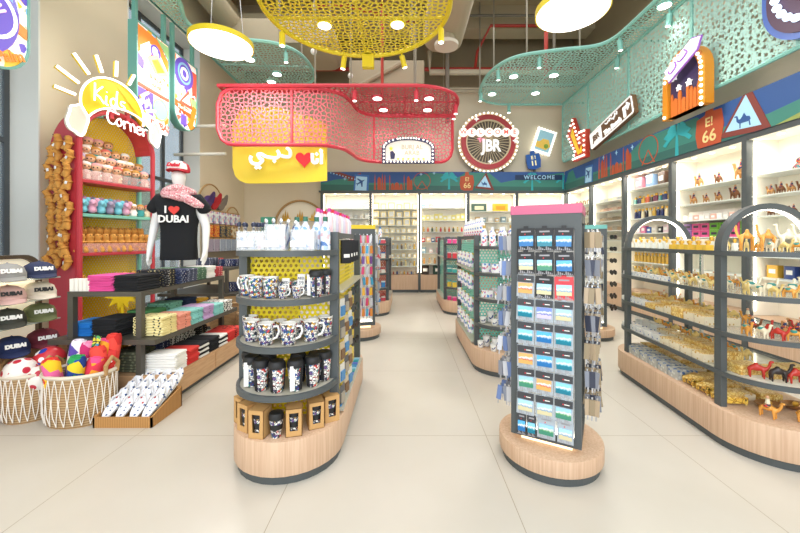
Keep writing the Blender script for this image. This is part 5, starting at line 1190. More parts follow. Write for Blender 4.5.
# ---- slipper tray
t = thing('slipper_tray', 'low wooden tray with slanting sides on the floor beside the baskets', 'tray', (-2.225, 2.53, 0))
BAM = stripes('bamboo', ['#b4834a', '#a8783f', '#be8e55'], 'xz', 60, .6, 0); BAMy = stripes('bamboo_side', ['#b4834a', '#a8783f', '#be8e55'], 'yz', 60, .6, 0)
MB().bx(0, .42, 0, .012, 0, .075).build('front_board', BAM, t); MB().bx(0, .42, .33, .342, 0, .16).build('back_board', BAM, t); MB().bx(.012, .408, .012, .33, .0, .012).build('bottom_board', BAM, t)
for x in (0, .408): MB().prism([(.0, 0), (.34, 0), (.34, .16), (.0, .075)], x, x + .012, 'x').build('side_board', BAMy, t)
SLM = dotted('slipper_print', '#e9ecf2', ['#3f5a90', '#b84848'], 34, .27)
def slipper():
    t = thing('slipper', 'x', 'slipper'); o = [(.038 * (1 + .12 * sin(2 * a)) * cos(a), .11 * sin(a)) for a in [2 * pi * i / 20 for i in range(20)]]
    MB().prism(o, 0, .014).build('sole', SLM, t, bevel=.003)
    MB().tube([(-.034, -.0, .012), (-.02, .03, .035), (0, .07, .016), (.02, .03, .035), (.034, .0, .012)], .006, 6).build('strap', mat('strap_white', '#e6e6ea'), t, True); return t
SL = Kind(slipper)
for j in range(4):
    for i in range(4):
        SL.put((-2.16 + .096 * i, 2.65 + .078 * j, .115 + .024 * j), 0, 'white printed slipper in the tray, %s of the %s row' % (nth(i, 4), ('front', 'second', 'third', 'back')[j]), 'slipper', 'slippers in the wooden tray', rot=(R(38), 0, R(random.uniform(-6, 6))), scale=1.12)

# ---- cap display
t = thing('cap_display', 'lit cream arched cap display with glass shelves at the window', 'display stand', (-3.22, 1.2, 0), pi / 2)
rr_ = .14; W = 1.92; H = 1.215
o = [(W, .42)] + [(W - rr_ + rr_ * cos(pi / 2 * i / 8), H - rr_ + rr_ * sin(pi / 2 * i / 8)) for i in range(9)] + [(0, H), (0, .42)]
MB().prism(o, .0, .03, 'y').build('back_board', mat('lit_board', '#f6ead0', .6, emit=.35), t)
MB().band([(u, v) for u, v in o], [(u - .03 if u > 1 else u + .03, v - (.03 if v > .6 else 0)) for u, v in o], -.03, .04, 'y', closed=False).build('trim', mat('trim_bronze', '#5b4c3c', .4, .3), t, True, angle=30)
MB().bx(0, W + .1, -.155, .04, .02, .46).build('base_cabinet', WOODL, t)
for z in (1.03, .86, .68): MB().bx(0, W - .08, -.27, -.0, z - .01, z).build('glass_shelf', mat('cap_shelf_glass', '#cfd8c8', .1, alpha=.7), t)
for z in (1.0, .83): MB().bx(.1, W - .06, -.012, -.002, z - .0, z + .01).build('light_strip', LED, t)
def cap_(): 
    t = thing('baseball_cap', 'x', 'cap'); cap_geo(t, 0, CREAM, CREAM); text('cap_lettering', 'DUBAI', .036, WHITE, t, (0, -.122, .055), (R(-14), 0, 0), depth=.003, bold=.003)
    MB().ball((0, 0, .108), .008, 8).build('button', CREAM, t, True); return t
CP = Kind(cap_)
CPC = [[('#b0203a', 'crimson'), ('#9a9a98', 'grey'), ('#343c5c', 'navy')], [('#c9b48a', 'tan'), ('#d9b3ae', 'pale pink'), ('#e6dccb', 'cream')], [('#1c97a4', 'turquoise'), ('#46463f', 'charcoal'), ('#6e744c', 'olive')], [('#c8a878', 'sand'), ('#1f2c58', 'dark blue'), ('#6c2232', 'maroon')]]
for j, z in enumerate((1.031, .861, .681, .461)):
    for i in range(3):
        c_, nme = CPC[j][i]; m = mat('capcloth_' + c_[1:], c_, .85); yy = (2.5, 2.74, 2.98)[i] + (.02 if j == 3 else 0); lt = BLACK if c_ in ('#d9b3ae', '#e6dccb', '#9a9a98') and j == 1 else WHITE
        CP.put((-3.07 + (.01 if j == 3 else 0), yy, z + .016), R(58), '%s baseball cap on the %s of the lit cap display' % (nme, ('top glass shelf', 'second glass shelf', 'third glass shelf', 'wooden base')[j]), 'cap', 'caps on the lit display', mats={'crown': m, 'brim': m, 'button': m, 'cap_lettering': lt}, scale=1.05)

# ---- wicker basket, wall goods, niche
t = thing('wicker_hamper', 'tall round wicker hamper behind the clothes table', 'basket', (-2.42, 4.95, 0))
MB().lathe([(.22, 0), (.27, .2), (.28, .5), (.25, .52), (.24, .3), (.2, .03)], n=28).build('wicker_body', WICK, t, True, angle=40); MB().tube([(.28 * cos(a), .28 * sin(a), .5) for a in [2 * pi * i / 30 for i in range(30)]], .018, 6, closed=True).build('rim', WICK, t, True)
t = thing('wicker_hamper', 'lower wicker hamper with patterned cloths, at the end of the table', 'basket', (-1.98, 4.65, 0)); 
MB().lathe([(.17, 0), (.2, .15), (.21, .4), (.19, .42), (.18, .25), (.15, .03)], n=28).build('wicker_body', WICK, t, True, angle=40); MB().lathe([(.17, .3), (.15, .36), (.05, .39)], n=20).build('cloth_fill', dotted('cloth_multi', '#d0b8a0', ['#c04838', '#3a7a58', '#e8d8c0'], 30, .4), t, True)
def round_board(name, label, y, z, r, w_, x=-4.28):
    t = thing(name, label, 'display board', (x, y, z), pi / 2)
    o = [(r * cos(pi * i / 20), r * sin(pi * i / 20)) for i in range(21)]
    MB().prism([(r, -w_)] + o + [(-r, -w_)], -.05, .0, 'y').build('board', mat('board_cream', '#d9c9a8', .6), t)
    i2 = [(r, -w_)] + o + [(-r, -w_)]
    MB().tube([(u, -.05, v) for u, v in i2[1:-1]], .018, 6).build('wood_rim', mat('rim_tan', '#b5905c', .5), t, True); return t
round_board('arched_board', 'arched cream wall board with three caps, beside the window', 7.75, 2.05, .5, .25); round_board('wall_board', 'smaller arched cream board farther along the same wall', 8.72, 1.78, .36, .2)
CAPK = Kind(lambda: (lambda t: (cap_geo(t, 0, CREAM, CREAM), t)[1])(thing('baseball_cap', 'x', 'cap')))
for i, (c_, nme) in enumerate((('#57407a', 'purple'), ('#c83038', 'red'), ('#8a8078', 'taupe'))):
    m = mat('capcloth_' + c_[1:], c_, .85); CAPK.put((-4.11, 7.47 + .27 * i, 2.13), 0, '%s cap hung on the arched wall board' % nme, 'cap', 'caps on the arched board', mats={'crown': m, 'brim': m}, rot=(R(-70), 0, pi / 2), scale=1.25)
t = thing('wall_rack', 'dark slatted wall rack holding pouches and bags', 'rack', (-4.25, 7.46, 0), pi / 2)
MB().bx(0, 1.7, -.03, .0, .9, 1.8).build('slat_panel', mat('rack_grey', '#7a7060', .6), t)
for z in (1.74, 1.46, 1.14): MB().bx(0, 1.7, -.09, -.03, z - .012, z).build('hook_rail', DARK, t)
def bagf(): 
    t = thing('hanging_bag', 'x', 'bag'); MB().prism([(-.11, 0), (.11, 0), (.1, -.26), (-.1, -.26)], -.02, .02, 'y').build('bag_body', CREAM, t, bevel=.006); MB().prism([(-.11, .0), (.11, 0), (.09, .03), (-.09, .03)], -.008, .008, 'y').build('header_card', mat('kraft', '#b58f5e'), t); return t
BG = Kind(bagf)
def bagrow(z, cols, where, y0=7.58, dy=.26, x=-4.17, sc=1):
    for i, (m, nme) in enumerate(cols): BG.put((x, y0 + dy * i, z), pi / 2, '%s hung %s, %s' % (nme, where, near(i, len(cols))), 'bag', 'packs ' + where, mats={'bag_body': m}, scale=sc)
pk = doodle('pack_white', '#eef0f2', 14, ('#5f9fd0', '#c0a0c8', '#e8b8c0', '#d0d8e0'), .5, .6, None)
bagrow(1.96, [(pk, 'white pouch with tan header')] * 6, 'in the wall row under the caps', dy=.25, sc=1.0)
rb_ = dotted('bag_red_gold', '#c84a2c', ['#e8b83c', '#e8b83c'], 30, .4); bb_ = dotted('bag_black_gold', '#3c4450', ['#d8a83c', '#e0c070'], 30, .35); cb = doodle('bag_cream_print', '#d9c8a8', 14, ('#b08050', '#8a7a60'), .4, .8, None)
bagrow(1.66, [(rb_, 'red and gold tote'), (rb_, 'red and gold tote'), (bb_, 'black and gold tote'), (bb_, 'black and gold tote'), (cb, 'cream printed tote'), (cb, 'cream printed tote')], 'in the middle wall row')
s1 = stripes('bag_stripe', ['#8c8098', '#c8c0cc', '#7c7088'], 'xz', 24, .8, 0); s2 = stripes('bag_stripe_blue', ['#8898b0', '#c8d0d8', '#6878a0'], 'xz', 24, .8, 0)
bagrow(1.36, [(s1, 'violet striped bag with red band'), (s1, 'violet striped bag with red band'), (s2, 'blue striped bag'), (s2, 'blue striped bag'), (s2, 'blue striped bag')], 'in the lowest wall row', sc=1.05)
stack((-3.2, 5.75, .921), E_, 'greyp', 'on the far clothes table, nearer stack', 6); stack((-2.85, 5.75, .921), E_, 'navyp', 'on the far clothes table, right stack', 5); stack((-3.3, 6.1, .921), E_, 'redp', 'on the far clothes table, back stack', 5); stack((-2.75, 5.6, .541), E_, 'navyp', 'on the far table middle shelf', 6); stack((-2.6, 5.9, .541), E_, 'greyp', 'on the far table middle shelf, deeper', 6)
t = thing('arched_niche', 'large cream arched niche board with gold dhow models on the back wall', 'display board', (-2.78, 9.44, 1.72))
o = [(.66 * cos(pi * i / 24), .66 * sin(pi * i / 24)) for i in range(25)]
MB().prism([(.66, -.8)] + o + [(-.66, -.8)], .0, .05, 'y').build('board', mat('niche_cream', '#f6efdc', .6), t)
MB().tube([(.66 * cos(pi * i / 24), -.03, .66 * sin(pi * i / 24)) for i in range(25)], .03, 6).build('wood_rim', mat('rim_tan', '#b5905c', .5), t, True)
for z in (.12, -.3): MB().bx(-.55, .55, -.16, .0, z - .015, z).build('shelf', GLASS, t)
def dhow():
    t = thing('model_dhow', 'x', 'ornament'); MB().prism([(-.09, 0), (.07, 0), (.13, .06), (-.12, .05)], -.02, .02, 'y').build('hull', GOLD, t)
    for x, h in ((-.05, .16), (.0, .24), (.05, .2)): MB().prism([(x - .02, .06), (x + .03, .06), (x + .01, h)], -.003, .003, 'y').build('sail', GOLD, t)
    MB().bx(-.06, .06, -.025, .025, -.012, .0).build('stand', GOLD, t); return t
DH = Kind(dhow)
for i, x in enumerate((-.38, 0, .38)): DH.put((-2.78 + x, 9.36, 1.72 + .133), 0, 'gold model dhow on the arched niche shelf, %s' % nth(i, 3), 'ornament', 'gold dhows in the niche', scale=1.2)
# ================================================================ GOODS ON THE ISLANDS
DOO = doodle('illustrated_print', '#f1efe9', 88, ('#2b62a8', '#d8413a', '#e8b23c', '#3b8f88', '#6a4b86', '#38404e'), .5)
CUPW = mat('ceramic_white', '#f5f4f0', .25); BLK = mat('rubber_black', '#1b1c1f', .55); KRAFT = mat('kraft_card', '#c49a62', .8); KRAFTD = mat('kraft_shadow', '#3a2c1c', .9)
def mug(body, k=1.0):
    def f():
        t = thing('mug', 'x', 'mug')
        MB().lathe([(.031, 0), (.034, .004), (.041, .105), (.041, .108), (.037, .108), (.031, .01)], n=22, mis=[0, 0, 1, 1, 1, 1]).build('mug_body', [body, CUPW], t, True, angle=40)
        MB().tube([(.036, 0, .088), (.062, 0, .09), (.068, 0, .065), (.055, 0, .035), (.034, 0, .025)], .006, 8).build('handle', CUPW, t, True)
        return t
    return f
def tumbler(body, tagged=False):
    def f():
        t = thing('travel_tumbler', 'x', 'tumbler')
        MB().lathe([(.028, 0), (.038, .115), (.038, .118)], n=20).build('cup_body', body, t, True, angle=40)
        MB().lathe([(.0405, .116), (.042, .12), (.042, .135), (.036, .15), (.034, .152)], n=20).build('lid', BLK, t, True, angle=40)
        for a in (75, 285): MB().box((.036 * cos(R(a)), .036 * sin(R(a)), .06), (.005, .014, .11), rz=R(a), ry=R(5)).build('grip_strip', BLK, t)
        if tagged: MB().box((-.034, -.026, .07), (.022, .002, .12), rz=R(-20)).build('paper_tag', PAPER, t)
        return t
    return f
MG, TU, TUT = Kind(mug(DOO)), Kind(tumbler(DOO)), Kind(tumbler(DOO, True))
GO = Vector((-.72, 2.25, 0))
def arc(n, r, a0, a1): return [(r * cos(R(a0 + (a1 - a0) * i / max(1, n - 1))), r * sin(R(a0 + (a1 - a0) * i / max(1, n - 1))) - .02) for i in range(n)]
for i, (x, y) in enumerate(arc(7, .235, 196, 344)): (TUT if i in (1, 4) else TU).put(GO + Vector((x, y, GZ[3])), R(random.uniform(-60, 60)), 'black-lidded illustrated tumbler, lowest curved shelf, %s in the front arc' % nth(i, 7), 'tumbler', 'tumblers on the lowest curved shelf', scale=1.14)
for i, x in enumerate((-.19, -.1, .08, .18)): TU.put(GO + Vector((x, -.1 - (.0 if i in (0, 3) else .02), GZ[3])), 1, 'black-lidded illustrated tumbler, lowest curved shelf, %s in the back row' % nth(i, 4), 'tumbler', 'tumblers on the lowest curved shelf', scale=1.14)
for i, (x, y) in enumerate(arc(6, .235, 192, 348)): MG.put(GO + Vector((x, y, GZ[2])), R(-25 + 10 * i), 'white illustrated mug on the third curved shelf, %s in the front arc' % nth(i, 6), 'mug', 'mugs on the third curved shelf', scale=1.12)
for i, x in enumerate((-.22, -.13, -.03, .07, .17)): MG.put(GO + Vector((x, -.10 + (.03 if i in (0, 4) else -.02), GZ[2])), R(-20), 'white illustrated mug on the third curved shelf, %s in the back row' % nth(i, 5), 'mug', 'mugs on the third curved shelf')
for i, (x, y) in enumerate(((-.225, -.12), (-.14, -.2), (-.05, -.215))): MG.put(GO + Vector((x, y, GZ[1])), R(160), 'tall illustrated mug at the left of the second curved shelf, %s' % nth(i, 3), 'mug', 'mugs on the second curved shelf', scale=1.1)
for i, (x, y) in enumerate(((.03, -.245), (.105, -.235))): MG.put(GO + Vector((x, y, GZ[1])), R(0), 'small illustrated espresso cup on the second curved shelf, %s' % ('left one', 'right one')[i], 'cup', 'espresso cups', scale=.62)
def giftbox(w_, d_, h, m, nm='gift_box', lid=None):
    def f():
        t = thing(nm, 'x', 'box'); MB().bx(-w_ / 2, w_ / 2, -d_ / 2, d_ / 2, 0, h * .8).build('box_body', m, t); MB().bx(-w_ / 2 - .001, w_ / 2 + .001, -d_ / 2 - .001, d_ / 2 + .001, h * .8, h).build('lid', lid or m, t); return t
    return f
DB = Kind(giftbox(.1, .06, .085, DOO))
for i, (x, y) in enumerate(((-.17, -.07), (-.06, -.08), (.05, -.08), (.15, -.08), (.0, -.14))): DB.put(GO + Vector((x, y, GZ[1])), R(random.uniform(-6, 6)), 'illustrated gift box at the back of the second curved shelf, %s' % ('leftmost', 'second', 'third', 'rightmost', 'frontmost')[i], 'box', 'illustrated boxes')
for i, (x, y) in enumerate(((.19, -.12), (.23, -.09), (.2, -.18))): (TUT if i == 2 else TU).put(GO + Vector((x, y, GZ[1])), 0, 'dark illustrated tumbler at the right end of the second curved shelf, %s' % ('left', 'rear right', 'front with white tag')[i], 'tumbler', 'tumblers on the second curved shelf')
def card_(w_, h, body='AED'):
    def f():
        t = thing('price_card', 'x', 'card'); MB().box((0, 0, h / 2), (w_, .002, h), rx=R(-8)).build('card', PAPER, t)
        text('card_lettering', body, h * .28, mat('print_navy', '#2c3450'), t, (0, -.0055, h * .68), (R(-8), 0, 0), depth=.0005); text('card_lettering', '39', h * .42, mat('print_navy', '#2c3450'), t, (0, -.003, h * .3), (R(-8), 0, 0), depth=.0005); return t
    return f
PC = Kind(card_(.045, .075)); PC.put(GO + Vector((.02, -.17, GZ[1] + .03)), 0, 'white upright price card between the boxes on the second shelf', 'card'); PC.put(GO + Vector((.1, -.13, GZ[1] + .05)), 0, 'second white price card, above the espresso cups', 'card')
# kraft boxes with a window
def kraft():
    t = thing('kraft_box', 'x', 'box'); w_, h = .085, .148
    b = MB(); hw = w_ / 2
    b.band([(-hw, 0), (hw, 0), (hw, h), (-hw, h)], [(-.02, .03), (.02, .03), (.024, .125), (-.024, .125)], -hw, -hw + .004, 'y'); b.bx(-hw, hw, hw - .003, hw, 0, h).bx(-hw, -hw + .003, -hw, hw, 0, h).bx(hw - .003, hw, -hw, hw, 0, h).bx(-hw, hw, -hw, hw, 0, .003).bx(-hw, hw, -hw, hw, h - .003, h)
    b.build('carton', KRAFT, t)
    MB().lathe([(.022, .012), (.03, .1)], (0, -.008, 0), 14).build('boxed_cup', DOO, t, True, angle=40); MB().lathe([(.031, .1), (.033, .125), (.02, .13)], (0, -.008, 0), 14).build('boxed_lid', BLK, t, True, angle=40)
    MB().lathe([(.028, .045), (.0295, .075)], (0, -.008, 0), 14).build('cup_sleeve', BLK, t, True); return t
KB = Kind(kraft)
for i, (x, y, a) in enumerate(((-.25, -.1, -38), (-.19, -.18, -30), (-.095, -.25, -10), (.09, -.23, 14), (.19, -.15, 24), (.26, -.07, 30))): KB.put(GO + Vector((x, y, .2435)), R(a), 'kraft cup box with a cut-out window on the oak base, %s' % nth(i, 6), 'box', 'kraft cup boxes on the base', scale=1.05)
t = thing('travel_tumbler', 'single black-lidded tumbler with black sleeve standing between the kraft boxes', 'tumbler', GO + Vector((.0, -.265, .2435)))
MB().lathe([(.026, 0), (.037, .1), (.037, .103)], n=22).build('cup_body', DOO, t, True, angle=40); MB().lathe([(.033, .045), (.0365, .075)], n=22).build('sleeve', BLK, t, True); MB().lathe([(.04, .1), (.041, .122), (.036, .135), (.03, .137)], n=22).build('lid', BLK, t, True, angle=40)
# bins and bags on the top shelf
def bin_(w_, d_, h):
    def f():
        t = thing('acrylic_bin', 'x', 'bin'); b = MB(); b.band(rrect(w_, d_, .01, 2), rrect(w_ - .006, d_ - .006, .008, 2), 0, h).build('bin_wall', ACRYL, t); MB().bx(-w_ / 2 + .004, w_ / 2 - .004, -d_ / 2 + .004, d_ / 2 - .004, 0, .004).build('bin_floor', ACRYL, t)
        return t
    return f
Z1 = GZ[0]
pbl = doodle('blue_white_print', '#e4ebf4', 40, ('#7fa6d8', '#b8cce8', '#5a80b8', '#d8b8c0'), .5, .6, None)
for i, (x, y, w_, h) in enumerate(((-.17, -.16, .17, .11), (-.02, -.19, .12, .15), (.13, -.17, .14, .12))):
    o = bin_(w_, .1, h)(); o.location = GO + Vector((x, y, Z1)); tag(o, 'clear acrylic bin on the top curved shelf, ' + ('left one, filled with pens', 'middle one, with cutlery', 'right one, with straws')[i], 'bin')
    tag(MB().bx(-w_ / 2 + .008, w_ / 2 - .008, -.03, .03, .006, h * .93).build('paper_bag', pbl), 'pale blue printed paper bag inside the %s bin' % ('left', 'middle', 'right')[i], 'bag').location = GO + Vector((x, y + .005, Z1))
    tag(MB().bx(-.045, .045, -.001, .001, -.015, .02).build('price_strip', PAPER), 'white price strip on the front of the %s acrylic bin' % ('left', 'middle', 'right')[i], 'label').location = GO + Vector((x - w_ * .15, y - .052, Z1 + .035))
def pen():
    t = thing('topped_pen', 'x', 'pen'); MB().tube([(0, 0, 0), (0, 0, .13)], .004, 6).build('barrel', DOO, t, True); MB().ball((0, 0, .14), (.013, .013, .016), 8).build('topper', mat('pen_navy', '#2a3048'), t, True); return t
PN = Kind(pen)
for i in range(10): PN.put(GO + Vector((-.24 + .016 * i, -.19 + .02 * (i % 3), Z1 + .01 )), 0, 'dark-topped illustrated pen in the left acrylic bin, %s' % nth(i, 10), 'pen', 'pens in the left bin', rot=(R(random.uniform(-6, 6)), R(random.uniform(-8, 8)), 0))
def spoon():
    t = thing('long_spoon', 'x', 'spoon'); MB().tube([(0, 0, 0), (0, 0, .15)], .0035, 6).build('handle', mat('spoon_navy', '#3a4468', .3), t, True); MB().ball((0, 0, .16), (.012, .004, .018), 8).build('bowl', CHROME, t, True); return t
SPN = Kind(spoon)
for i in range(5): SPN.put(GO + Vector((-.05 + .02 * i, -.2, Z1 + .01)), 0, 'long navy-handled spoon in the middle bin, %s' % nth(i, 5), 'spoon', 'spoons in the middle bin', rot=(R(4), R(-10 + 8 * i), 0))
tag(MB().bx(-.04, .04, -.02, .02, 0, .2).build('green_box', mat('box_green', '#1f6a4c', .6), bevel=.003), 'dark green upright box behind the bins on the top curved shelf', 'box').location = GO + Vector((-.12, -.07, Z1)); 
def bottle2(body, cap, h=.19, r=.033, metal=0):
    def f():
        t = thing('bottle', 'x', 'bottle'); MB().lathe([(r, 0), (r, h * .62), (r * .85, h * .7), (r * .4, h * .82), (r * .38, h * .87)], n=16).build('bottle_body', body, t, True, angle=40); MB().lathe([(r * .5, h * .86), (r * .5, h)], n=14).build('cap', cap, t, True, angle=40); return t
    return f
GBT = Kind(bottle2(pbl, mat('cap_green', '#2f6a58'), .2, .03))
for i in range(4): GBT.put(GO + Vector((.06 + .06 * i, -.08 - .03 * (i % 2), Z1)), 0, 'printed bottle with green cap at the back of the top curved shelf, %s' % nth(i, 4), 'bottle', 'green-capped bottles')
# tall pink-capped bottles on the long top board
pb = [(mat('bottle_lilac', '#dcd3ea', .2), mat('cap_pink', '#e0408f', .4)), (mat('bottle_rose', '#f0d0d8', .2), mat('cap_magenta', '#c83a98', .4)), (mat('bottle_clear', '#e6ecf0', .15), mat('cap_red', '#d8404a', .4))]
KBs = [Kind(bottle2(a, c_, .17, .026)) for a, c_ in pb]
for i in range(9):
    for j in range(2): KBs[(i + j) % 3].put(GO + Vector((.135 + .075 * j, .14 + .1 * i, 1.391)), 0, 'slim %s bottle behind the pens, %s of the %s row' % (('pink-capped', 'magenta-capped', 'red-capped')[(i + j) % 3], near(i, 9), ('left', 'right')[j]), 'bottle', 'coloured bottles on the long board', scale=(1, 1, .95))
# hanging goods on the right flank
def pouch(w_, h, m, label_m=PAPER):
    def f():
        t = thing('hanging_pouch', 'x', 'pouch'); MB().bx(-w_ / 2, w_ / 2, -.012, .012, -h, 0).build('pouch_body', m, t, bevel=.004); MB().bx(-w_ * .3, w_ * .3, -.0135, -.012, -h * .75, -h * .6).build('pouch_label', label_m, t); MB().tube([(0, .012, -.0), (0, .05, .012)], .003, 5).build('hook', CHROME, t); return t
    return f
BPo = Kind(pouch(.075, .16, mat('pouch_black', '#1d1f24', .7)))
for i in range(4): BPo.put(GO + Vector((.315, .18 + .13 * i, 1.34)), R(40), 'black hanging pouch with a pale label on the yellow flank, %s' % near(i, 4), 'pouch', 'black pouches on the yellow flank')
def shades(lens='#23262b', fr='#3a3c40'):
    def f():
        t = thing('sunglasses', 'x', 'sunglasses'); L = mat('lens_' + lens[1:], lens, .1)
        for s in (-1, 1): MB().tube([(s * .034, 0, 0), (s * .034, -.004, 0)], .029, 16).build('lens', L, t, True, angle=40); MB().tube([(s * .064, 0, .01), (s * .066, .07, .008)], .0025, 5).build('temple', mat('frame_' + fr[1:], fr, .4), t)
        MB().tube([(-.01, -.002, .005), (0, -.004, .01), (.01, -.002, .005)], .003, 5).build('bridge', mat('frame_' + fr[1:], fr, .4), t); return t
    return f
SG = Kind(shades()); 
for i in range(4): SG.put(GO + Vector((.30, .72 + .0 * i, .92 - .14 * i)), R(75), 'round dark sunglasses hung on the yellow flank near the far post, %s' % ('top pair', 'second pair', 'third pair', 'lowest pair')[i], 'sunglasses', 'sunglasses on the yellow flank', scale=1.25)
def blister(w_, h, head, pic):
    def f():
        t = thing('carded_pack', 'x', 'pack'); MB().bx(-w_ / 2, w_ / 2, -.001, .001, -h, 0).build('backing_card', head, t); MB().bx(-w_ * .4, w_ * .4, -.01, -.001, -h * .92, -h * .4).build('pack_picture', pic, t); MB().tube([(0, 0, -.008), (0, .05, -.004)], .002, 5).build('hook', CHROME, t); return t
    return f
GREYC = mat('card_grey', '#5b5c60', .5); CLEARC = mat('pack_clear', '#dfe4e6', .15)
PKs = [Kind(blister(.07, .12, mat('card_pale', '#d9d6cc'), mat('goods_blue', '#4f86b8'))), Kind(blister(.07, .12, GREYC, mat('goods_grey', '#a39a8c'))), Kind(blister(.07, .12, mat('card_tan', '#c8b79a'), mat('goods_brown', '#7a5c40')))]
for r_ in range(5):
    for i in range(3): PKs[(i + r_) % 3].put(GO + Vector((.312, .06 + .16 * i, .96 - .14 * r_)), R(75), '%s hanging pack on the yellow flank, %s, %s row' % (('blue', 'grey', 'brown')[(i + r_) % 3], near(i, 3), ORD[r_]), 'pack', 'packs on the yellow flank')
MAGP = [mat('scene_blue', '#3f8fd0', .3), mat('scene_sky', '#8cc4ea', .3), mat('scene_teal', '#2f9ab0', .3), mat('scene_violet', '#5a6fd0', .3), mat('scene_sand', '#d8b878', .3), mat('scene_red', '#c8463a', .3), mat('scene_navy', '#1d3f70', .3)]
mg = Kind(lambda: tag(MB().bx(-.022, .022, -.022, .022, 0, .012).build('boxed_magnet', MAGP[0]), 'x', 'magnet'))
for i in range(16): mg.put(GO + Vector((.29, .05 + .058 * i, .2715)), 0, 'small boxed magnet on the low ledge of the yellow island, %s' % near(i, 16), 'magnet', 'boxed magnets on the low ledge', mats={'boxed_magnet': MAGP[(i * 3) % 4]})
# ---- postcards / magnets on the pink-headed stand
PM = Matrix.Translation((.896, 2.205, 0)) @ Matrix.Rotation(SC_RZ, 4, 'Z')
def landscape(name, sky, mid, low):
    m = mat('pic_' + name, sky, .25); c = coords(m, 'xyz', 1); s = nd(m, 'ShaderNodeSeparateXYZ'); lk(m, c, s.inputs[0])
    n = nd(m, 'ShaderNodeTexNoise'); n.inputs['Scale'].default_value = 60; lk(m, c, n.inputs['Vector']); z = math_(m, 'ADD', math_(m, 'MULTIPLY', s.outputs[2], 17), math_(m, 'MULTIPLY', n.outputs['Fac'], .4))
    r = nd(m, 'ShaderNodeValToRGB'); e = r.color_ramp.elements; e[0].position = .0; e[0].color = (*rgb(low), 1); e[1].position = 1; e[1].color = (*rgb(sky), 1)
    for p, c_ in ((.35, low), (.42, mid), (.6, '#e8f0f0'), (.68, sky)): q = e.new(p); q.color = (*rgb(c_), 1)
    z = math_(m, 'ADD', z, .78); lk(m, z, r.inputs[0]); lk(m, r.outputs[0], P_(m).inputs['Base Color']); return m
PICS = [('blue beach scene', landscape('beach', '#58b4ea', '#2c7fc0', '#1d6fb0')), ('violet tower scene', landscape('tower', '#7a90ee', '#4050a8', '#c8c0f0')), ('turquoise sea scene', landscape('sea', '#8ad0f0', '#2fa0b8', '#107890')), ('sunset sand scene', landscape('sunset', '#f0b070', '#c85038', '#d8a860')), ('pale skyline scene', landscape('skyline', '#a8d8f4', '#7098c0', '#d0c8a0')), ('green park scene', landscape('park', '#9cd0f0', '#58a068', '#3f8a70'))]
def magcard():
    t = thing('magnet_card', 'x', 'magnet'); MB().bx(-.046, .046, -.0015, .0015, -.118, 0).build('backing_card', BLACK, t)
    MB().bx(-.012, .012, -.002, .002, 0, .012).build('hang_tab', BLACK, t); p = MB().bx(-.037, .037, -.007, -.0015, -.055, .0); o = p.build('magnet_picture', PICS[0][1], t); o.location = (0, 0, -.042)
    MB().bx(-.026, .026, -.0022, -.0015, -.022, -.014).build('card_print', mat('print_grey', '#9a9aa0'), t); MB().bx(-.008, -.002, -.0026, -.0015, -.035, -.029).build('heart_dot', mat('print_red', '#d83040'), t)
    b = MB()
    for k in range(9): b.bx(-.042 + .0095 * k, -.036 + .0095 * k, -.002, -.0015, -.116, -.112 + .005 * ((k * 7) % 4))
    b.build('skyline_print', mat('print_grey', '#9a9aa0'), t); MB().tube([(0, 0, .003), (0, .025, .008)], .002, 5).build('hook', CHROME, t); return t
MC = Kind(magcard)
GB = [mat('card_black', '#202226', .5), mat('card_charcoal', '#3b3d42', .4), mat('card_clear_grey', '#a9b4bd', .2), mat('card_red', '#d8404a', .5)]
hook_x = (-.102, .0, .102)
for r_ in range(8):
    for i in range(3):
        if r_ < 2: b_ = 0
        elif r_ == 2: b_ = (2, 0, 3)[i]
        else: b_ = 2
        k = (0, 2, 1, 4, 2, 0, 4, 5, 0, 2, 4)[(r_ * 3 + i * 4) % 11] if not ((r_ == 2 and i == 0) or (r_, i) in ((5, 0), (6, 1))) else 3
        z = 1.408 - .1365 * r_
        col = ('black', 'charcoal', 'clear-packed', 'red')[b_]
        mb_ = GB[b_]
        o = MC.put(PM @ Vector((hook_x[i], -.205 - .004 * (r_ % 2), z)), 0, '%s magnet card with %s, %s column, %s row' % (col, PICS[k][0], ('left', 'middle', 'right')[i], ORD[r_]), 'magnet', 'magnet cards on the pink stand', rot=(R(-3), R(random.uniform(-2, 2)), SC_RZ), mats={'backing_card': mb_, 'hang_tab': mb_, 'magnet_picture': PICS[k][1]}, scale=(1.06, 1, 1.08))
        if b_ == 2:
            h_ = tag(MB().bx(-.044, .044, -.0045, -.002, -.038, -.002).build('header_flap', mat('card_charcoal', '#3b3d42', .4))); h_.parent = o; h_.name = 'header_flap'
            q_ = MB().bx(-.006, 0, -.0052, -.0045, -.026, -.02).bx(.003, .028, -.0052, -.0045, -.025, -.021); q_.m = [0] * 6 + [1] * 6; q_ = q_.build('flap_print', [mat('print_red', '#d83040'), PAPER]); q_.parent = o
for i, (x, w_, nm, k) in enumerate(((-.125, .55, 'narrow charcoal bottle-shaped', 0), (-.07, .55, 'narrow charcoal bottle-shaped', 2), (.01, 1.05, 'wide grey cartoon-print', 5), (.11, .9, 'tall blue booklet', 4))):
    o = MC.put(PM @ Vector((x, -.205, .325 + (.0 if i < 2 else .01))), 0, '%s magnet pack in the bottom row of the pink stand, %s' % (nm, nth(i, 4)), 'magnet', 'bottom row packs of the pink stand', rot=(R(-3), 0, SC_RZ), mats={'backing_card': GB[(1, 1, 2, 2)[i]], 'magnet_picture': PICS[k][1]}, scale=(w_, 1, 1.05))
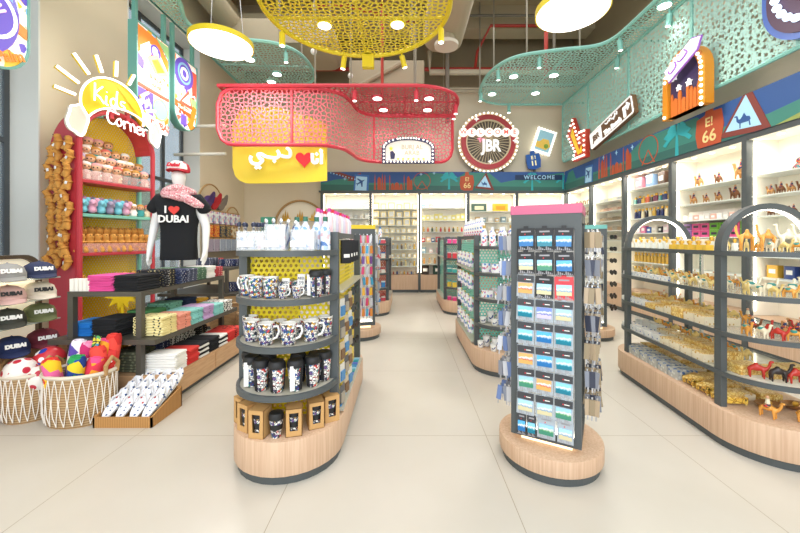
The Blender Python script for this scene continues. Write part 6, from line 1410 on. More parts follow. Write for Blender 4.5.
def keyring(c_):
    def f():
        t = thing('keyring', 'x', 'keyring'); MB().lathe([(.004, 0), (.0045, -.01)], n=6).build('ring_top', CHROME, t); 
        MB().bx(-.011, .011, -.003, .003, -.08, -.012).build('fob', mat('fob_' + c_[1:], c_, .35, .2), t); MB().bx(-.003, .003, -.002, .002, -.1, -.07).build('charm', mat('charm_silver', '#b8b8bc', .3, .5), t); return t
    return f
KR = {c_: Kind(keyring(c_)) for c_ in ('#8a8f9c', '#c8cad0', '#3a3f50', '#9a8a70', '#6f86b8', '#b8a48a', '#e8b23c', '#4aa0c8', '#d84878', '#7a4f9c', '#d88a3a')}
KN = {'#8a8f9c': 'grey', '#c8cad0': 'silver', '#3a3f50': 'dark', '#9a8a70': 'bronze', '#6f86b8': 'blue', '#b8a48a': 'tan', '#e8b23c': 'yellow', '#4aa0c8': 'sky blue', '#d84878': 'pink', '#7a4f9c': 'violet', '#d88a3a': 'orange'}
def flank(M, rz, side, cols, rows, z0, dz, n, where, sc=1.0, spread=.12, out=(.235, .265, .295), ax='x'):
    for r_ in range(rows):
        for i in range(n):
            for d, q in enumerate(out):
                c_ = cols[(r_ * 5 + i * 3 + d * 2) % len(cols)]; u = -spread + 2 * spread * i / max(1, n - 1)
                v = Vector((side * q, u, z0 - dz * r_)) if ax == 'x' else Vector((u, -q, z0 - dz * r_))
                KR[c_].put(M @ v, rz + R(random.uniform(-25, 25)), '%s keyring %s, %s row, %s hook, %s' % (KN[c_], where, ORD[r_], near(i, n), ('innermost', 'middle', 'outermost')[d] if len(out) == 3 else ('inner', 'outer')[d]), 'keyring', 'keyrings ' + where, scale=sc, rot=(0, R(random.uniform(-8, 8)), rz + R(random.uniform(-30, 30))))
        for i in range(n):
            u = -spread + 2 * spread * i / max(1, n - 1)
flank(PM, SC_RZ, 1, ['#9a8a70', '#8a8f9c', '#b8a48a', '#3a3f50'], 7, 1.40, .155, 5, 'on the pink stand right flank', 1.3, .14, (.215, .24, .265))
flank(PM, SC_RZ, -1, ['#c8cad0', '#6f86b8', '#8a8f9c'], 7, 1.38, .155, 4, 'on the pink stand left flank', 1.3, .14, (.215, .24, .265))
EMt = Matrix.Translation((2.59, 4.96, 0)) @ Matrix.Rotation(R(-26), 4, 'Z')
flank(EMt, R(-26), 1, ['#8a8f9c', '#3a3f50', '#9a8a70'], 7, 1.42, .16, 4, 'on the teal-headed stand', 1.4, .13, (.21, .24), 'y')
for r_ in range(7):
    for i in range(2): SG.put(EMt @ Vector((.275, -.08 + .16 * i, 1.38 - .16 * r_)), R(-26) + R(50), 'dark sunglasses on the teal-headed stand, %s row, %s' % (ORD[r_], ('nearer pair', 'farther pair')[i]), 'sunglasses', 'sunglasses on the teal-headed stand', scale=1.0)
FM = Matrix.Translation((-.636, 4.96, 0)) @ Matrix.Rotation(R(14), 4, 'Z')
flank(FM, R(14), 1, ['#c8cad0', '#8a8f9c', '#b8a48a'], 7, 1.42, .16, 3, 'on the yellow-headed stand flank', 1.5, .12, (.22, .25))
flank(FM, R(14), 1, ['#e8b23c', '#4aa0c8', '#d84878', '#7a4f9c', '#d88a3a', '#c8cad0'], 8, 1.42, .14, 6, 'on the yellow-headed stand front', 1.5, .13, (.21, .24), 'y')

# ---- teal island goods
WP = doodle('white_confetti_print', '#f3f3f4', 45, ('#d8607a', '#4f8fd0', '#e8c04a', '#6ab89a', '#9a80c8'), .28, .3, None)
WBp = doodle('white_blue_print', '#f2f2f0', 40, ('#2f4a80', '#b8935a', '#7f9ac8'), .25, .3, None)
WBt = Kind(bottle2(WP, mat('cap_white', '#eceef2', .3), .19, .034)); WBg = Kind(bottle2(WP, mat('cap_gold', '#c8a85a', .3, .5), .21, .034)); WM = Kind(mug(WBp)); TIN = Kind(giftbox(.085, .06, .09, WP, 'printed_tin')); PCH = Kind(giftbox(.12, .05, .06, WP, 'printed_pouch'))
TO = Vector((1.03, 3.75, 0))
for r_, (n, rr2) in enumerate(((6, .23), (4, .13))):
    for i, (x, y) in enumerate(arc(n, rr2, 200, 340)): (WBg if (i + r_) % 3 == 0 else WBt).put(TO + Vector((x, y, GZ[0])), 0, 'white confetti-print bottle, top teal shelf, %s in the %s row' % (nth(i, n), ('front', 'back')[r_]), 'bottle', 'bottles on the top teal shelf')
for i, (x, y) in enumerate(arc(5, .21, 200, 340)): TIN.put(TO + Vector((x, y, GZ[1])), 0, 'white confetti-print tin on the second teal shelf, %s' % nth(i, 5), 'tin', 'tins on the teal shelf')
for i, (x, y) in enumerate(arc(4, .2, 205, 335)): PCH.put(TO + Vector((x, y, GZ[2])), R(-20 + 14 * i), 'white printed pouch on the third teal shelf, %s' % nth(i, 4), 'pouch', 'pouches on the teal shelf', scale=(1, 1, 1.2)); PCH.put(TO + Vector((x * .6, y * .6 + .0, GZ[2])), 0, 'white printed pouch, rear row of the third teal shelf, %s' % nth(i, 4), 'pouch', 'rear pouches on the teal shelf', scale=(.5, .8, 1.5))
for i, (x, y) in enumerate(arc(5, .24, 200, 340)): WM.put(TO + Vector((x, y, GZ[3])), 0, 'white low cup on the fourth teal shelf, %s in the front row' % nth(i, 5), 'cup', 'cups on the fourth teal shelf', scale=(.9, .9, .55))
for i, (x, y) in enumerate(arc(4, .15, 200, 340)): WM.put(TO + Vector((x, y, GZ[3])), 0, 'white mug on the fourth teal shelf, %s in the back row' % nth(i, 4), 'mug', 'mugs on the fourth teal shelf')
for i, (x, y) in enumerate(arc(5, .27, 200, 340)): WM.put(TO + Vector((x, y, .2435)), 0, 'small white cup on the teal island base, %s in the front row' % nth(i, 5), 'cup', 'cups on the teal island base', scale=(.8, .8, .6))
for i, (x, y) in enumerate(arc(5, .19, 195, 345)): WM.put(TO + Vector((x, y, .2435)), 0, 'white mug on the teal island base, %s in the back row' % nth(i, 5), 'mug', 'mugs on the teal island base')
for i in range(8): WBt.put(TO + Vector((-.2, .1 + .14 * i, 1.391)), 0, 'white printed bottle on the long top board of the teal island, %s' % near(i, 8), 'bottle', 'bottles on the teal top board')
hp = Kind(pouch(.07, .13, WP, mat('pale_blue_label', '#7f9ad0')))
for r_ in range(4):
    for i in range(4): hp.put(TO + Vector((-.31, .15 + .25 * i, 1.2 - .24 * r_)), R(-70), 'white printed purse hung on the teal flank, %s, %s row' % (near(i, 4), ORD[r_]), 'pouch', 'purses on the teal flank', scale=1.2)
# ---- small far islands
def fill_island(O, cols, nm, side):
    Ks = [Kind(giftbox(.07, .05, .07, mat('goods_' + c_[1:], c_, .5), 'small_carton', mat('goods_' + c2[1:], c2, .5))) for c_, c2, _ in cols]
    for k, z in enumerate(GZ + [.2435]):
        for i, (x, y) in enumerate(arc(5, .22, 200, 340)):
            j = (k + i // 2) % len(cols); Ks[j].put(O + Vector((x, y, z)), 0, '%s carton on the %s, %s level from top, %s' % (cols[j][2], nm, ORD[k], nth(i, 5)), 'box', 'cartons on the ' + nm, scale=(1, 1, 1.6 if k % 2 else 1.1))
    return Ks
fill_island(Vector((-.60, 6.5, 0)), [('#e8e4da', '#c8404a', 'white and red'), ('#3a88c8', '#e8f0f4', 'blue and white'), ('#d04a5a', '#f0e0d8', 'red and cream'), ('#f0ece0', '#3a6ab0', 'cream and blue')], 'red far island', 1)
fill_island(Vector((1.02, 6.6, 0)), [('#e0408a', '#f0a0c0', 'magenta'), ('#d83a48', '#f0c8c8', 'red'), ('#48b0a8', '#e8f0e0', 'turquoise'), ('#e8c84a', '#58b0b8', 'yellow and teal')], 'pink far island', -1)
for i in range(3): 
    o = WBt.put(Vector((-.60 - .1 + .12 * i, 6.6, 1.391)), 0, 'blue-capped water bottle standing on top of the red far island, %s' % nth(i, 3), 'bottle', 'bottles on the red island', mats={'cap': MAGP[0]}); 
# ================================================================ GOODS ON THE RIGHT ISLAND AND IN THE WALL CABINETS
def camel_mesh(tall=1.0, rider=False):
    """standing camel, 0.1 m at the hump, head toward +x"""
    k = tall
    P = [(0, 0, .062 * k), (0, 0, .092 * k), (.028, 0, .064 * k), (-.03, 0, .062 * k), (.046, 0, .06 * k), (.058, 0, .085 * k), (.06, 0, .108 * k), (.076, 0, .106 * k), (-.038, 0, .05 * k)]
    Rr = [(.019, .021), .010, .018, .017, .010, .0075, .009, .006, .004]; E = [(0, 1), (0, 2), (0, 3), (2, 4), (4, 5), (5, 6), (6, 7), (3, 8)]
    for x, j, s in ((.03, 2, 1), (.03, 2, -1), (-.03, 3, 1), (-.03, 3, -1)):
        n = len(P); P += [(x, s * .012, .042 * k), (x + .002, s * .013, .02 * k), (x + .002, s * .013, .003)]; Rr += [.0075, .005, .0055]; E += [(j, n), (n, n + 1), (n + 1, n + 2)]
    return skin(P, E, Rr, 1)
CMe = camel_mesh(); CMt = camel_mesh(1.7)
def camel(me, bodym, saddlem=None, rider=None):
    def f():
        t = thing('camel_figurine', 'x', 'figurine'); mesh_obj('body', me.copy(), bodym, t); k = 1.7 if me is CMt else 1
        if saddlem:
            MB().ball((0, 0, .072 * k), (.022, .0235, .014), 10).build('saddle', saddlem, t, True)
        if rider:
            r = MB().tube([(0, 0, .08), (0, 0, .112)], [.013, .009], 8).build('rider', rider, t, True); MB().ball((0, 0, .122), .009, 8).build('rider_head', mat('doll_skin', '#e6b48e', .7), r, True)
        return t
    return f
AMB = mat('amber_enamel', '#e2a04a', .25, .2); WGL = mat('white_gold', '#efe6cc', .3, .2); REDE = mat('red_enamel', '#b83024', .25); BLKE = mat('black_enamel', '#2c2220', .3); TAN = mat('carved_tan', '#c08a50', .6); BROWN = mat('carved_brown', '#7a4a28', .6)
TLE = mat('teal_enamel', '#3a8f88', .3); ORE = doodle('rider_cloth', '#d84a3a', 90, ('#3a8f88', '#f0e0c0', '#2c3a70', '#e0a030'), .7, .6)
CA, CW, CG, CR, CB = Kind(camel(CMe, AMB, TLE)), Kind(camel(CMe, WGL, TLE)), Kind(camel(CMe, GOLDL)), Kind(camel(CMe, REDE)), Kind(camel(CMe, BLKE))
CT = Kind(camel(CMt, AMB)); CTW = Kind(camel(CMt, WGL)); CRD = Kind(camel(CMe, AMB, ORE, WGL)); CTAN = Kind(camel(CMe, TAN, ORE, ORE)); CDK = Kind(camel(CMe, BROWN, ORE, ORE))
IM = Matrix.Translation((2.38, 2.34, 0)) @ Matrix.Rotation(-atan2(.09, 1.13), 4, 'Z'); IR = -atan2(.09, 1.13)
def ip(k, x, y, z, rz, lab, cat, grp, **kw): k.put(IM @ Vector((x, y, z)), IR + rz, lab, cat, grp, **kw)
def casket(body, trim, dark=None):
    def f():
        t = thing('casket', 'x', 'casket'); MB().bx(-.07, .07, -.05, .05, .012, .05).build('casket_body', body, t, bevel=.003)
        MB().lathe([(.078, .05), (.08, .056), (.05, .072), (.0, .075)], n=4, sx=1.25, sy=.9).build('casket_lid', trim, t)
        for x in (-.062, .062):
            for y in (-.042, .042): MB().ball((x, y, .008), .009, 6).build('foot', trim, t, True)
        return t
    return f
def flatbox(w_, d_, h, body, top=None, nm='boxed_gift'):
    def f():
        t = thing(nm, 'x', 'box'); MB().bx(-w_ / 2, w_ / 2, -d_ / 2, d_ / 2, 0, h).build('box_body', body, t); MB().bx(-w_ * .42, w_ * .42, -d_ * .42, d_ * .42, h, h + .003).build('box_top', top or body, t); return t
    return f
SILV = dotted('silver_blue_print', '#b9bcb8', ['#5a7ab0', '#d8dcd8'], 30, .4, .35); GLDP = doodle('gold_filigree', '#e8c878', 60, ('#f4dc98', '#d8a850', '#f0d890'), .7, .3, '#c89a48'); GLDB = doodle('gold_black_filigree', '#e0b448', 45, ('#f0d060', '#4a3a20', '#e8c050'), .6, .3, '#a87c2c')
CREMB = dotted('cream_gold_print', '#e8dcc0', ['#c8a050', '#b84a3a'], 30, .25, .4); WHBL = dotted('white_blue_box_print', '#e8e8e6', ['#4a6ab0', '#c0c8d8'], 28, .35, .4)
KS, KG, KGB, KC_, KW_ = Kind(flatbox(.15, .12, .075, SILV)), Kind(flatbox(.16, .12, .06, GLDP)), Kind(casket(GLDB, GLDP)), Kind(flatbox(.13, .1, .05, CREMB, GLDP)), Kind(flatbox(.1, .09, .055, WHBL))
L = 1.13
# base level
for i in range(6): ip(KS, -.21, 1.12 - .13 * i, .2435, 0, 'silver and blue boxed gift on the right island base, %s from the far post' % ORD[i], 'box', 'silver boxes on the island base', scale=(1, .95, 1))
for i in range(3): ip(KGB, -.19, .33 - .14 * i, .2435, pi / 2 * 0, 'ornate gold casket on the right island base, %s' % near(2 - i, 3), 'casket', 'gold caskets on the island base', scale=(1.1, 1.15, 1.1))
for j, x in enumerate((-.05, .1)):
    for i in range(8): ip((KG, KC_, KG)[(i + j) % 3], x, 1.15 - .145 * i, .2435, 0, '%s boxed gift in the %s inner row of the island base, %s' % (('gold', 'cream and gold')[(i + j) % 3 == 1], ('first', 'second')[j], near(7 - i, 8)), 'box', 'inner boxes on the island base', scale=(.85, 1.05, 1.25 if i < 5 else .8))
for i, (x, y) in enumerate(((-.13, -.16), (.03, -.22), (.17, -.19))): ip(CRD, x, y, .2435, R(-60 + 20 * i), 'amber camel with a white rider on the rounded base end, %s' % nth(i, 3), 'figurine', 'camels on the rounded base end', scale=1.05)
# dishes on the near base
for i, (x, y) in enumerate(((.0, -.02), (.16, -.02))): 
    o = thing('ornate_dish', 'oval bronze dish lying near the rounded end of the island base, %s one' % ('left', 'right')[i], 'dish', IM @ Vector((x, y, .2435))); MB().lathe([(.03, 0), (.06, .01), (.085, .03), (.08, .032), (.05, .016), (.0, .012)], n=24, sx=1.0, sy=.7).build('dish_bowl', mat('bronze', '#a8794a', .3, .6), o, True); MB().ball((0, 0, .03), (.02, .014, .018), 8).build('dish_knob', GOLD, o, True)
# shelf 4 (.491) .. 1
Zs = [z - .015 for z in GZ]
for i in range(9):
    ip((KW_, KC_)[i > 4], -.23, 1.2 - .125 * i, Zs[3], 0, '%s box along the edge of the lowest glass shelf, %s' % (('white and blue', 'cream and gold')[i > 4], near(8 - i, 9)), 'box', 'edge boxes on the lowest glass shelf', scale=(.85, 1.1, .8 + .3 * (i > 4)))
    ip((KW_, KC_, KG)[min(2, i // 3)], -.1, 1.2 - .125 * i, Zs[3], 0, '%s box in the second row of the lowest glass shelf, %s' % (('white and blue', 'cream and gold', 'gold')[min(2, i // 3)], near(8 - i, 9)), 'box', 'second row on the lowest glass shelf', scale=(.9, 1.1, 1.3))
    ip((CG, CA)[i % 2], .05, 1.2 - .125 * i, Zs[3], R(200), '%s camel in the rear row of the lowest glass shelf, %s' % (('pale gold', 'amber')[i % 2], near(8 - i, 9)), 'figurine', 'rear camels on the lowest glass shelf', scale=.95)
for i, (x, y, k, n_) in enumerate(((-.17, -.13, CR, 'red'), (-.1, -.19, CB, 'black'), (-.02, -.21, CR, 'red'), (.06, -.22, CRD, 'amber ridden'), (.14, -.2, CRD, 'amber ridden'), (.22, -.14, CRD, 'amber ridden'))): ip(k, x, y, Zs[3], R(-30 + 12 * i), '%s camel on the rounded end of the lowest glass shelf, %s' % (n_, nth(i, 6)), 'figurine', 'end camels on the lowest glass shelf', scale=1.05)
for i, (x, y) in enumerate(((-.15, -.02), (-.02, -.08), (.12, -.04))): ip(KG, x, y, Zs[3], R(5), 'flat gold box behind the red and black camels, %s' % nth(i, 3), 'box', 'gold boxes behind the camels', scale=(1, 1, .9))
for i in range(10):
    ip((KC_, KG, KC_)[i % 3] if i > 3 else KW_, -.23, 1.22 - .115 * i, Zs[2], 0, '%s box along the edge of the third glass shelf, %s' % ('white and blue' if i <= 3 else ('cream', 'gold', 'cream')[i % 3], near(9 - i, 10)), 'box', 'edge boxes on the third glass shelf', scale=(.8, 1.0, .75 if i < 6 else 1.2))
    ip((KG, KC_)[i % 2], -.1, 1.22 - .115 * i, Zs[2], 0, '%s box in the second row of the third glass shelf, %s' % (('gold', 'cream')[i % 2], near(9 - i, 10)), 'box', 'second row on the third glass shelf', scale=(.8, 1, 1.1))
    ip((CG, CRD)[i % 2], .04, 1.22 - .115 * i, Zs[2], R(190), '%s camel in the rear row of the third glass shelf, %s' % (('pale gold', 'ridden amber')[i % 2], near(9 - i, 10)), 'figurine', 'rear camels on the third glass shelf', scale=.9)
for i, (x, y) in enumerate(arc(9, .245, 205, 335)): ip((CA, CW, CR, CA, CG)[i % 5], x, y, Zs[2], R(-100 + 18 * i), '%s camel on the rounded end of the third glass shelf, %s' % (('amber', 'white and gold', 'red', 'amber', 'pale gold')[i % 5], nth(i, 9)), 'figurine', 'end camels on the third glass shelf', scale=.85)
for i, (x, y) in enumerate(arc(6, .15, 200, 340)): ip((CDK, CR, CTAN)[i % 3], x, y, Zs[2], R(i * 30), '%s camel in the inner arc of the third glass shelf, %s' % (('dark', 'red', 'tan')[i % 3], nth(i, 6)), 'figurine', 'inner camels on the third glass shelf', scale=.85)
for i in range(12):
    ip((CW, CG)[i % 2] if i > 6 else KW_, -.22, 1.24 - .1 * i, Zs[1], R(180), '%s along the edge of the second glass shelf, %s' % ('small white box' if i <= 6 else ('white-gold camel', 'pale gold camel')[i % 2], near(11 - i, 12)), 'figurine' if i > 6 else 'box', 'edge goods on the second glass shelf', scale=.72 if i > 6 else (.6, .7, .6))
    ip((CG, CA, CW)[i % 3], -.12, 1.24 - .1 * i, Zs[1], R(185), '%s camel in the second row of the second glass shelf, %s' % (('pale gold', 'amber', 'white-gold')[i % 3], near(11 - i, 12)), 'figurine', 'second row camels on the second glass shelf', scale=.72)
    ip((CRD, CG)[i % 2], .0, 1.24 - .1 * i, Zs[1], R(185), '%s camel in the rear row of the second glass shelf, %s' % (('ridden amber', 'pale gold')[i % 2], near(11 - i, 12)), 'figurine', 'rear camels on the second glass shelf', scale=.75)
for i, (x, y) in enumerate(arc(10, .245, 205, 335)): ip((CG, CW, CG, CA)[i % 4], x, y, Zs[1], R(-120 + 18 * i), '%s camel on the rounded end of the second glass shelf, %s' % (('pale gold', 'white-gold', 'pale gold', 'amber')[i % 4], nth(i, 10)), 'figurine', 'end camels on the second glass shelf', scale=.75)
for i, (x, y) in enumerate(arc(5, .17, 200, 330)): ip(CW, x, y, Zs[1], R(20 * i), 'white-gold camel in the inner arc of the second glass shelf, %s' % nth(i, 5), 'figurine', 'inner camels on the second glass shelf', scale=.95)
# top shelf
PFa = mat('perfume_amber', '#e8c04a', .1, alpha=.9); PFc = mat('perfume_clear', '#eef0ea', .1, alpha=.8)
def perfume(body, cap, w_=.035, h=.06):
    def f():
        t = thing('perfume_bottle', 'x', 'perfume'); MB().bx(-w_ / 2, w_ / 2, -w_ * .35, w_ * .35, 0, h).build('flacon', body, t, bevel=.003); MB().lathe([(w_ * .2, h), (w_ * .2, h + .008), (w_ * .32, h + .01), (w_ * .32, h + .03), (w_ * .1, h + .036)], n=12).build('stopper', cap, t, True, angle=40); return t
    return f
PA, PCl, PWb = Kind(perfume(PFa, GOLD, .05, .045)), Kind(perfume(PFc, GOLD)), Kind(giftbox(.05, .04, .075, CREAM, 'perfume_box'))
for i in range(13):
    y = 1.26 - .09 * i; k = PCl if i < 8 else PA
    ip(k, -.23, y, Zs[0], 0, '%s perfume bottle along the edge of the top glass shelf, %s' % (('clear', 'amber')[i >= 8], near(12 - i, 13)), 'perfume', 'edge perfumes on the top glass shelf', scale=.85 if i < 8 else (1.1, 1.1, .9))
    ip((PWb, PCl)[i % 2], -.14, y, Zs[0], 0, '%s in the second row of the top glass shelf, %s' % (('cream perfume box', 'clear perfume bottle')[i % 2], near(12 - i, 13)), ('box', 'perfume')[i % 2], 'second row on the top glass shelf', scale=1.1)
    ip((PCl, CG)[i % 2], -.05, y, Zs[0], R(180), '%s in the third row of the top glass shelf, %s' % (('clear perfume bottle', 'pale gold camel')[i % 2], near(12 - i, 13)), ('perfume', 'figurine')[i % 2], 'third row on the top glass shelf', scale=.9)
for i, (x, y) in enumerate(((-.15, -.04), (-.03, -.05), (.09, -.05), (.2, -.04))): ip((CT, CT, CTW, CTW)[i], x, y, Zs[0], R(160), 'tall %s camel standing under the nearer arch, %s' % (('amber', 'amber', 'white', 'white')[i], nth(i, 4)), 'figurine', 'tall camels on the top glass shelf', scale=.95)
for i, (x, y) in enumerate(arc(11, .245, 205, 335)): ip((CG, CA, CW)[i % 3], x, y, Zs[0], R(-130 + 16 * i), '%s camel on the rounded end of the top glass shelf, %s' % (('pale gold', 'amber', 'white-gold')[i % 3], nth(i, 11)), 'figurine', 'end camels on the top glass shelf', scale=.72)

# ---- back wall cabinets
def single_kind(name, fn): return Kind(lambda: tag(fn().build(name, fn.mats if hasattr(fn, 'mats') else [WHITE]), 'x', 'item'))
def frame_():
    b = MB(); b.band([(-.07, 0), (.07, 0), (.07, .15), (-.07, .15)], [(-.05, .02), (.05, .02), (.05, .13), (-.05, .13)], -.01, .01, 'y', 0); b.bx(-.05, .05, -.002, .004, .02, .13, 1); return tag(b.build('photo_frame', [GOLDL, PAPER]), 'x', 'frame')
def carton(m, w_=.1, h=.12, d=.06, nm='small_carton'): return lambda: tag(MB().bx(-w_ / 2, w_ / 2, -d / 2, d / 2, 0, h).bx(-w_ * .3, w_ * .3, -d / 2 - .002, -d / 2, h * .35, h * .7, 1).build(nm, [m, PAPER]), 'x', 'box')
def vial(m, capm, r=.02, h=.1, nm='scent_bottle'): return lambda: tag(MB().lathe([(r, 0), (r, h * .65), (r * .5, h * .75), (r * .5, h * .8), (r * .65, h * .8), (r * .65, h)], n=12, mis=[0, 0, 0, 0, 1, 1]).build(nm, [m, capm], None, True, angle=40), 'x', 'bottle')
FRM = Kind(frame_); CRT = Kind(carton(CREAM)); VIA = Kind(vial(CREAM, GOLD))
def shelf_row(K, n, bay, sx, z, where, desc, cat, mats=None, sc=1, names=None, depth=.22, rz=0, right=False, jit=.1):
    for i in range(n):
        s_ = (sc if isinstance(sc, (int, float)) else sc[i % len(sc)]); m = None; e_ = .05 + .055 * max(1, s_ if not isinstance(s_, tuple) else s_[0])
        u = e_ + ((1.18 if right else 1.24) - 2 * e_) * i / max(1, n - 1)
        if mats: m = mats[i % len(mats)]
        d_ = (names[i % len(names)] + ' ' if names else '') + desc
        if right: loc = (4.1 + depth, RY[bay] - u, z + .001); rr3 = -pi / 2 + rz
        else: loc = (BX[bay] + u, 9.08 + depth, z + .001); rr3 = rz
        K.put(loc, rr3 + R(random.uniform(-8, 8)), '%s, %s, %s' % (d_, where, nth(i, n)), cat, (desc + ('es ' if desc[-1] in 'xh' else 's ')) + where, mats=m, scale=s_)
def cm(K, nm, cols): return [{(nm, 0): mat('g_' + c[1:], c, .4)} for c in cols]
c1 = ['#e9e6dc', '#dcdcd6', '#f0e8d8', '#cfd4d4']
for k, (z, n) in enumerate(((2.141, 8), (1.901, 8), (1.661, 8), (1.421, 7))): shelf_row(CRT, n, 0, 0, z, '%s shelf of the far-end cabinet' % ORD[k], 'carton', 'box', cm(CRT, 'small_carton', c1), (.9, 1.1, .8), ['cream', 'pale grey', 'ivory', 'silver'])
for k, z in enumerate(BZ[1][:3]): shelf_row(FRM, 6, 1, 0, z, '%s shelf of the frames cabinet' % ORD[k], 'photo frame', 'frame', None, (1.15, 1.0, 1.2, .9), ['gold-edged'])
for k, z in enumerate(BZ[1][3:]):
    if k in (0, 1, 3): shelf_row(FRM, 8, 1, 0, z, '%s shelf of the frames cabinet' % ORD[k + 3], 'photo frame', 'frame', None, (.7, .6, .8), ['small gold-edged'])
    else: shelf_row(VIA, 10, 1, 0, z, '%s shelf of the frames cabinet' % ORD[k + 3], 'bottle', 'bottle', cm(VIA, 'scent_bottle', ['#b8b4b0', '#c8a84a', '#7a6858', '#e0d0a0']), (1.3, 1.5, 1.2), ['grey', 'gold', 'brown', 'cream'])
YB = ['#ece4a0', '#e8dc8c', '#f0ecc0', '#e6d878']
shelf_row(CRT, 6, 2, 0, BZ[2][0], 'top shelf of the yellow box cabinet', 'ornament box', 'box', cm(CRT, 'small_carton', ['#7fb4c8', '#e8a8b0', '#f0ece4', '#f0ece4', '#e8d8e8', '#e0b8c0']), (.8, .9, .7, 1.1), ['blue', 'pink', 'white', 'ivory', 'lilac', 'rose'])
shelf_row(CRT, 10, 2, 0, BZ[2][1], 'second shelf of the yellow box cabinet', 'sweet box', 'box', cm(CRT, 'small_carton', YB), [(1.1, 1, 1.1), (1.05, 1, 1.3), (1.1, 1, 1.25), (1.1, 1, 1.5), (1.05, 1, 1.6)], ['pale yellow', 'yellow', 'cream', 'gold-yellow'])
shelf_row(VIA, 10, 2, 0, BZ[2][2], 'third shelf of the yellow box cabinet', 'jar', 'jar', cm(VIA, 'scent_bottle', ['#b89050', '#d0603a', '#4a5a48', '#d8c888', '#c83848']), (1.3,), ['tan', 'orange', 'green', 'cream', 'red'])
shelf_row(CRT, 9, 2, 0, BZ[2][3], 'fourth shelf of the yellow box cabinet', 'carton', 'box', cm(CRT, 'small_carton', ['#c84a50', '#e8c8a0', '#5a6a8a']), (.9, 1.2), ['red', 'tan', 'slate'])
shelf_row(CRT, 6, 2, 0, BZ[2][4], 'fifth shelf of the yellow box cabinet', 'carton', 'box', cm(CRT, 'small_carton', ['#8aa8b8', '#e8d0c8', '#d8a8b0']), (1.2, 1.0), ['blue-grey', 'cream', 'rose'])
shelf_row(VIA, 8, 2, 0, BZ[2][5], 'sixth shelf of the yellow box cabinet', 'jar', 'jar', cm(VIA, 'scent_bottle', ['#d89a5a', '#e8c8a0']), (1.5,), ['amber', 'pale amber'])
shelf_row(CRT, 4, 2, 0, .441, 'base top of the yellow box cabinet', 'large bag', 'bag', cm(CRT, 'small_carton', ['#3a2c24', '#2a4a40', '#7fb0d0', '#d8e0e4']), (1.9,), ['dark brown', 'dark green', 'sky blue', 'pale'])
shelf_row(VIA, 12, 1, 0, .441, 'base top of the frames cabinet', 'trinket', 'ornament', cm(VIA, 'scent_bottle', ['#d8b040', '#b84a3a', '#3a5a9a', '#e8d8b0']), (1.0, .8), ['gold', 'red', 'blue', 'cream'])
def clutch():
    return tag(MB().bx(-.16, .16, -.03, .03, 0, .17).bx(-.1, .1, -.033, -.03, .04, .12, 1).build('patterned_clutch', [mat('clutch_green', '#3a5a50', .5), mat('clutch_cream', '#e0d8b8', .5)], bevel=.004), 'x', 'bag')
CLU = Kind(clutch)
for b_, (x, c_, m2, nm) in enumerate(((.32, '#3f5a52', '#dcd4b0', 'dark green floral'), (.88, '#e8ac30', '#c88a20', 'golden yellow'))):
    CLU.put((BX[3] + x, 9.3, BZ[3][0] + .001), 0, '%s clutch box on the top shelf behind the teal island bottles' % nm, 'bag', None, mats={('patterned_clutch', 0): mat('g_' + c_[1:], c_), ('patterned_clutch', 1): mat('g_' + m2[1:], m2)}, scale=1.2)
CLU.put((BX[4] + .4, 9.3, BZ[4][0] + .001), 0, 'pale blue clutch box on the top shelf under the WELCOME lettering', 'bag', None, mats={('patterned_clutch', 0): mat('g_8fc4d8', '#8fc4d8')})
for k in (1, 2): 
    shelf_row(CRT, 7, 3, 0, BZ[3][k], '%s shelf behind the teal island' % ORD[k], 'carton', 'box', cm(CRT, 'small_carton', ['#e0d8c8', '#c8a878', '#88a0a8']), (1, 1.2), ['cream', 'tan', 'grey-blue'])
    shelf_row(CRT, 7, 4, 0, BZ[4][k], '%s shelf of the corner cabinet' % ORD[k], 'carton', 'box', cm(CRT, 'small_carton', ['#e8e4dc', '#b8c8d0']), (1, .8), ['white', 'pale blue'])
# ---- right wall cabinets
def coil():
    b = MB(); b.tube([(.035 * cos(a), -.01, .045 + .035 * sin(a)) for a in [2 * pi * i / 18 for i in range(18)]], .008, 6, closed=True); b.ball((0, 0, .01), (.02, .015, .01), 8); return tag(b.build('ring_ornament', mat('coil_brown', '#8a6a4a', .4, .4), None, True), 'x', 'ornament')
CO = Kind(coil)
for k in range(4): shelf_row(CO, 6, 0, 0, RZ[0][k], '%s shelf of the corner right cabinet' % ORD[k], 'ring ornament', 'ornament', None, 1.5, ['bronze'], right=True)
def pouchlow(): return tag(MB().prism(rrect(.15, .07, .03, 3, 0, .04), -.04, .04, 'y').build('soft_pouch', mat('pouch_tan', '#c0a484', .8), None, True, angle=40), 'x', 'pouch')
PO = Kind(pouchlow)
for k, cs, ns in ((0, ['#b8b4a8', '#9aa0a0', '#c8b890'], ['grey', 'slate', 'sand']), (1, ['#d0b8a0', '#c8a088', '#d8a890'], ['tan', 'rose-tan', 'blush']), (2, ['#9a8468', '#8a7a60'], ['brown', 'dark brown']), (3, ['#b89a78', '#a8a090'], ['tan', 'grey']), (4, ['#c8c0b0'], ['pale'])): shelf_row(PO, 7, 1, 0, RZ[1][k], '%s shelf of the pouch cabinet' % ORD[k], 'soft pouch', 'pouch', cm(PO, 'soft_pouch', cs), (1, 1.15), ns, right=True)
shelf_row(CRT, 4, 2, 0, RZ[2][0], 'top shelf of the perfume cabinet', 'large gift box', 'box', cm(CRT, 'small_carton', ['#d88a98', '#7f9cc0', '#4a3a32', '#d8963a']), (1.9,), ['pink', 'blue', 'dark brown', 'orange'], right=True)
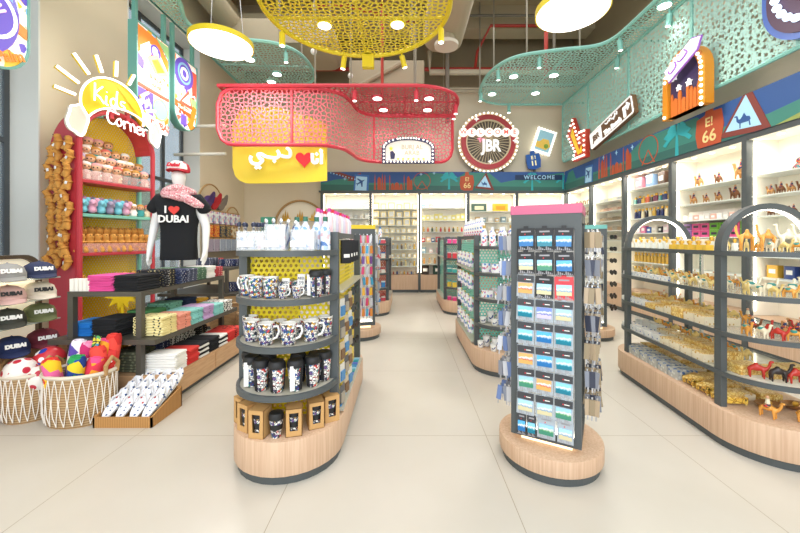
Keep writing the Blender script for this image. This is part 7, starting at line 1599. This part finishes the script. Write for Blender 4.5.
PERF = [mat('p_navy', '#1c2a5a', .15), mat('p_teal', '#1f7f7c', .15), mat('p_plum', '#6a1c40', .15), mat('p_black', '#1c1c20', .15), mat('p_orange', '#d8643a', .15), mat('p_gold', '#c8a040', .25)]
PNN = ['navy', 'teal', 'plum', 'black', 'orange', 'gold']
PBt = Kind(lambda: tag(MB().bx(-.035, .035, -.02, .02, 0, .085).lathe([(.016, .085), (.016, .12)], n=10, mi=1).build('perfume_flask', [PERF[0], GOLD], bevel=.004), 'x', 'perfume')); PBr = Kind(vial(PERF[0], GOLD, .025, .15, 'tall_perfume'))
shelf_row(PBt, 10, 2, 0, RZ[2][1], 'second shelf of the perfume cabinet', 'perfume flask', 'perfume', [{('perfume_flask', 0): PERF[(i * 5 + 1) % 6]} for i in range(6)], (1.15, 1.3), [PNN[(i * 5 + 1) % 6] for i in range(6)], right=True, depth=.15)
shelf_row(PBr, 11, 2, 0, RZ[2][2], 'third shelf of the perfume cabinet', 'tall perfume', 'perfume', [{('tall_perfume', 0): (PERF + [mat('p_cream', '#e0d4b0', .2)])[i]} for i in (0, 0, 6, 3, 6, 5)], (1.15, 1.2), ['navy', 'dark blue', 'cream', 'black', 'ivory', 'gold'], right=True, depth=.15)
shelf_row(CRT, 8, 2, 0, RZ[2][3], 'fourth shelf of the perfume cabinet', 'perfume carton', 'box', cm(CRT, 'small_carton', ['#e8d0d8', '#d878a0', '#3a6ab8', '#e8e0d0', '#2a2a30']), (.9, 1.1), ['pale pink', 'pink', 'blue', 'cream', 'black'], right=True)
shelf_row(PBt, 11, 2, 0, RZ[2][4], 'fifth shelf of the perfume cabinet', 'perfume flask', 'perfume', [{('perfume_flask', 0): PERF[(i * 3 + 4) % 6]} for i in range(6)], (1.1,), [PNN[(i * 3 + 4) % 6] for i in range(6)], right=True, depth=.15)
shelf_row(PBr, 12, 2, 0, RZ[2][5], 'sixth shelf of the perfume cabinet', 'amber bottle', 'perfume', [{('tall_perfume', 0): PERF[5]}], (1.1,), ['slim'], right=True, depth=.15)
shelf_row(PBr, 12, 2, 0, RZ[2][6], 'seventh shelf of the perfume cabinet', 'amber bottle', 'perfume', [{('tall_perfume', 0): PERF[5]}], (1.1,), ['slim'], right=True, depth=.15)
def crow(K, pos, bay, z, where, names, scs, rz=R(170)):
    for i, u in enumerate(pos): K[i % len(K)].put((4.27, RY[bay] - u, z + .001), -pi / 2 + rz, '%s camel figure, %s, %s' % (names[i % len(names)], where, nth(i, len(pos))), 'figurine', 'camel figures ' + where, scale=scs[i % len(scs)])
crow([CTAN, CDK, CTAN], (.3, .62, .95), 3, RZ[3][0], 'top shelf over the green boxes', ['carved tan', 'low brown', 'large carved tan'], (1.6, 1.3, 2.1)); crow([CTAN, CTAN, CTAN, CDK, CDK], (.2, .42, .62, .86, 1.08), 3, RZ[3][1], 'second shelf over the green boxes', ['small tan', 'small tan', 'small tan', 'black and white', 'brown'], (1.35, 1.1, 1.2, 1.5, 1.2))
GLB = Kind(carton(WHITE, .07, .07, .06, 'white_mug_box'))
shelf_row(GLB, 11, 3, 0, RZ[3][2], 'third shelf over the green boxes', 'small boxed cup', 'box', cm(GLB, 'white_mug_box', ['#f2efe8', '#e8e4dc', '#e8b8a8']), (1.15,), ['white', 'off-white', 'salmon-edged'], right=True, depth=.15); shelf_row(GLB, 8, 3, 0, RZ[3][2] , 'back of the third shelf over the green boxes', 'stacked cup box', 'box', None, (1.9,), ['white'], right=True, depth=.25)
for j in range(2): 
    for i in range(7):
        c_, nn = (('#7a5a9a', 'purple'), ('#d8508a', 'magenta'), ('#d8508a', 'magenta'), ('#6aa83a', 'green'), ('#6aa83a', 'green'), ('#d8508a', 'magenta'), ('#6aa83a', 'green'))[i]
        CRT.put((4.25, RY[3] - .15 - .15 * i, RZ[3][3] + .001 + .1 * j), -pi / 2, '%s flat box, %s layer of the bright pair of rows, %s' % (nn, ('lower', 'upper')[j], nth(i, 7)), 'box', 'purple, magenta and green boxes', mats={('small_carton', 0): mat('g_' + c_[1:], c_), ('small_carton', 1): mat('g_dark' + c_[1:], '#3a3040')}, scale=(1.4, 1, .8))
shelf_row(CRT, 6, 3, 0, RZ[3][4], 'fifth shelf behind the nearer arch', 'carton', 'box', cm(CRT, 'small_carton', ['#5a4a6a', '#3a3a48', '#c8b8a0']), (1.1,), ['violet', 'dark', 'tan'], right=True)
def statue():
    b = MB(); b.lathe([(.05, 0), (.045, .03), (.02, .06), (.025, .09), (.0, .12)], n=12); return tag(b.build('painted_ornament', ORE, None, True), 'x', 'ornament')
ST = Kind(statue)
for i, u in enumerate((.42, .78)): ST.put((4.27, RY[4] - u, RZ[4][0] + .001), -pi / 2, 'painted pyramid ornament on the top shelf nearest the camera, %s' % ('left', 'right')[i], 'ornament', 'painted ornaments', scale=1.25)
crow([CTAN, CDK], [.12 + .11 * i for i in range(10)], 4, RZ[4][1], 'second shelf of the nearest cabinet', ['tan', 'brown'], (1.0, 1.1)); crow([CDK, CTAN], [.12 + .12 * i for i in range(9)], 4, RZ[4][2], 'third shelf of the nearest cabinet', ['dark brown', 'tan'], (.9, .8))
shelf_row(PO, 5, 4, 0, RZ[4][4], 'fifth shelf of the nearest cabinet', 'soft pouch', 'pouch', cm(PO, 'soft_pouch', ['#3a3432', '#5a4a40', '#2a2a2c']), (1.35,), ['black', 'brown', 'charcoal'], right=True)
shelf_row(CRT, 6, 4, 0, RZ[4][5], 'sixth shelf of the nearest cabinet', 'carton', 'box', cm(CRT, 'small_carton', ['#d8a83a', '#2f4a8a', '#b84038']), (1.2,), ['gold', 'blue', 'red'], right=True)
